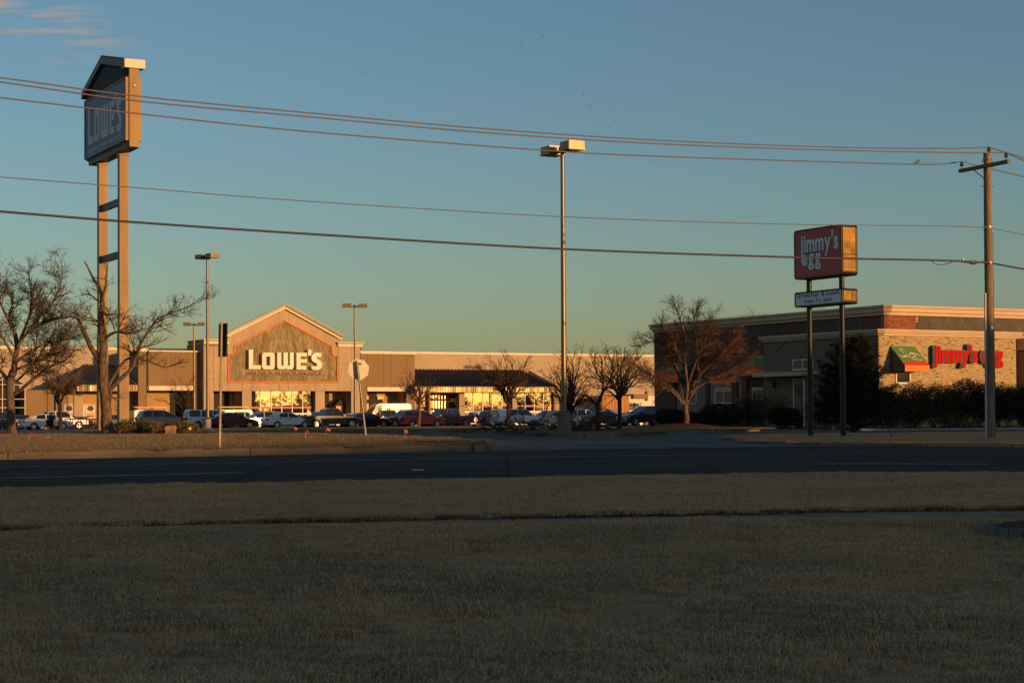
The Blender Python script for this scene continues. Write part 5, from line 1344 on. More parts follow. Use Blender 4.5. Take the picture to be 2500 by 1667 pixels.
# ---- channel letters on the front
GLY = {}
def glyph(ch, bold):
    if (ch, bold) not in GLY: GLY[(ch, bold)] = glyph_mesh(ch, bold)
    return GLY[(ch, bold)]
def lay(word, gap, bold):
    out = []; x = 0
    for ch in word:
        if ch == ' ': x += .34; continue
        vs, fs = glyph(ch, bold); x0, x1 = min(v.x for v in vs), max(v.x for v in vs)
        out.append((ch, x - x0)); x += x1 - x0 + gap
    return out, x - gap
layout, total = lay("jimmy's egg", .022, .043)
ub0, ub1 = JF.U(2268, 870), JF.U(2436, 870); kx = (ub1 - ub0) / total
zbase = JF.Z(2350, 883.5); zx = JF.Z(2350, 856); vsx, _ = glyph('m', .043); xh = max(v.y for v in vsx); kz = (zx - zbase) / xh
for ch, x in layout:
    for bold, o0, o1, m, nm in ((.078, .10, .16, 'sign_text', 'letter_backing'), (.046, .16, .40, 'letter_white', 'sign_letter'), (.043, .40, .43, 'letter_red', 'letter_face')):
        vs, fs = glyph(ch, bold); mb = MB()
        bot = [JF.at(ub0 + (x + v.x) * kx, zbase + v.y * kz, o0) for v in vs]; n = len(bot)
        mb.v = bot + [p + NN * (o1 - o0) for p in bot]
        mb.f = [tuple(f) for f in fs] + [tuple(i + n for i in f) for f in fs]
        cnt = {}
        for f in fs:
            for i in range(len(f)):
                e = (f[i], f[(i + 1) % len(f)]); k = tuple(sorted(e)); cnt[k] = cnt.get(k, 0) + 1
        mb.f += [(a, b, b + n, a + n) for (a, b), c in cnt.items() if c == 1]
        if nm == 'letter_backing': bk = mb.build(nm, M[m], rest)
        else: mb.build(nm, M[m], rest)
# ================================================================== unseen blocks added behind the photographer, shaped to throw the evening shade
SA, CA = math.sin(R(SUN_AZ)), math.cos(R(SUN_AZ))
PA, QA = V((SA, -CA, 0)), V((CA, SA, 0))
def row_block(label, q0, q1, h, p0=60, p1=74, parapet=()):
    b = V((0, 0, H(-1.5))) + PA * p0 + QA * (q0 + q1) / 2
    o = thing('shade_block', V((b.x, b.y, H(-1.6))), label, 'building')
    F = Facade(V((0, 0, 0)) + PA * p0, QA, -PA)
    mb = MB(); F.box(mb, q0, q1, H(-1.7), H(h), -(p1 - p0), 0); mb.build('wall', M['block'], o)
    mb = MB(); F.box(mb, q0 - .1, q1 + .1, H(h), H(h) + .15, -.5, .1); mb.build('coping', M['cream'], o)
    for k in range(int((q1 - q0) / 6)):
        u = q0 + 3 + 6 * k
        mb = MB(); F.box(mb, u - 1.6, u + 1.6, H(-.8), H(1.2), .0, .05); wn = mb.build('window', M['glass_dark'], o)
    mb = MB(); F.box(mb, (q0 + q1) / 2 - 1, (q0 + q1) / 2 + 1, H(-1.6), H(.7), .0, .06); mb.build('door', M['steel_dark'], o)
row_block('unseen long low pale block with a row of windows, added behind the camera to cast shade', -60, 50.3, 6.6)
row_block('unseen tall pale block between two lower ones, added behind the camera to cast shade', 50.5, 73.6, 9.6)
row_block('unseen low pale block right of the tall one, added behind the camera to cast shade', 73.9, 78.5, 7.0)
row_block('unseen farthest right pale block, added behind the camera to cast shade', 78.8, 118, 8.9)

row_block('unseen pale block added behind the restaurant to shade the parked cars, the taller of two', 100, 116.6, 5.4, -62, -59)  # unseen blocks added behind the restaurant, heights set to shade the parked cars
row_block('unseen low pale block added behind the restaurant to shade parked cars, right of the taller one', 116.8, 141, 3.8, -62, -59)

# a far-off belt of trees beyond the blocks: the store windows mirror its outline
rng = random.Random(50); bl_ = MB()
for i in range(150):
    q, p = rng.uniform(120, 330), rng.uniform(85, 125); c = PA * p + QA * q; h = rng.uniform(3.5, 8) * (1 + .35 * math.sin(q * .09)); r_ = rng.uniform(1.6, 3.6)
    bl_.tube([V((c.x, c.y, H(-2))), V((c.x, c.y, H(-1) + h * .6))], [.2, .08], 4)
    for _ in range(75):
        u = V((rng.gauss(0, .5), rng.gauss(0, .5), rng.gauss(0, .5))); k = V((c.x + u.x * r_, c.y + u.y * r_, H(-1.2) + h * .62 + u.z * h * .42)); e_ = V((rng.gauss(0, 1), rng.gauss(0, 1), rng.gauss(0, 1))).normalized() * .55; g_ = e_.cross(V((rng.gauss(0, 1), rng.gauss(0, 1), 1))).normalized() * .4
        bl_.face([k - e_, k + g_, k + e_, k - g_])
tag(bl_.build('woods', M['leaf_dark'], recalc=False), None, None, kind='stuff')

# ================================================================== the store's tall pylon sign
PC = W(306, 300, 92.0)
PS, PF = Facade(PC, ES, NS), Facade(PC, E1, NN)
pz = lv_z(-21.5, 76)
py_ = thing('pylon_sign', G(300, 93, H(-.8)), 'tall tan two-legged pylon sign with a gabled top and white store name on blue', 'pylon sign')
def pp(name, m, f, parent=None, **k):
    mb = MB(); f(mb); return mb.build(name, M[m], parent or py_, **k)
Lf = PS.U(208, 330); We = .86
zt_n, zb_n = PS.Z(305, 190.6), PS.Z(305, 343)
PM = Facade(PC + E1 * We / 2, ES, NS)
un, uf = PM.U(300.5, 700), PM.U(250, 700)
zcab = PS.Z(305, 360)
for u, nm in ((un, 0), (uf, 1)):
    c = PM.at(u, 0)
    pp('leg', 'pylon_tan', lambda mb: mb.obox(V((c.x, c.y, (H(-.95) + zcab) / 2 + .1)), E1 * .245, ES * .20, UP * ((zcab - H(-.95)) / 2 + .1)))
    pp('leg_sleeve', 'pylon_tan', lambda mb: mb.obox(V((c.x, c.y, (H(-1.2) + H(4.45)) / 2)), E1 * .27, ES * .225, UP * ((H(4.45) - H(-1.2)) / 2)))
    for t_ in (5.0, 7.3, 9.6):
        pp('weld_seam', 'pylon_frame', lambda mb: mb.obox(V((c.x, c.y, H(t_))), E1 * .247, ES * .202, UP * .012))
    pp('leg_collar', 'pylon_tan', lambda mb: mb.obox(V((c.x, c.y, zcab - .12)), E1 * .29, ES * .25, UP * .05))
for yb in (500, 627):
    z = PM.Z(275, yb)
    pp('cross_beam', 'pylon_frame', lambda mb: mb.prism([PM.at(un + .2, z - .19, -.10), PM.at(uf - .2, z - .19, -.10), PM.at(uf - .2, z + .19, -.10), PM.at(un + .2, z + .19, -.10)], NS * .2))
pp('cabinet', 'pylon_frame', lambda mb: PS.box(mb, .12, Lf - .05, zb_n - .1, zt_n, -We + .05, -.05))
pp('base_beam', 'pylon_frame', lambda mb: PS.box(mb, .0, Lf - .35, zcab, zb_n - .02, -We + .1, -.1))
face = pp('sign_face', 'pylon_blue', lambda mb: PS.box(mb, .12, Lf - .1, zb_n + .05, zt_n - .05, -.05, .02))
for (a, b, c_, d_) in ((.04, Lf, zt_n - .06, zt_n + .02), (.04, Lf, zb_n - .02, zb_n + .06), (Lf - .1, Lf, zb_n, zt_n)):
    pp('face_edge', 'steel_dark', lambda mb: PS.box(mb, a, b, c_, d_, -.05, .06))
for o0 in (.0, -We + .16):
    pp('end_trim', 'pylon_tan', lambda mb: PF.box(mb, -o0 - .02 if o0 == 0 else -o0 - .0, -o0 + .14, zb_n - .02, zt_n + .03, -.1, .12))
pp('end_column', 'pylon_tan', lambda mb: PF.box(mb, .17, We - .18, zcab + .02, PF.Z(320, 163), -.3, .2))
# gable
apx, apz = PS.uz(252.6, 139)
eav = PS.Z(308, 166); lz0 = PS.Z(203, 246)
pp('gable_siding', 'siding', lambda mb: mb.prism([PS.at(.1, zt_n, -.08), PS.at(Lf - .15, zt_n, -.08), PS.at(Lf - .05, lz0 + .25, -.08), PS.at(apx, apz - .35, -.08), PS.at(.1, eav + .1, -.08)], -NS * (We - .16)))
for k in range(14):                                 # boards of the gable
    u = .35 + (Lf - .6) * k / 14; t = 1 - abs(u - apx) / (apx if u < apx else Lf - apx)
    zz1 = eav + .0 + (apz - .5 - eav) * max(0, t)
    pp('siding_board', 'siding', lambda mb: PS.box(mb, u, u + (Lf - .6) / 14 - .035, zt_n + .02, max(zt_n + .1, zz1), -.08, -.045))
def slope(u0, z0, u1, z1, h, o0, o1, nm, m):
    pp(nm, m, lambda mb: mb.prism([PS.at(u0, z0, o0), PS.at(u1, z1, o0), PS.at(u1, z1 - h, o0), PS.at(u0, z0 - h, o0)], NS * (o1 - o0)))
zr_ = PS.Z(308, 146)
slope(-.12, zr_, apx, apz, .40, -We - .14, .16, 'roof_fascia', 'pylon_frame')
slope(apx, apz, Lf + .25, lz0 + .42, .40, -We - .14, .16, 'roof_fascia', 'pylon_frame')
pp('roof', 'shingle', lambda mb: [mb.prism([PS.at(-.1, zr_ + .01, -We - .1), PS.at(apx, apz + .01, -We - .1), PS.at(apx, apz + .01, .12), PS.at(-.1, zr_ + .01, .12)], (0, 0, .06)),
                                  mb.prism([PS.at(Lf + .22, lz0 + .43, -We - .1), PS.at(apx, apz + .012, -We - .1), PS.at(apx, apz + .012, .12), PS.at(Lf + .22, lz0 + .43, .12)], (0, 0, .06))])
pp('end_cap', 'cream', lambda mb: PF.box(mb, -.13, We + .13, zr_ - .44, zr_ + .03, -.3, .34))
pp('photocell', 'galv', lambda mb: mb.tube([PF.at(We / 2, PF.Z(323, 211), .2), PF.at(We / 2, PF.Z(323, 211), .27)], [.09, .06], 10), smooth=.6)
# painted name
tu0, tu1 = PS.U(216, 310), PS.U(298, 280); tz0, tz1 = PS.Z(216, 357), PS.Z(216, 265)
def pmap(x, y): return PS.at(tu0 + (tu1 - tu0) * (x - 365) / 1220.0, tz0 + (tz1 - tz0) * (1170 - y) / 325.0, .024)
ptx = MB()
def pletter(polys, hole=None):
    for q in polys: ptx.face([pmap(*p) for p in q])
    if hole:
        out, inn = hole; n = len(out)
        for i in range(n): ptx.face([pmap(*out[i]), pmap(*out[(i + 1) % n]), pmap(*inn[(i + 1) % n]), pmap(*inn[i])])
for q in ([(368, 845), (437, 845), (437, 1102), (565, 1102), (565, 1166), (368, 1166)],
          [(840, 893), (905, 893), (905, 1108), (943, 1108), (943, 893), (1015, 893), (1015, 1108), (1050, 1108), (1050, 893), (1112, 893), (1112, 1140), (1085, 1167), (868, 1167), (840, 1140)],
          [(1160, 896), (1330, 896), (1330, 955), (1225, 955), (1225, 1003), (1328, 1003), (1328, 1060), (1225, 1060), (1225, 1112), (1320, 1112), (1320, 1172), (1160, 1172)],
          [(1348, 845), (1408, 845), (1402, 942), (1352, 942)], S1):
    pletter([q]); ptx.build('sign_letter', M['pylon_letter'], face, recalc=False); ptx = MB()
pletter([], (rrect(588, 893, 795, 1168, 42), rrect(655, 958, 722, 1108, 3))); ptx.build('sign_letter', M['pylon_letter'], face, recalc=False)
mb = MB(); org = PS.at(tu0, PS.Z(216, 378), .024)
flat_text(mb, 'HOME IMPROVEMENT WAREHOUSE', org, -ES * .42, UP * .42, .012, width=(tu0 - PS.U(299, 318)))
mb.build('small_print', M['pylon_letter'], face, recalc=False)

# ================================================================== the restaurant's pole sign
QC = W(2057, 610, 64.6)
QS, QF, QM = Facade(QC, ES, NS), Facade(QC, E1, NN), Facade(QC + E1 * .36, ES, NS)
qs = thing('restaurant_sign', G(2055, 66, H(-.9)), 'dark red pole sign with grey lettering above a small white opening-hours board', 'pole sign')
def qp(name, m, f, parent=None, **k):
    mb = MB(); f(mb); return mb.build(name, M[m], parent or qs, **k)
for px, py0 in ((1975.5, 640), (2055, 640)):
    u = QM.U(px, 700); c = QM.at(u, 0)
    qp('pole', 'black_gloss', lambda mb: mb.tube([V((c.x, c.y, H(-1.15))), V((c.x, c.y, H(-.5))), V((c.x, c.y, QM.Z(2040, 560)))], .105, 20), smooth=.6)
def cabinet(x_far, zt, zb, wd, r, nm, fm, endm):
    Lq = QS.U(x_far, 650)
    def rr(i, o):                                   # rounded rectangle of the face, shrunk by i, pushed out by o
        pts = []
        for (cu, cz, a0) in ((r, zb + r, 180), (Lq - r, zb + r, 270), (Lq - r, zt - r, 0), (r, zt - r, 90)):
            for k in range(6):
                a = R(a0 + 90 * k / 5); pts.append(QS.at(cu + (r - i) * math.cos(a), cz + (r - i) * math.sin(a), o))
        return pts
    box = qp(nm, 'black_gloss', lambda mb: mb.prism(rr(0, 0), -NS * wd))
    fc = qp('sign_face', fm, lambda mb: mb.prism(rr(.06, .004), NS * .03), box)
    rim = MB(); A, B = rr(0, .045), rr(.06, .045); C_, D_ = rr(0, -.0), rr(.06, .0)
    n = len(A)
    for i in range(n):
        j = (i + 1) % n; rim.face([A[i], A[j], B[j], B[i]]); rim.face([A[i], A[j], C_[j], C_[i]]); rim.face([B[i], B[j], D_[j], D_[i]])
    rim.build('retainer_rim', M['black_gloss'], box)
    return box, fc, Lq
zt1, zb1 = QS.Z(2057, 546.5), QS.Z(2057, 671)
b1, f1, L1 = cabinet(1941, zt1, zb1, .73, .14, 'sign_cabinet', 'sign_red', 'sign_end')
for (z0, z1) in ((zb1 + .16, zb1 + .30), (zb1 + .31, zb1 + 1.05), (zb1 + 1.06, zb1 + 1.22), (zb1 + 1.23, zt1 - .12)):
    qp('end_sheet', 'sign_end', lambda mb: QF.box(mb, .05, .60, z0, z1, .0, .014 + .004 * (z0 % .01)), b1)
qp('end_strip', 'sign_end', lambda mb: QF.box(mb, .0, .045, zb1 + .14, zt1 - .1, .0, .03), b1)
zt2, zb2 = QS.Z(2057, 703), QS.Z(2057, 741)
b2, f2, L2 = cabinet(1941, zt2, zb2, .70, .10, 'hours_board', 'sign_white', 'sign_end')
for a, b in ((.03, .40), (.44, .60)): qp('end_sheet', 'sign_end', lambda mb: QF.box(mb, a, b, zb2 + .14, zt2 - .1, .0, .015), b2)
def word(body, px0, px1, y_base, y_x, pxm, layers, parent, gap=.04, o=.036, ref='m'):
    u0_, u1_ = QS.U(px0, 620), QS.U(px1, 620); z0, z1 = QS.Z(pxm, y_base), QS.Z(pxm, y_x)
    lay_, tot = lay(body, gap, layers[-1][0])
    rv, _ = glyph(ref, layers[-1][0]); xh_ = max(v.y for v in rv); k = (u1_ - u0_) / tot; kz_ = (z1 - z0) / xh_
    for i, (bold, m, nm) in enumerate(layers):
        for ch, x in lay_:
            vs, fs = glyph(ch, bold); mb = MB(); mb.add([QS.at(u0_ + (x + v.x) * k, z0 + v.y * kz_, o + .005 * i) for v in vs], fs)
            mb.build(nm, M[m], parent, recalc=False)
LY = ((.075, 'sign_text', 'letter_outline'), (.036, 'sign_white', 'sign_letter'))
word("jimmy's", 1955.5, 2049, 614.6, 585, 1973, LY, f1)
word("egg", 1958.5, 2006, 647.5, 621, 1966, LY, f1, ref='e')
def small_text(body, px0, px1, y0, y1, parent):
    u0_, u1_ = QS.U(px0, 720), QS.U(px1, 720); z0, z1 = QS.Z(px0, y0), QS.Z(px0, y1)
    lay_, tot = lay(body, .065, .018); k = (u1_ - u0_) / tot; kz_ = (z1 - z0) / .72
    lay_ = iter(lay_)
    for wd in body.split():
        mb = MB()
        for _ in wd:
            ch, x = next(lay_); vs, fs = glyph(ch, .018); mb.add([QS.at(u0_ + (x + v.x) * k, z0 + v.y * kz_, .037) for v in vs], fs)
        mb.build('lettering', M['sign_text'], parent, recalc=False)
small_text('Breakfast & Lunch', 1948.5, 2051, 727.6, 717, f2)
small_text('6am To 2pm', 1967, 2031.5, 740.2, 730.6, f2)

# ================================================================== power pole and lines
up = G(2418, 60, H(-.96)); PL = V((-.907, -.42, 0)); PX = V((.42, -.907, 0))
pole = thing('utility_pole', up, 'weathered wooden utility pole with one crossarm standing on the verge at the right', 'utility pole')
tp = W(2410, 374, 60)
def up_(name, m, f, **k):
    mb = MB(); f(mb); return mb.build(name, M[m], pole, **k)
up_('shaft', 'wood_pole', lambda mb: mb.tube([up - V((0, 0, .3)), up.lerp(tp, .3) + V((.02, 0, 0)), up.lerp(tp, .7), tp], [.165, .155, .14, .128], 20), smooth=.6)
axz = W(2412, 407, 60).z; axc = up.lerp(tp, .95); axc = V((axc.x, axc.y, axz)) + PL * .16
up_('crossarm', 'wood_pole', lambda mb: mb.obox(axc, PX * 1.28, PL * .055, UP * .062))
ca0, ca1 = axc - PX * 1.28, axc + PX * 1.28
up_('brace', 'steel_dark', lambda mb: mb.tube([axc - PX * .55 - V((0, 0, .05)), V((axc.x, axc.y, axz - .45)) - PL * .05], .018, 5))
def insul(p):
    up_('insulator', 'insulator', lambda mb: [mb.tube([p, p + V((0, 0, .12))], .015, 6), mb.tube([p + V((0, 0, .10)), p + V((0, 0, .13)), p + V((0, 0, .17)), p + V((0, 0, .20)), p + V((0, 0, .235)), p + V((0, 0, .26))], [.07, .08, .045, .065, .06, .03], 12)], smooth=.7)
insul(tp - PX * -.0 + V((.05, -.05, -.05))); insul(ca0 + PX * .12 + UP * .06); insul(ca1 - PX * .12 + UP * .06)
up_('through_bolt', 'steel_dark', lambda mb: [mb.tube([V((axc.x, axc.y, z)) - PL * .4, V((axc.x, axc.y, z)) + PL * .12], .016, 6) for z in (axz, axz - .7, tp.z - .3)])
up_('band', 'galv', lambda mb: [mb.tube([up.lerp(tp, t), up.lerp(tp, t + .008)], .152, 16) for t in (.735, .609, .975)])
cz0 = W(2404, 668, 60).z
up_('conduit', 'conduit', lambda mb: mb.tube([up + V((-.17, -.1, -.2)), V((tp.x - .155, tp.y - .1, cz0)).lerp(up + V((-.17, -.1, 0)), .12)], .038, 10), smooth=.6)
up_('ground_wire', 'cable', lambda mb: mb.tube([up + V((.16, -.1, 0)), up.lerp(tp, .5) + V((.15, -.08, 0)), up.lerp(tp, .72) + V((.15, -.06, 0))], .008, 4))
up_('tag_plate', 'frame_white', lambda mb: mb.box(up.lerp(tp, .385) + V((.06, -.17, 0)), .1, .02, .12))
K_ = 2500 / 2352
WP = Facade(V((tp.x, tp.y, 0)), -PL, PX)
def wire(label, pts, rad, m, off=0, name='power_line', end=None, grp='overhead lines'):
    F = Facade(WP.p + PX * off, -PL, PX)
    P = [F.hit(x * K_, y * K_) for x, y in pts]
    if end: P.append(V(end[0]))
    sp, sr = smooth_path(P, [rad] * len(P), 8)
    if end:
        a_, q_ = V(end[0]), V(end[2]); d_ = q_ - a_
        sp += [a_ + d_ * t + UP * (-.012 * t * (14 - t)) for t in (.25, .5, 1, 1.6, 2.4, 3.4, 4.6, 6)]; sr = [rad] * len(sp)
    first = (P[1] - P[0]); ext = [P[0] - first * t + UP * (-.012 * t * t) for t in (1.2, .6)]
    mb = MB(); mb.tube(ext + sp, [rad] * (len(sp) + 2), 5); o = mb.build(name, M[m], smooth=9)
    return tag(o, label, 'cable', grp)
R0 = [V((6, 2.78, 0)) * 1, ]
def right_end(p, px, py, d=63.5):
    q = W(px, py, d); return [p, p.lerp(q, .5) - V((0, 0, .05)), q, p + (q - p) * 5 - V((0, 0, 1.2))]
tA = tp + V((.05, -.05, .19)); tB = ca1 - PX * .12 + UP * .32; tC = ca0 + PX * .12 + UP * .32
wire('topmost thin power line running to the pole top insulator', [(-150, 162), (0, 179), (320, 222), (700, 259), (1100, 295), (1500, 322), (1900, 338), (2150, 341.5)], .021, 'wire', .0, end=right_end(tA, 2500, 375))
wire('second power line from the top, ending at the right crossarm insulator', [(-150, 172), (0, 189), (320, 233), (700, 268), (1100, 304), (1500, 330), (1900, 345), (2200, 351)], .021, 'wire', 1.1, end=right_end(tB, 2500, 382, 61))
wire('third power line with a small dove on it, ending at the left crossarm insulator', [(-150, 207), (0, 225), (320, 262), (700, 302), (1240, 345), (1500, 359), (1900, 372), (2130, 378)], .021, 'wire', -1.1, end=right_end(tC, 2500, 422, 66))
eD = up.lerp(tp, .735) + V((.0, -.17, 0)); eE = up.lerp(tp, .612) + V((-.02, -.19, 0))
wire('thin neutral line halfway up the utility pole', [(-150, 396), (0, 407), (320, 432), (700, 462), (1290, 498), (1800, 515), (2150, 519)], .014, 'wire', .1, end=right_end(eD, 2500, 563.5))
wire('thick black communications cable, lowest of the overhead lines', [(-150, 474), (0, 486), (300, 510), (700, 537), (1290, 572), (1822, 591), (2150, 598)], .034, 'cable', .1, 'telephone_cable', end=right_end(eE, 2500, 647))
def cable_bits(label, pl, w_, name='cable_loop'):
    F = Facade(WP.p + PX * .12, -PL, PX); P = [F.hit(x, y) for x, y in pl]; sp, sr = smooth_path(P, [w_] * len(P), 4)
    mb = MB(); mb.tube(sp, sr, 6); tag(mb.build(name, M['cable'], smooth=9), label, 'cable loop')
cable_bits('slack drip loop of cable left of the splice case', [(2273, 636), (2285, 645), (2305, 646), (2327, 638)], .014)
cable_bits('slack drip loop joining the splice case to the wooden pole', [(2345, 638), (2358, 641), (2385, 642), (2404, 637)], .02)
sc = thing('splice_case', Facade(WP.p + PX * .12, -PL, PX).hit(2375, 641), 'small dark splice case hanging on the thick cable by the pole', 'splice case')
mb = MB(); c = ROOT[sc]; mb.tube([c - PL * .16, c - PL * .1, c + PL * .1, c + PL * .16], [.03, .065, .065, .03], 10); mb.build('case', M['steel_dark'], sc, smooth=.7)
mb = MB(); mb.tube([c + V((-.35, 0, .07)), c + V((-.35, 0, .15))], .04, 8); mb.build('white_cap', M['frame_white'], sc)

# ================================================================== lamp posts
yw = math.atan2(E1.y, E1.x); yn = math.atan2(NN.y, NN.x)
lb1 = G(1377.5, 71, H(-.85)); lamp_post('tallest lamp post, on a thick concrete foot at the driveway corner', lb1, W(1373, 363, 71).z - lb1.z, yn, .86, .30, (.73, .74, .42), .86, .115, foot='concrete_shaded')
lb2 = G(507, 104, H(-.86)); lamp_post('lamp post on a round concrete foot left of the black roadside sign', lb2, W(507, 626, 104).z - lb2.z, yn + .25, .62, .21, (.62, .66, .29), .5, .10)
lb3 = G(867, 172, lot_z(-15, 172)); lamp_post('slim lamp post rising behind the tilted stop sign', lb3, W(866, 746, 172).z - lb3.z, yw - .35, .8, .3, (.85, .8, .42), .75, .13)
lb4 = G(474, 198, lot_z(-36, 198)); lamp_post('shortest-looking lamp post, against the brown wall left of the store entrance', lb4, W(472.5, 791, 198).z - lb4.z, yw - .35, .8, .3, (.85, .8, .40), .75, .12)
# one more stands behind the restaurant: it throws the soft lamp shadow seen on the store wall
for (px, py) in ((1154, 896),):
    q = FC.hit(px, py) if px > 1013 else FB.hit(px, py); L = (50 if px > 1013 else 42) / math.cos(R(SUN_EL)); t = q + SUN_DIR * L
    b = V((t.x, t.y, lot_z(t.x, t.y)))
    lamp_post('lamp post hidden behind the restaurant, shadow on the %s wall' % ('tan store' if px > 1013 else 'brown store'), b, t.z - b.z, yw, .8, .3, (.95, .95, .42), .55, .13)

# ================================================================== road signs
ss = G(893, 62, lv_z(-5.4, 62)); sroot = thing('stop_sign', ss, 'leaning octagonal stop sign seen from its bare back', 'stop sign')
stop_ = W(871, 880, 62); dirp = (stop_ - ss).normalized()
mb = MB(); mb.tube([ss - dirp * .3, W(882, 970, 62), stop_], .038, 12); mb.build('post', M['galv'], sroot, smooth=.6)
mb = MB(); tq = dirp; c1, c2 = W(871, 882, 62) + V((0, -.055, 0)), W(876.5, 927, 62) + V((0, -.055, 0)); mb.tube([c1, c2], .05, 10); mb.build('post_sleeve', M['galv'], sroot, smooth=.6)
ctr = W(875.5, 902, 62.06); ex = V((1, 0, 0)); ez = UP; rot = R(-9)
fx, fz = ex * math.cos(rot) + ez * math.sin(rot), -ex * math.sin(rot) + ez * math.cos(rot)
fx = (fx + V((0, .25, 0))).normalized(); oc = [ctr + (fx * math.cos(R(22.5 + 45 * i)) + fz * math.sin(R(22.5 + 45 * i))) * .395 for i in range(8)]
ny = fx.cross(fz).normalized()
mb = MB(); mb.prism(oc, ny * -.006); mb.build('plate', M['sign_back'], sroot)
mb = MB(); fr_ = [ctr - ny * .009 + (fx * math.cos(R(22.5 + 45 * i)) + fz * math.sin(R(22.5 + 45 * i))) * .39 for i in range(8)]; mb.face(fr_); mb.build('red_front', M['awn_red'], sroot)
for dz in (.22, -.24):
    mb = MB(); mb.obox(ctr + fz * dz + ny * .05, fx * .085, fz * .018, ny * .02); mb.build('clamp', M['steel_dark'], sroot)
# black sign on a perforated post
sp0 = G(536, 47.2, lv_z(-8, 47.2)); sg = thing('roadside_sign', sp0, 'tall dark sign seen from behind on a perforated square steel post by the kerb', 'road sign')
spt = W(541.5, 785, 47.2); dv = (spt - sp0).normalized(); ax_ = E1; ay_ = dv.cross(E1).normalized()
mb = MB(); mb.obox((sp0 + spt) / 2 - dv * .15, ax_ * .026, ay_ * .026, dv * ((spt - sp0).length / 2 + .15)); mb.build('post', M['perf'], sg)
mb = MB(); Lp = (spt - sp0).length; k = 0.12
while k < Lp - .02:
    c = sp0 + dv * k
    for s_ in (ay_, -ay_): mb.obox(c + s_ * .0265, ax_ * .0065, s_ * .001, dv * .0065)
    for s_ in (ax_, -ax_): mb.obox(c + s_ * .0265, ay_ * .0065, s_ * .001, dv * .0065)
    k += .05
mb.build('perforation', M['dark'], sg)
mb = MB(); mb.obox(sp0 + dv * .22, ax_ * .033, ay_ * .033, dv * .25); mb.build('anchor_sleeve', M['perf'], sg)
gd = V((.36, .93, 0)).normalized(); gd = V((math.cos(R(50)), -math.sin(R(50)), 0))
zc0, zc1 = W(543, 870, 47.2).z, W(543, 788.5, 47.2).z; cc = (W(543.5, 830, 47.2)) ; gn = gd.cross(dv).normalized()
hw_ = .235
mb = MB(); mb.obox(cc + V((0, .05, 0)), gd * hw_, gn * .004, dv * ((zc1 - zc0) / 2)); mb.build('plate', M['sign_black'], sg)
mb = MB(); mb.obox(cc + V((.045, .0, 0)) - gn * -.0, gd * .07, gn * .02, dv * ((zc1 - zc0) / 2 - .01)); mb.build('stiffener', M['dark'], sg)
# ================================================================== trees
PT = dict(dens=(6.0, 8.0, 8.0), **{'from': (.22, .15, .15)}, ang=(28, 68), len=(1.25, .62, .34), rc=(.030, .015, .010), rmin=.0075, seg=.22, wig=.20, up=.035)
drawn_tree('bare_tree', 'old bare tree with a stout trunk at the left edge of the picture', 75, lv_z(-22, 74), [
  ([(27, 1056, 25), (26, 1000, 20), (26, 932, 19), (33, 905, 19)], 0, False),
  ([(32, 912, 17), (36, 883, 15), (42, 843, 12), (33, 804, 9), (21, 776, 7), (31, 742, 5), (28, 712, 4)], .12, True),
  ([(42, 850, 10), (61, 818, 8), (94, 795, 6), (128, 778, 5), (165, 776, 3)], -.1, True),
  ([(30, 965, 11), (50, 952, 9), (77, 929, 8), (116, 898, 6), (160, 879, 4), (184, 848, 3)], -.2, True),
  ([(42, 848, 9), (56, 812, 7), (73, 764, 5), (77, 711, 4), (67, 664, 2)], .25, True),
  ([(60, 820, 7), (92, 778, 5), (126, 741, 4), (148, 697, 3), (153, 649, 2)], -.25, True),
  ([(36, 885, 9), (70, 862, 7), (108, 840, 5), (150, 832, 4), (190, 820, 2)], .35, True),
  ([(24, 930, 10), (4, 908, 8), (-28, 862, 6), (-60, 830, 3)], .2, True), ([(20, 780, 6), (2, 742, 5), (-8, 705, 3), (3, 668, 2)], .1, True),
  ([(34, 870, 8), (10, 830, 6), (-14, 790, 4), (-40, 760, 3)], -.3, True), ([(44, 900, 7), (80, 885, 5), (120, 868, 4), (165, 850, 3)], .5, True),
  ([(26, 940, 7), (60, 912, 5), (96, 868, 4), (128, 818, 3), (150, 790, 2)], .6, True)], PT, 3)
PT2 = dict(PT, dens=(4.2, 7.0, 7.0))
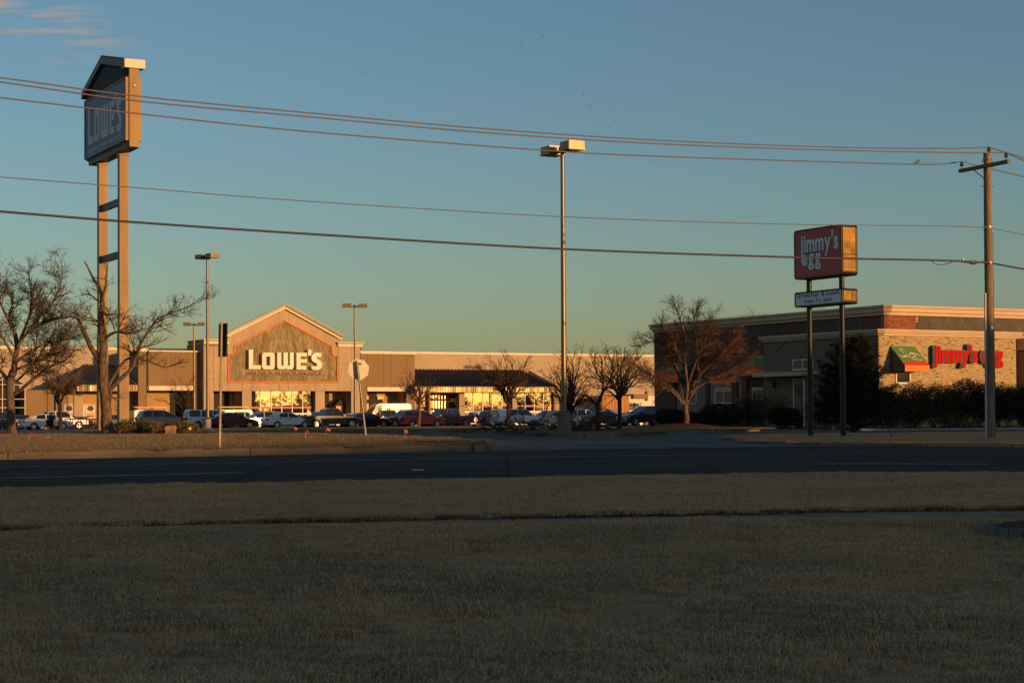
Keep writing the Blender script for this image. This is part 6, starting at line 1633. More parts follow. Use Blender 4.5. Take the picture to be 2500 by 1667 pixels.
drawn_tree('bare_tree', 'large bare tree with broken limb ends in front of the pylon sign', 74, lv_z(-17.5, 74) - .03, [
  ([(265, 1060, 34), (259, 1010, 27), (254, 940, 25), (250, 885, 25)], 0, False),
  ([(250, 890, 21), (252, 835, 19), (249, 800, 16), (246, 772, 14), (250, 741, 12), (245, 707, 8), (229, 682, 6.5), (217, 658, 5), (206.5, 638, 3.5)], .03, 1),
  ([(249, 735, 7), (256, 705, 6), (260, 676, 5), (262, 646, 3)], -.08, 1),
  ([(243, 880, 15), (232, 862, 14), (221, 846, 12), (207, 814, 11), (197, 795, 10), (192, 780, 8)], .1, False), ([(194, 785, 4), (188, 768, 3), (181, 756, 2)], .05, 1),
  ([(195, 783, 6), (178, 773, 5), (150, 777, 4), (122, 785, 3), (100, 800, 2)], .15, True),
  ([(198, 792, 5), (180, 808, 4), (168, 835, 3), (160, 865, 2)], -.15, True),
  ([(262, 955, 13), (275, 944, 12), (292, 928, 11), (322, 897, 9), (333, 865, 8), (347, 832, 7), (361, 813, 6), (380, 782, 4), (404, 770, 3.5), (430, 760, 3), (462, 748, 2.5), (497, 722, 1.8)], .0, 0),
  ([(264, 946, 9), (278, 920, 8), (305, 879, 6), (335, 876, 5), (368, 884, 4.5), (404, 897, 3.5), (430, 888, 3), (463, 884, 2)], .15, 1),
  ([(257, 826, 8), (272, 815, 7), (291, 810, 5), (320, 812, 4), (352, 803, 2.5)], -.15, True),
  ([(248, 790, 7), (228, 779, 5), (210, 776, 4), (190, 790, 2)], -.2, True), ([(248, 760, 6), (262, 772, 4), (276, 790, 3), (281, 812, 2)], -.2, True),
  ([(333, 850, 5), (350, 848, 4), (378, 840, 3), (405, 828, 2)], .2, 1), ([(380, 785, 4), (395, 800, 3), (420, 812, 2)], .1, 1), ([(268, 940, 6), (272, 965, 4), (285, 980, 3)], -.1, 1),
  ([(250, 745, 5), (232, 728, 4), (214, 718, 3), (198, 722, 2)], .2, 1)], PT2, 8)
PV = dict(dens=(5, 5, 3), **{'from': (.25, .15, .2)}, ang=(22, 50), len=(1.0, .55, .3), rc=(.035, .018, .012), rmin=.0085, seg=.25, wig=.13, up=.06)
vase_tree('bare_tree', 'small dark bare tree between the white sedan and the old tree at the left', 147, 118, H(-.98), 985, 868, 88, 205, 9, dict(PV, dens=(5, 5.5, 3.5)), 21, trunk_w=10, low=.1)
vase_tree('bare_tree', 'tiny leafless sapling in front of the white minivan and brown wall', 443, 100, H(-.86), 1010, 912, 380, 505, 8, dict(PV, dens=(2.6, 3.2)), 22, trunk_w=6, low=.2)
vase_tree('bare_tree', 'slender young bare tree in front of the red hatchback', 1022, 106, H(-.85), 985, 905, 955, 1085, 12, dict(PV, dens=(3.5, 4.2)), 23, bark='bark', trunk_w=8, low=.1)
vase_tree('bare_tree', 'bare vase-shaped tree in front of the white pickup and plum roof', 1240, 104, H(-.85), 985, 838, 1158, 1306, 15, dict(PV, dens=(3.2, 3.8, 3)), 24, trunk_w=10, low=.15)
vase_tree('bare_tree', 'bare bushy tree directly behind the tallest lamp post', 1392, 84, H(-.85), 1010, 826, 1325, 1455, 18, dict(PV, dens=(3.4, 4, 3)), 25, trunk_w=10, low=.05)
vase_tree('bare_tree', 'dark bare tree left of the dark blue parked wagon, right of the split tree', 1511, 82, H(-.85), 972, 838, 1440, 1592, 18, dict(PV, dens=(3.4, 4, 3)), 26, trunk_w=11, low=.1)
drawn_tree('bare_tree', 'split bare tree with a broken limb hanging down in an arch', 82, H(-.85), [
  ([(1460, 1047, 11), (1459, 1018, 10), (1459, 990, 10), (1466, 970, 9)], 0, False),
  ([(1462, 982, 8), (1468, 966, 8), (1475, 951, 7), (1486, 946, 5), (1500, 950, 3)], .1, 1),
  ([(1470, 962, 6), (1473, 935, 5), (1470, 905, 4), (1468, 870, 2)], .05, 0), ([(1458, 992, 7), (1449, 980, 6.5), (1438, 970, 6), (1425, 964, 5.5), (1418, 974, 4), (1417, 990, 2.5)], -.05, 1),
  ([(1454, 986, 5), (1442, 980, 4.5), (1427, 975, 3)], -.1, False), ([(1476, 950, 4), (1490, 925, 3), (1498, 895, 2)], .2, 0), ([(1471, 935, 4), (1455, 905, 3), (1445, 880, 2)], -.2, 0), ([(1473, 940, 4), (1460, 925, 3), (1440, 918, 2)], .3, 0)],
  dict(PV, dens=(5, 4.5, 3)), 27, bark='bark_dark')
PR = dict(dens=(9.0, 8.0, 5.5), **{'from': (.3, .15, .15)}, ang=(20, 48), len=(1.0, .55, .3), rc=(.020, .012, .008), rmin=.0065, seg=.22, wig=.17, up=.045)
drawn_tree('bare_tree', 'broad russet bare tree in front of the restaurant wall', 90, H(-.60), [
  ([(1676, 1034, 15), (1676, 1010, 13), (1673, 988, 13)], 0, False),
  ([(1673, 990, 8), (1664, 956, 7), (1655, 910, 6), (1641, 867, 5), (1629, 824, 4), (1615, 795, 2.5)], .1, 0),
  ([(1675, 985, 8), (1678, 938, 7), (1672, 881, 6), (1673, 824, 5), (1658, 775, 3), (1646, 740, 2)], -.1, 0),
  ([(1677, 985, 8), (1686, 952, 7), (1701, 927, 6), (1713, 890, 5), (1730, 841, 4), (1745, 800, 2)], .15, 0), ([(1705, 905, 5), (1700, 840, 4), (1695, 777, 3), (1710, 745, 2)], -.1, 0),
  ([(1678, 984, 7), (1695, 947, 6), (1718, 910, 5), (1758, 866, 4), (1800, 824, 2)], .2, 0), ([(1682, 975, 6), (1705, 945, 5), (1745, 922, 4), (1790, 898, 3), (1828, 880, 2)], -.2, 0),
  ([(1672, 988, 7), (1649, 956, 6), (1615, 932, 5), (1572, 904, 3.5), (1544, 887, 2)], .1, 0), ([(1670, 990, 6), (1640, 955, 5), (1600, 938, 4), (1560, 915, 2)], -.25, 0),
  ([(1655, 905, 5), (1632, 850, 4), (1600, 832, 3), (1560, 845, 2)], .3, 0), ([(1690, 940, 5), (1730, 895, 4), (1775, 850, 3), (1795, 800, 2)], .4, 0), ([(1680, 940, 5), (1700, 880, 4), (1725, 820, 3), (1735, 775, 2)], -.4, 0),
  ([(1690, 950, 5), (1728, 930, 4), (1770, 925, 3), (1815, 912, 2)], .1, 0), ([(1700, 925, 5), (1745, 880, 4), (1800, 855, 2)], -.5, 0), ([(1672, 900, 5), (1650, 850, 3), (1640, 800, 2)], -.4, 0)], PR, 31, bark='bark', twig='twig_red', taper_base=1.25)
vase_tree('bare_tree', 'top of a distant bare tree showing above the restaurant roof', 1850, 150, H(-1.2), 800, 745, 1825, 1880, 7, dict(PV, dens=(1.6, 2.0)), 33, trunk_w=6)
# mulch mound round the russet tree
mc = G(1676, 90, H(-.86)); rows = []
for r_, z_ in ((0, .27), (.6, .26), (1.3, .17), (2.2, .06), (3.0, -.02)):
    rows.append([(mc.x + r_ * 1.15 * math.cos(a) * (1 + .1 * math.sin(3 * a)), mc.y + r_ * .9 * math.sin(a), mc.z + z_ + bump(a * 3, r_, .02)) for a in frange(0, 2 * math.pi, 26)])
tag(grid(rows).build('mulch_mound', M['mulch'], smooth=9), None, None, kind='structure')
ms = MB(); rng = random.Random(9)
for x0, x1, dd in ((270, 505, 71.5), (215, 300, 71)):   # mulch bed under the shrubs
    rows = []
    for t in frange(0, 1, 6): rows.append([(G(px, dd + 5 * t, 0).x, dd + 5 * t, lv_z(-17, 72) + .05 * math.sin(math.pi * t) + .012 + bump(px, t * 9, .02)) for px in frange(x0, x1, 24)])
    tag(grid(rows).build('mulch_bed', M['mulch'], smooth=9), None, None, kind='structure')
# low shrubs and boulder
for i, (px, h, rx, lb) in enumerate(((303, .62, .55, 'low bronze-green shrub right beside the pylon leg'), (340, .6, .6, 'low shrub behind the orange stake marker'), (376, .6, .55, 'low shrub between two others left of the boulder'), (398, .5, .4, 'smallest low shrub just left of the boulder'),
                                   (440, .55, .5, 'low shrub right of the boulder'), (462, .5, .42, 'low shrub with the yellow flag in front'))):
    shrub(lb, G(px, 73.5 + .3 * (i % 2), lv_z(-15, 73)), rx, .45, h * 1.05, 1500, 40 + i, 'leaf_azalea', .05, True, 'low shrubs around the boulder', 'low_shrub')
bo = thing('boulder', G(417, 72, lv_z(-14.5, 72)), 'reddish sandstone boulder among the low shrubs', 'boulder')
bm = bmesh.new(); bmesh.ops.create_icosphere(bm, subdivisions=4, radius=1)
mb = MB(); vs = []
for v in bm.verts:
    p = v.co.copy(); p = V((max(-.8, min(.8, p.x * 1.15)), max(-.7, min(.75, p.y * 1.1)), max(-.9, min(.72, p.z * 1.1))))
    p *= 1 + .18 * noise.noise(p * 1.6) + .06 * noise.noise(p * 5); vs.append(ROOT[bo] + V((p.x * .26, p.y * .22, .17 + p.z * .26)))
mb.add(vs, [tuple(v.index for v in f.verts) for f in bm.faces]); bm.free(); mb.build('stone', M['boulder'], bo, smooth=.5)
# evergreen and hedges by the restaurant
pr = random.Random(77); pb = G(2082, 79, H(-.95)); pine = thing('pine_tree', pb, 'dark shaggy pine in front of the corner of the restaurant', 'tree')
mb = MB(); mb.tube([pb - V((0, 0, .1)), pb + V((.05, 0, 2)), pb + V((0, 0, 4.1))], [.14, .10, .02], 8); mb.build('trunk', M['bark_dark'], pine)
nd, bw = MB(), MB()
for i in range(120):
    t = (i / 120) ** .85; z = .15 + 3.95 * t; a = i * 2.4 + pr.uniform(-.3, .3); L = (2.2 * (1 - t ** 1.7) ** .75 * (.6 + .4 * min(1, z / .6)) + .18) * pr.uniform(.6, 1.12)
    st = pb + V((0, 0, z)); q = wander(pr, st, (math.cos(a), math.sin(a), .18 + .5 * t), L, 5, .12, .05); bw.tube(q, [.03, .025, .02, .015, .01, .006], 4)
    for _ in range(int(16 + 62 * L)):
        s_ = pr.uniform(.15, 1) * 5; k = min(4, int(s_)); c = q[k].lerp(q[k + 1], s_ - k) + V((pr.gauss(0, .10), pr.gauss(0, .10), pr.gauss(0, .08)))
        for _ in range(7):
            d_ = (V((pr.gauss(0, 1), pr.gauss(0, 1), pr.gauss(0, .8))) + (q[5] - q[0]).normalized() * .8).normalized(); e_ = d_.cross(V((pr.gauss(0, 1), pr.gauss(0, 1), pr.gauss(0, 1)))).normalized() * .012
            nd.face([c - e_, c + e_, c + d_ * pr.uniform(.10, .2)])
bw.build('branch', M['bark_dark'], pine, recalc=False); nd.build('needles', M['needle'], pine, recalc=False)
for i, (px, d, rx, h, m, lb) in enumerate((
    (2165, 87, 1.0, 2.1, 'leaf_brown', 'rounded dark shrub just right of the pine, under the awning'), (2222, 87.5, 1.15, 2.35, 'leaf_brown', 'wide hedge shrub left of the two under the red letters'), (2290, 88, 1.15, 2.5, 'leaf_brown', 'bronze-leaved hedge shrub under the start of the red letters'),
    (2352, 88.3, 1.1, 2.62, 'leaf_dark', 'dark hedge shrub just left of the utility pole'), (2400, 88.6, .9, 2.35, 'leaf_dark', 'dark hedge shrub behind the utility pole'), (2452, 88.9, 1.0, 2.4, 'leaf_dark', 'thin-stemmed hedge shrub just right of the utility pole'), (2505, 89.2, 1.0, 2.25, 'leaf_dark', 'hedge shrub cut by the right picture edge'))):
    shrub(lb, G(px, d, H(-.9)), rx * 1.1, .9, h, 9500, 60 + i, m, .052, True)
for i, (px, d, rx, h, lb) in enumerate(((1640, 108, 1.0, 1.2, 'low dark shrub at the far left corner of the restaurant'), (1762, 104, 1.5, 1.55, 'dark shrub under the two-pane restaurant window'), (1705, 106, 1.0, .9, 'low shrub right of the russet tree trunk'), (1862, 97, 1.9, 2.25, 'big dark shrub left of the restaurant entrance'),
                                      (1918, 96, .9, 1.3, 'dark shrub beside the restaurant door'), (2020, 86, 1.3, 2.0, 'dark shrub between the pole sign legs and the pine'))):
    shrub(lb, G(px, d, H(-.92)), rx * 1.08, .9, h, 5200, 80 + i, 'needle', .06, False)
# storm debris: a pile of broken branches behind the big lamp foot
dp = G(1330, 75, H(-.85)); pile = thing('branch_pile', dp, 'tangled pile of fallen branches around the foot of the tallest lamp post', 'branch pile')
mb, tw = MB(), MB(); rng = random.Random(14)
for i in range(46):
    px = rng.uniform(1165, 1500) if i % 3 else rng.uniform(1260, 1440); d = rng.uniform(73, 80); b = G(px, d, H(-.85))
    a = rng.uniform(0, 6.28); q = wander(rng, b + V((0, 0, rng.uniform(0, .25))), (math.cos(a), math.sin(a) * .6, rng.uniform(.0, .55)), rng.uniform(1.0, 2.6), 6, .22, -.02)
    q = [V((p.x, p.y, max(p.z, H(-.84)))) for p in q]
    mb.tube(q, [.035, .03, .026, .02, .015, .011, .008], 5); sprout(rng, tw, q, .03, .01, 0, dict(PV, dens=(2.6, 2.4), len=(.6, .35), up=0, ang=(25, 70)))
mb.build('branch', M['bark_dark'], pile, recalc=False); tw.build('twigs', M['twig'], pile, recalc=False)

# ================================================================== small things on the ground
def flag(px, py, zf, colour, word_, where, tilt=0.0, fw=.11, fh=.085, h=.30):
    p = drop(px, py + 3, zf); f = thing('marker_flag', p, '%s marker flag %s' % (word_, where), 'marker flag', 'small survey flags stuck in the ground')
    t = V((tilt, .05, 1)).normalized(); top = p + t * h
    mb = MB(); mb.tube([p - t * .05, top], .004, 4); mb.build('staff', M['galv'], f)
    mb = MB(); s = random.Random(px).uniform(-.5, .5); e = V((math.cos(s), math.sin(s), -.15))
    a, b = top, top - t * fh; n = e.cross(t).normalized()
    mb.prism([a, a + e * fw * .5 + n * .012, a + e * fw - V((0, 0, .02)), b + e * fw - V((0, 0, .03)), b + e * fw * .5 + n * .012, b], n * .002); mb.build('flag', M['flag_' + colour], f)
for px, py, zf, c, wd, wh, ti in (
    (71, 1074, lv_z, 'red', 'dark red', 'in the turf near the stout tree at the far left', .1), (296, 1062, lv_z, 'red', 'red', 'at the base of the right pylon leg', -.4), (334, 1051, lv_z, 'orange', 'thin orange', 'standing upright among the low shrubs', .02),
    (457, 1056, lv_z, 'yellow', 'yellow', 'at the right end of the low shrubs', .25), (724, 1057, lv_z, 'orange', 'orange', 'at the back of the verge, left of the pair', -.3), (745, 1068, lv_z, 'red', 'red', 'lowest on the verge between two others', .1),
    (792, 1060, lv_z, 'orange', 'large orange-red', 'in dry grass, left of the stop sign', .35), (864, 1051, mi_z, 'orange', 'orange', 'on the tree island just left of the stop sign post', 0), (919, 1051, mi_z, 'orange', 'square orange', 'on the tree island right of the stop sign', .1),
    (990, 1068, lv_z, 'red', 'small red', 'at the right tip of the turf verge', -.1), (1017, 1058, lot_z, 'blue', 'blue', 'beside the driveway, before the red hatchback', .15), (1735, 1061, lot_z, 'orange', 'faded orange', 'by the driveway right of the russet tree', .2),
    (2031, 1056, rv_z, 'blue', 'small blue', 'between the two legs of the pole sign', .1), (2092, 1063, rv_z, 'red', 'red', 'right of the pole sign legs, under the pine', .5), (1930, 1062, rv_z, 'red', 'tiny red', 'left of the pole sign legs on the right verge', .4)):
    flag(px, py, zf, c, wd, wh, ti, .14 if 'large' in wd or 'square' in wd else .10, .09 if 'thin' not in wd else .16)
def litter(label, px, py, zf, size, m, seed, name='litter_scrap', flat=.25, cat='litter'):
    p = drop(px, py, zf); rg = random.Random(seed); mb = MB(); n = 7; vs = []
    for j in range(n):
        for i in range(n):
            x, y = (i / (n - 1) - .5), (j / (n - 1) - .5); k = 1 - .35 * (abs(x) + abs(y))
            vs.append(p + V((x * size * k * rg.uniform(.85, 1.1), y * size * .7 * k, .01 + size * flat * max(0, noise.noise(V((x * 4, y * 4, seed))) + .25) * (1 - 1.6 * abs(x)) * (1 - 1.4 * abs(y)))))
    mb.add(vs, [(j * n + i, j * n + i + 1, (j + 1) * n + i + 1, (j + 1) * n + i) for j in range(n - 1) for i in range(n - 1)])
    tag(mb.build(name, M[m], smooth=.6), label, cat)
litter('crumpled blue plastic bag lying on the near grass strip', 1870, 1197, lawn_z, .17, 'plastic_blue', 1, 'plastic_bag', .3, 'plastic bag')
litter('small white paper scrap on the grass strip towards the right', 2248, 1178, lawn_z, .11, 'plastic_white', 2, 'paper_scrap')
litter('white plastic bag at the foot of the lamp post beside the black roadside sign', 517, 1053, lv_z, .42, 'plastic_white', 3, 'plastic_bag', .6, 'plastic bag')
litter('cream paper litter on the turf left of the pylon legs', 113, 1068, lv_z, .3, 'cream', 4, 'paper_scrap', .4)
litter('bright cream scrap on the turf below the boulder', 390, 1070, lv_z, .3, 'cream', 5, 'paper_scrap', .1)
litter('white scrap on the driveway in front of the lamp foot', 1358, 1060, lot_z, .2, 'plastic_white', 6, 'paper_scrap')
litter('tiny white cup lying on the driveway left of the branch pile', 1196, 1047, lot_z, .15, 'plastic_white', 7, 'paper_cup', .6)
litter('dark clod of bark on the right verge kerb', 1933, 1070, rv_z, .3, 'mulch', 8, 'bark_clod', .3, 'bark clod')
for i, (px, py) in enumerate(((355, 1230), (615, 1215), (410, 1208), (910, 1203), (1740, 1222), (2325, 1185), (60, 1312), (2170, 1215))):
    litter('dead leaf clump on the lawn, number by size and place', px, py, lawn_z, .06 + .02 * (i % 3), 'mulch', 20 + i, 'dead_leaf', .5, 'dead leaf')
for o, lb in zip([o for o in C.objects if o.name.startswith('dead_leaf')], ('largest dead leaf clump on the left of the grass strip', 'dead leaf clump left of centre on the grass strip', 'small dark leaf near the road edge, upper left of the grass strip', 'dead leaf right of the lane dash on the strip near the road', 'dark leaf clump just below the blue plastic bag', 'dark leaf under the white paper scrap at the right', 'dark leaf on the front lawn at the far left', 'dark leaf near the walk below the white paper scrap')): o['label'] = lb
rb = thing('bent_rod', drop(2181, 1069, rv_z), 'thin black rod leaning out of the right verge beside the pine', 'rod')
a = ROOT[rb]; mb = MB(); mb.tube([a - V((0, 0, .05)), W(2170, 1050, a.y), W(2152, 1021, a.y)], [.022, .02, .018], 6); mb.build('rod', M['steel_dark'], rb)
st = thing('marker_stake', drop(2169, 1043, lambda x, y: H(-.9)), 'short white stake at the foot of the hedge behind the black rod', 'stake')
mb = MB(); mb.box(ROOT[st] + V((0, 0, .15)), .05, .05, .42); mb.build('stake', M['frame_white'], st)
st = thing('marker_stake', drop(1982, 1052, rv_z), 'short pale stub beside the far leg of the pole sign', 'stake')
mb = MB(); mb.box(ROOT[st] + V((0, 0, .1)), .06, .06, .3); mb.build('stake', M['cream'], st)
# round planter of edging blocks at the right edge of the lawn
pc = drop(2455, 1322, lawn_z); pr_ = .62; pctr = pc + V((.62, .50, 0)); ring = thing('block_planter', pctr, 'round raised bed of grey edging blocks on the lawn at the right edge', 'planter')
nb = 28
bm0 = MB(); bm0.prism([V((-.058, -.03, 0)), V((.058, -.03, 0)), V((.066, .03, 0)), V((-.066, .03, 0))], (0, 0, .13)); b0 = None
for i in range(nb):
    a = 2 * math.pi * i / nb; loc = pctr + V((math.cos(a) * pr_, math.sin(a) * pr_, -.03 + .006 * math.sin(i * 2.3)))
    if b0 is None:
        bm0.v = [v for v in bm0.v]; ROOT_save = ROOT[ring]; ROOT[ring] = V((0, 0, 0)); b0 = bm0.build('edging_block', M['paver'], ring); ROOT[ring] = ROOT_save
        b0.location = loc - pctr; b0.rotation_euler = (0, 0, a - math.pi / 2); continue
    share(b0, 'edging_block', loc, ring, (0, 0, a - math.pi / 2))
rows = []
for r_, z_ in ((0, .16), (.2, .155), (.4, .13), (.6, .085)): rows.append([(pctr.x + r_ * math.cos(a), pctr.y + r_ * math.sin(a), pctr.z + z_ + bump(a * 4, r_ * 9, .012)) for a in frange(0, 2 * math.pi, 30)])
grid(rows)
g_ = grid(rows); g_.build('mulch', M['mulch'], ring, smooth=9)

# ================================================================== parked vehicles
def lotp(px, d): x = (px - 1250) / FPX * d; return G(px, d, lot_z(x, d))
RT, LT = yw, yw + math.pi
white, silver, black = paint('white', (.62, .63, .66)), paint('silver', (.34, .33, .32), .6, .3), paint('black', (.008, .008, .009))
navy, blue, maroon, red = paint('navy', (.006, .010, .022)), paint('blue', (.02, .05, .10)), paint('maroon', (.13, .012, .018), .3), paint('red', (.50, .012, .012))
tan, grey, olive, teal = paint('tan', (.18, .155, .125), .4), paint('grey', (.05, .047, .045), .4), paint('olive', (.014, .011, .007), .2), paint('dark_teal', (.012, .03, .038))
CL = [
 ('suv', black, 'black wagon at the far left picture edge behind the stout tree', 5, 168, RT), ('sedan', black, 'black sedan half hidden behind the white sedan with the open door', 62, 172, RT),
 ('sedan', white, 'white sedan with its driver door open and a person getting out', 113, 163, RT), ('longcab', white, 'big white pickup behind the open-door white sedan', 142, 190, RT),
 ('sedan', blue, 'dark blue sedan behind the legs of the pylon sign', 278, 176, RT), ('suv', tan, 'tan wagon right of the pylon sign legs, behind the boulder', 397, 158, RT),
 ('minivan', white, 'white minivan behind the lamp post beside the black roadside sign', 512, 160, RT), ('sedan', maroon, 'maroon sedan behind the perforated sign post', 566, 158, RT),
 ('suv', silver, 'silver crossover left of the white sedan with red tail lamp', 634, 174, LT), ('sedan', grey, 'dark sedan peeking over the silver crossover', 622, 186, LT), ('pickup', white, 'small white truck cab left of the silver crossover', 590, 196, LT),
 ('sedan', white, 'white sedan with a red tail lamp in front of the store windows', 702, 162, RT), ('pickup', olive, 'dark olive-black pickup with a lit red tail lamp', 806, 164, RT), ('suv', black, 'black wagon behind the cab of the dark pickup', 812, 184, RT),
 ('sedan', white, 'white car just visible past the hood of the dark pickup', 848, 178, LT), ('sedan', navy, 'navy sedan behind the stop sign post', 895, 166, RT), ('pickup', teal, 'dark blue truck facing left under the delivery van', 945, 188, LT),
 ('longcab', black, 'black truck facing left with a chrome bumper, behind the red hatchback', 996, 182, LT), ('hatch', red, 'red retro hatchback with rounded fenders behind the slender tree', 1028, 163, RT), ('longcab', grey, 'dark grey pickup facing left behind the red hatchback', 1086, 176, LT),
 ('hatch', white, 'white hatchback right of the dark grey pickup', 1158, 190, LT), ('suv', white, 'white wagon with a number plate left of the white pickup', 1192, 194, RT), ('suv', black, 'black wagon behind the tail of the white pickup', 1222, 182, RT),
 ('capped', white, 'white pickup with a capped bed behind the vase-shaped tree', 1268, 172, RT), ('suv', black, 'black wagon right of the white pickup, below the last shop windows', 1333, 188, LT), ('sedan', silver, 'silver sedan half hidden by the branch pile left of the lamp foot', 1352, 172, LT),
 ('suv', white, 'white wagon behind the split tree right of the lamp foot', 1425, 174, RT), ('sedan', black, 'black sedan between the split tree and the dark tree', 1480, 166, RT), ('sedan', silver, 'silver sedan beyond the dark blue wagon', 1530, 196, RT),
 ('suv', navy, 'dark blue wagon facing left beside the restaurant corner', 1572, 150, LT), ('suv', maroon, 'dark red wagon farthest right, before the pale building', 1580, 205, RT), ('suv', white, 'white wagon with a roof rack behind the lamp foot', 1402, 198, LT)]
CAR_OBJ = {}
for kind, pt, lb, px, d, yw_ in CL:
    nm = 'parked_pickup' if kind in ('pickup', 'longcab', 'capped') else 'parked_car'
    CAR_OBJ[lb] = make_car(kind, pt, lb, lotp(px, d), yw_, nm, 'pickup truck' if nm == 'parked_pickup' else 'car', 1.08 if lb.startswith('big') else 1.0)
vanw = paint('van_white', (.42, .385, .34))
v1 = make_car('tallvan', vanw, 'white delivery van with purple and red lettering in front of the right wing', lotp(940, 200), LT, 'delivery_van', 'van')
v2 = make_car('van', vanw, 'white work van with orange ladders on its roof, left wing', lotp(382, 192), RT, 'work_van', 'van')
v3 = make_car('van', vanw, 'white work van with yellow ladders on its roof, near the store entrance', lotp(553, 198), LT, 'work_van', 'van')
# lettering on the delivery van's near side
purple = mat('purple_print', (.045, .02, .13), .5); orange_p = mat('red_print', (.6, .03, .03), .5); M['purple'], M['orange_p'] = purple, orange_p
for ch, x0, m in (('F', 1.25, 'purple'), ('e', .82, 'purple'), ('d', .42, 'purple'), ('E', -.05, 'orange_p'), ('x', -.5, 'orange_p')):
    vs, fs = glyph(ch, .03); mb = MB()
    # this side faces the road: the van faces left, so its left flank shows; text runs toward the rear
    mb.add([V((x0 - v.x * .78, 1.035, 1.62 + v.y * .8)) for v in vs], fs); mb.build('print_letter', M[m], v1, recalc=False)
vl = MB(); vl.box((-.8, 1.0, 2.0), .1, .05, .05)
for v, c in ((v2, 'ladder_orange'), (v3, 'ladder_yellow')):
    for k, y in enumerate((-.55, .1, .6)):
        mb = MB()
        for s in (-.17, .17): mb.box((-.6, y + s, 2.33 + .05 * k), 3.6, .05, .09)
        for i in range(10): mb.box((-2.2 + i * .36, y, 2.33 + .05 * k), .04, .34, .04)
        mb.build('ladder', M[c], v)
    mb = MB()
    for x in (-2.2, -.6, .9): mb.box((x, 0, 2.24), .06, 1.7, .06)
    for x in (-2.2, -.6, .9):
        for y in (-.82, .82): mb.box((x, y, 2.17), .05, .05, .16)
    mb.build('roof_rack', M['galv'], v)
mb = MB(); vs = [V((-2.0 + .35 * math.cos(a), 1.02, 1.35 + .35 * math.sin(a))) for a in frange(0, 6.0, 20)]; 
for i in range(20): mb.tube([vs[i], vs[i + 1]], .03, 4)
mb.build('round_emblem', M['steel_dark'], v3)
# open door of the white sedan and the person beside it
wc = CAR_OBJ['white sedan with its driver door open and a person getting out']
mb = MB(); c, s = math.cos(R(-62)), math.sin(R(-62))
hp = V((.78, -.90, 0)); ed = V((-math.cos(R(62)), -math.sin(R(62)), 0))
mb.prism([hp + V((0, 0, .35)), hp + ed * 1.0 + V((0, 0, .38)), hp + ed * 1.05 + V((0, 0, .95)), hp + V((0, 0, .95))], V((ed.y, -ed.x, 0)) * .07); do = mb.build('open_door', M['trim_black'], wc)
do.material_slots[0].link = 'OBJECT'; do.material_slots[0].material = white
mb = MB(); mb.prism([hp + ed * .08 + V((0, 0, .96)), hp + ed * 1.0 + V((0, 0, .96)), hp + ed * .8 + V((0, 0, 1.36)), hp + ed * .5 + V((0, 0, 1.34))], V((ed.y, -ed.x, 0)) * .02); mb.build('door_glass', M['car_glass'], do)
mb = MB(); mb.box((.25, -.905, .68), .95, .03, .6); mb.build('door_opening', M['dark'], wc)

def person(base, yaw, label, jacket, lean=0.0, hgt=1.72):
    root = thing('person', V((0, 0, 0)), label, 'person')
    def skinned(name, verts, edges, rad, m, sub=1):
        me = bpy.data.meshes.new(name); me.from_pydata([tuple(v) for v in verts], edges, []); o = bpy.data.objects.new(name, me); C.objects.link(o); o.parent = root
        me.materials.append(M[m]); md = o.modifiers.new('skin', 'SKIN'); lay_ = me.skin_vertices[0]
        for i, r in enumerate(rad): lay_.data[i].radius = (r, r * .85); lay_.data[i].use_root = (i == 0)
        md.use_smooth_shade = True; s = o.modifiers.new('sub', 'SUBSURF'); s.levels = s.render_levels = sub
        return o
    k = hgt / 1.72; L = lean
    J = [(0, 0, .93), (0, 0, 1.12), (0 + L * .3, 0, 1.38), (L * .4, 0, 1.50), (.02 + L * .45, 0, 1.58), (.03 + L * .5, 0, 1.69),
         (.02, .09, .90), (.05, .10, .50), (.0, .10, .09), (.15, .10, .04), (-.02, -.09, .90), (-.05, -.10, .50), (-.10, -.10, .09), (.05, -.10, .04),
         (L * .35, .18, 1.42), (L * .35, .23, 1.15), (.10 + L * .35, .22, .92), (.14 + L * .35, .21, .83), (L * .35, -.18, 1.42), (.02 + L * .35, -.23, 1.15), (.12 + L * .35, -.21, .93), (.16 + L * .35, -.20, .84)]
    J = [(x * k, y * k, z * k) for x, y, z in J]
    E = [(0, 1), (1, 2), (2, 3), (3, 4), (4, 5), (0, 6), (6, 7), (7, 8), (8, 9), (0, 10), (10, 11), (11, 12), (12, 13), (2, 14), (14, 15), (15, 16), (16, 17), (2, 18), (18, 19), (19, 20), (20, 21)]
    skinned('body', J, E, [.13, .12, .13, .055, .085, .075, .085, .058, .04, .04, .085, .058, .04, .04, .06, .045, .035, .04, .06, .045, .035, .04], 'skin', 2)
    skinned('jacket', [J[0], J[1], J[2], J[14], J[15], J[16], J[18], J[19], J[20]], [(0, 1), (1, 2), (2, 3), (3, 4), (4, 5), (2, 6), (6, 7), (7, 8)], [.155, .15, .155, .08, .062, .05, .08, .062, .05], jacket, 2)
    skinned('trousers', [J[0], J[6], J[7], (J[8][0], J[8][1], J[8][2] + .02), J[10], J[11], (J[12][0], J[12][1], J[12][2] + .02)], [(0, 1), (1, 2), (2, 3), (0, 4), (4, 5), (5, 6)], [.145, .10, .075, .06, .10, .075, .06], 'cloth_black', 2)
    skinned('hair', [(J[5][0] - .02, 0, J[5][2] + .02), (J[4][0] - .045, 0, J[4][2] + .04)], [(0, 1)], [.085, .075], 'hair', 2)
    root.location = base; root.rotation_euler = (0, 0, yaw); return root
wl = wc.location; f_ = E1
person(V(wl) + E1 * .30 + NN * 1.12, yw + .6, 'person in dark blue clothes stepping out of the white sedan', 'cloth_navy', .3)
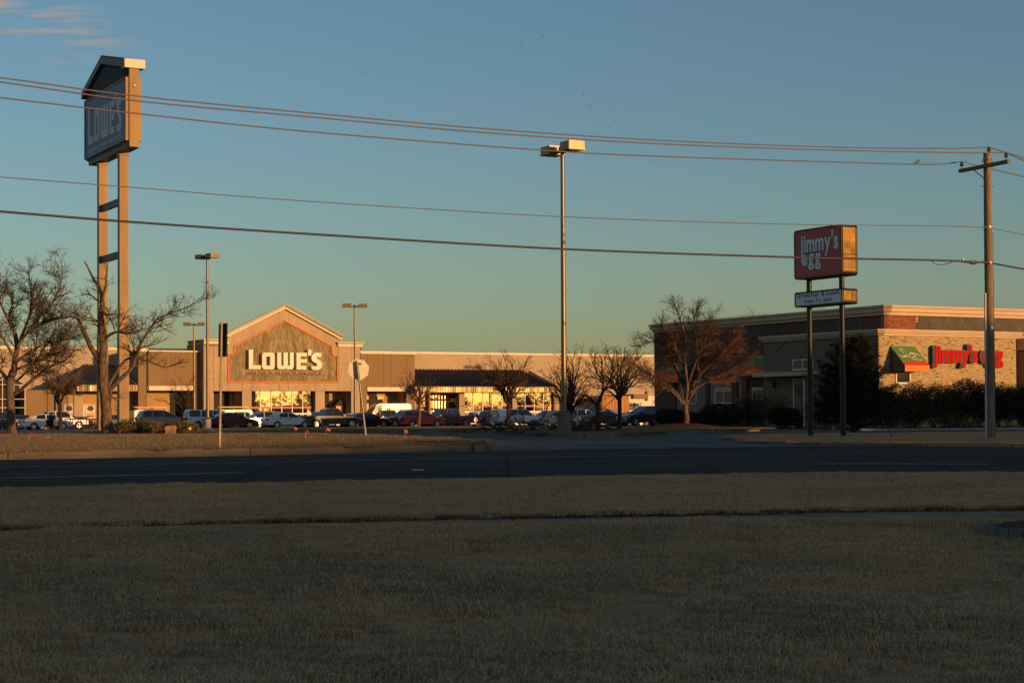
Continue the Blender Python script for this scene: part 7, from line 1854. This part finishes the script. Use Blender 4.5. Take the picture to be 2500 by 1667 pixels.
person(lotp(881, 196), yw + 1.2, 'person in black standing by the wall behind the stop sign post', 'cloth_black')
# red cart corral rails, blue bin
def corral(label, px0, px1, d, py_dummy=0, h=1.05):
    a = lotp(px0, d); b = lotp(px1, d - 3); o = thing('cart_corral', (a + b) / 2, label, 'cart corral', 'red trolley bays in the car park')
    for off in (0, 2.2):
        sh = V((NN.x, NN.y, 0)) * -off
        for z in (.45, h):
            mb = MB(); mb.tube([a + sh + V((0, 0, z)), b + sh + V((0, 0, z))], .05, 6); mb.build('rail', M['rail_red'], o)
        for t in (0, .33, .66, 1):
            mb = MB(); p = a.lerp(b, t) + sh; mb.tube([p, p + V((0, 0, h))], .05, 6); mb.build('post', M['rail_red'], o)
corral('red trolley bay rails behind the open-door white sedan', 172, 232, 176); corral('red trolley bay rails between the grey pickup and the white pickup', 1128, 1190, 170)
bb_ = thing('recycling_bin', lotp(1493, 200), 'dark blue bin standing behind the black sedan', 'bin')
mb = MB(); p = ROOT[bb_]; mb.obox(p + V((0, 0, .9)), E1 * .5, NN * .5, UP * .9); mb.build('bin', M['bin_blue'], bb_)
mb = MB(); mb.obox(p + V((0, 0, 1.85)), E1 * .53, NN * .53, UP * .06); mb.build('lid', M['bin_blue'], bb_)
# ================================================================== birds
def bird(px, py, d, span, a, label):
    c = W(px, py, d); mb = MB(); f = V((math.cos(a), math.sin(a) * .5, 0)).normalized(); s = V((-f.y, f.x, 0)); u = UP
    mb.tube([c - f * span * .28, c - f * span * .1, c + f * span * .12, c + f * span * .25], [span * .012, span * .06, span * .06, span * .015], 6)
    for k in (-1, 1): mb.prism([c + f * span * .1, c - f * span * .08, c - f * span * .1 + s * k * span * .5 + u * span * .1, c + s * k * span * .28 + u * span * .2], (0, 0, span * .01))
    tag(mb.build('bird', M['bird']), label, 'bird', 'birds flying far off')
K_ = 2500 / 2352
for i, (x, y) in enumerate(((1424, 232), (1442, 260), (1490, 272), (1488, 310), (1542, 308), (1272, 110), (1325, 90), (1516, 170), (1601, 162), (1637, 187), (1692, 267), (1424, 168), (1589, 394), (1290, 782), (998, 124), (800, 165), (885, 181), (892, 212), (1640, 22), (1668, 35), (445, 312), (1458, 327))):
    bird(x, y, 260 + 13 * (i % 5), .5, i * 1.3, 'tiny dark bird gliding in the evening sky')
F = Facade(WP.p - PX * 1.1, -PL, PX); c = F.hit(2240, 399.5); dv_ = thing('dove', c, 'small brown dove perched on the third power line near the pole', 'bird')
mb = MB(); a = -PL; mb.tube([c - a * .17 - UP * .02, c - a * .06 + UP * .03, c + UP * .055, c + a * .06 + UP * .085, c + a * .085 + UP * .12, c + a * .10 + UP * .135, c + a * .13 + UP * .125], [.008, .035, .05, .042, .024, .026, .005], 8); mb.build('body', M['dove'], dv_, smooth=9)
mb = MB(); mb.tube([c - a * .05 + UP * .04, c - a * .14 + UP * .0, c - a * .22 - UP * .03], [.03, .022, .008], 6); mb.build('tail', M['dove'], dv_)

print('TRIS', sum(sum(len(p.vertices) - 2 for p in o.data.polygons) for o in C.objects if o.type == 'MESH'))
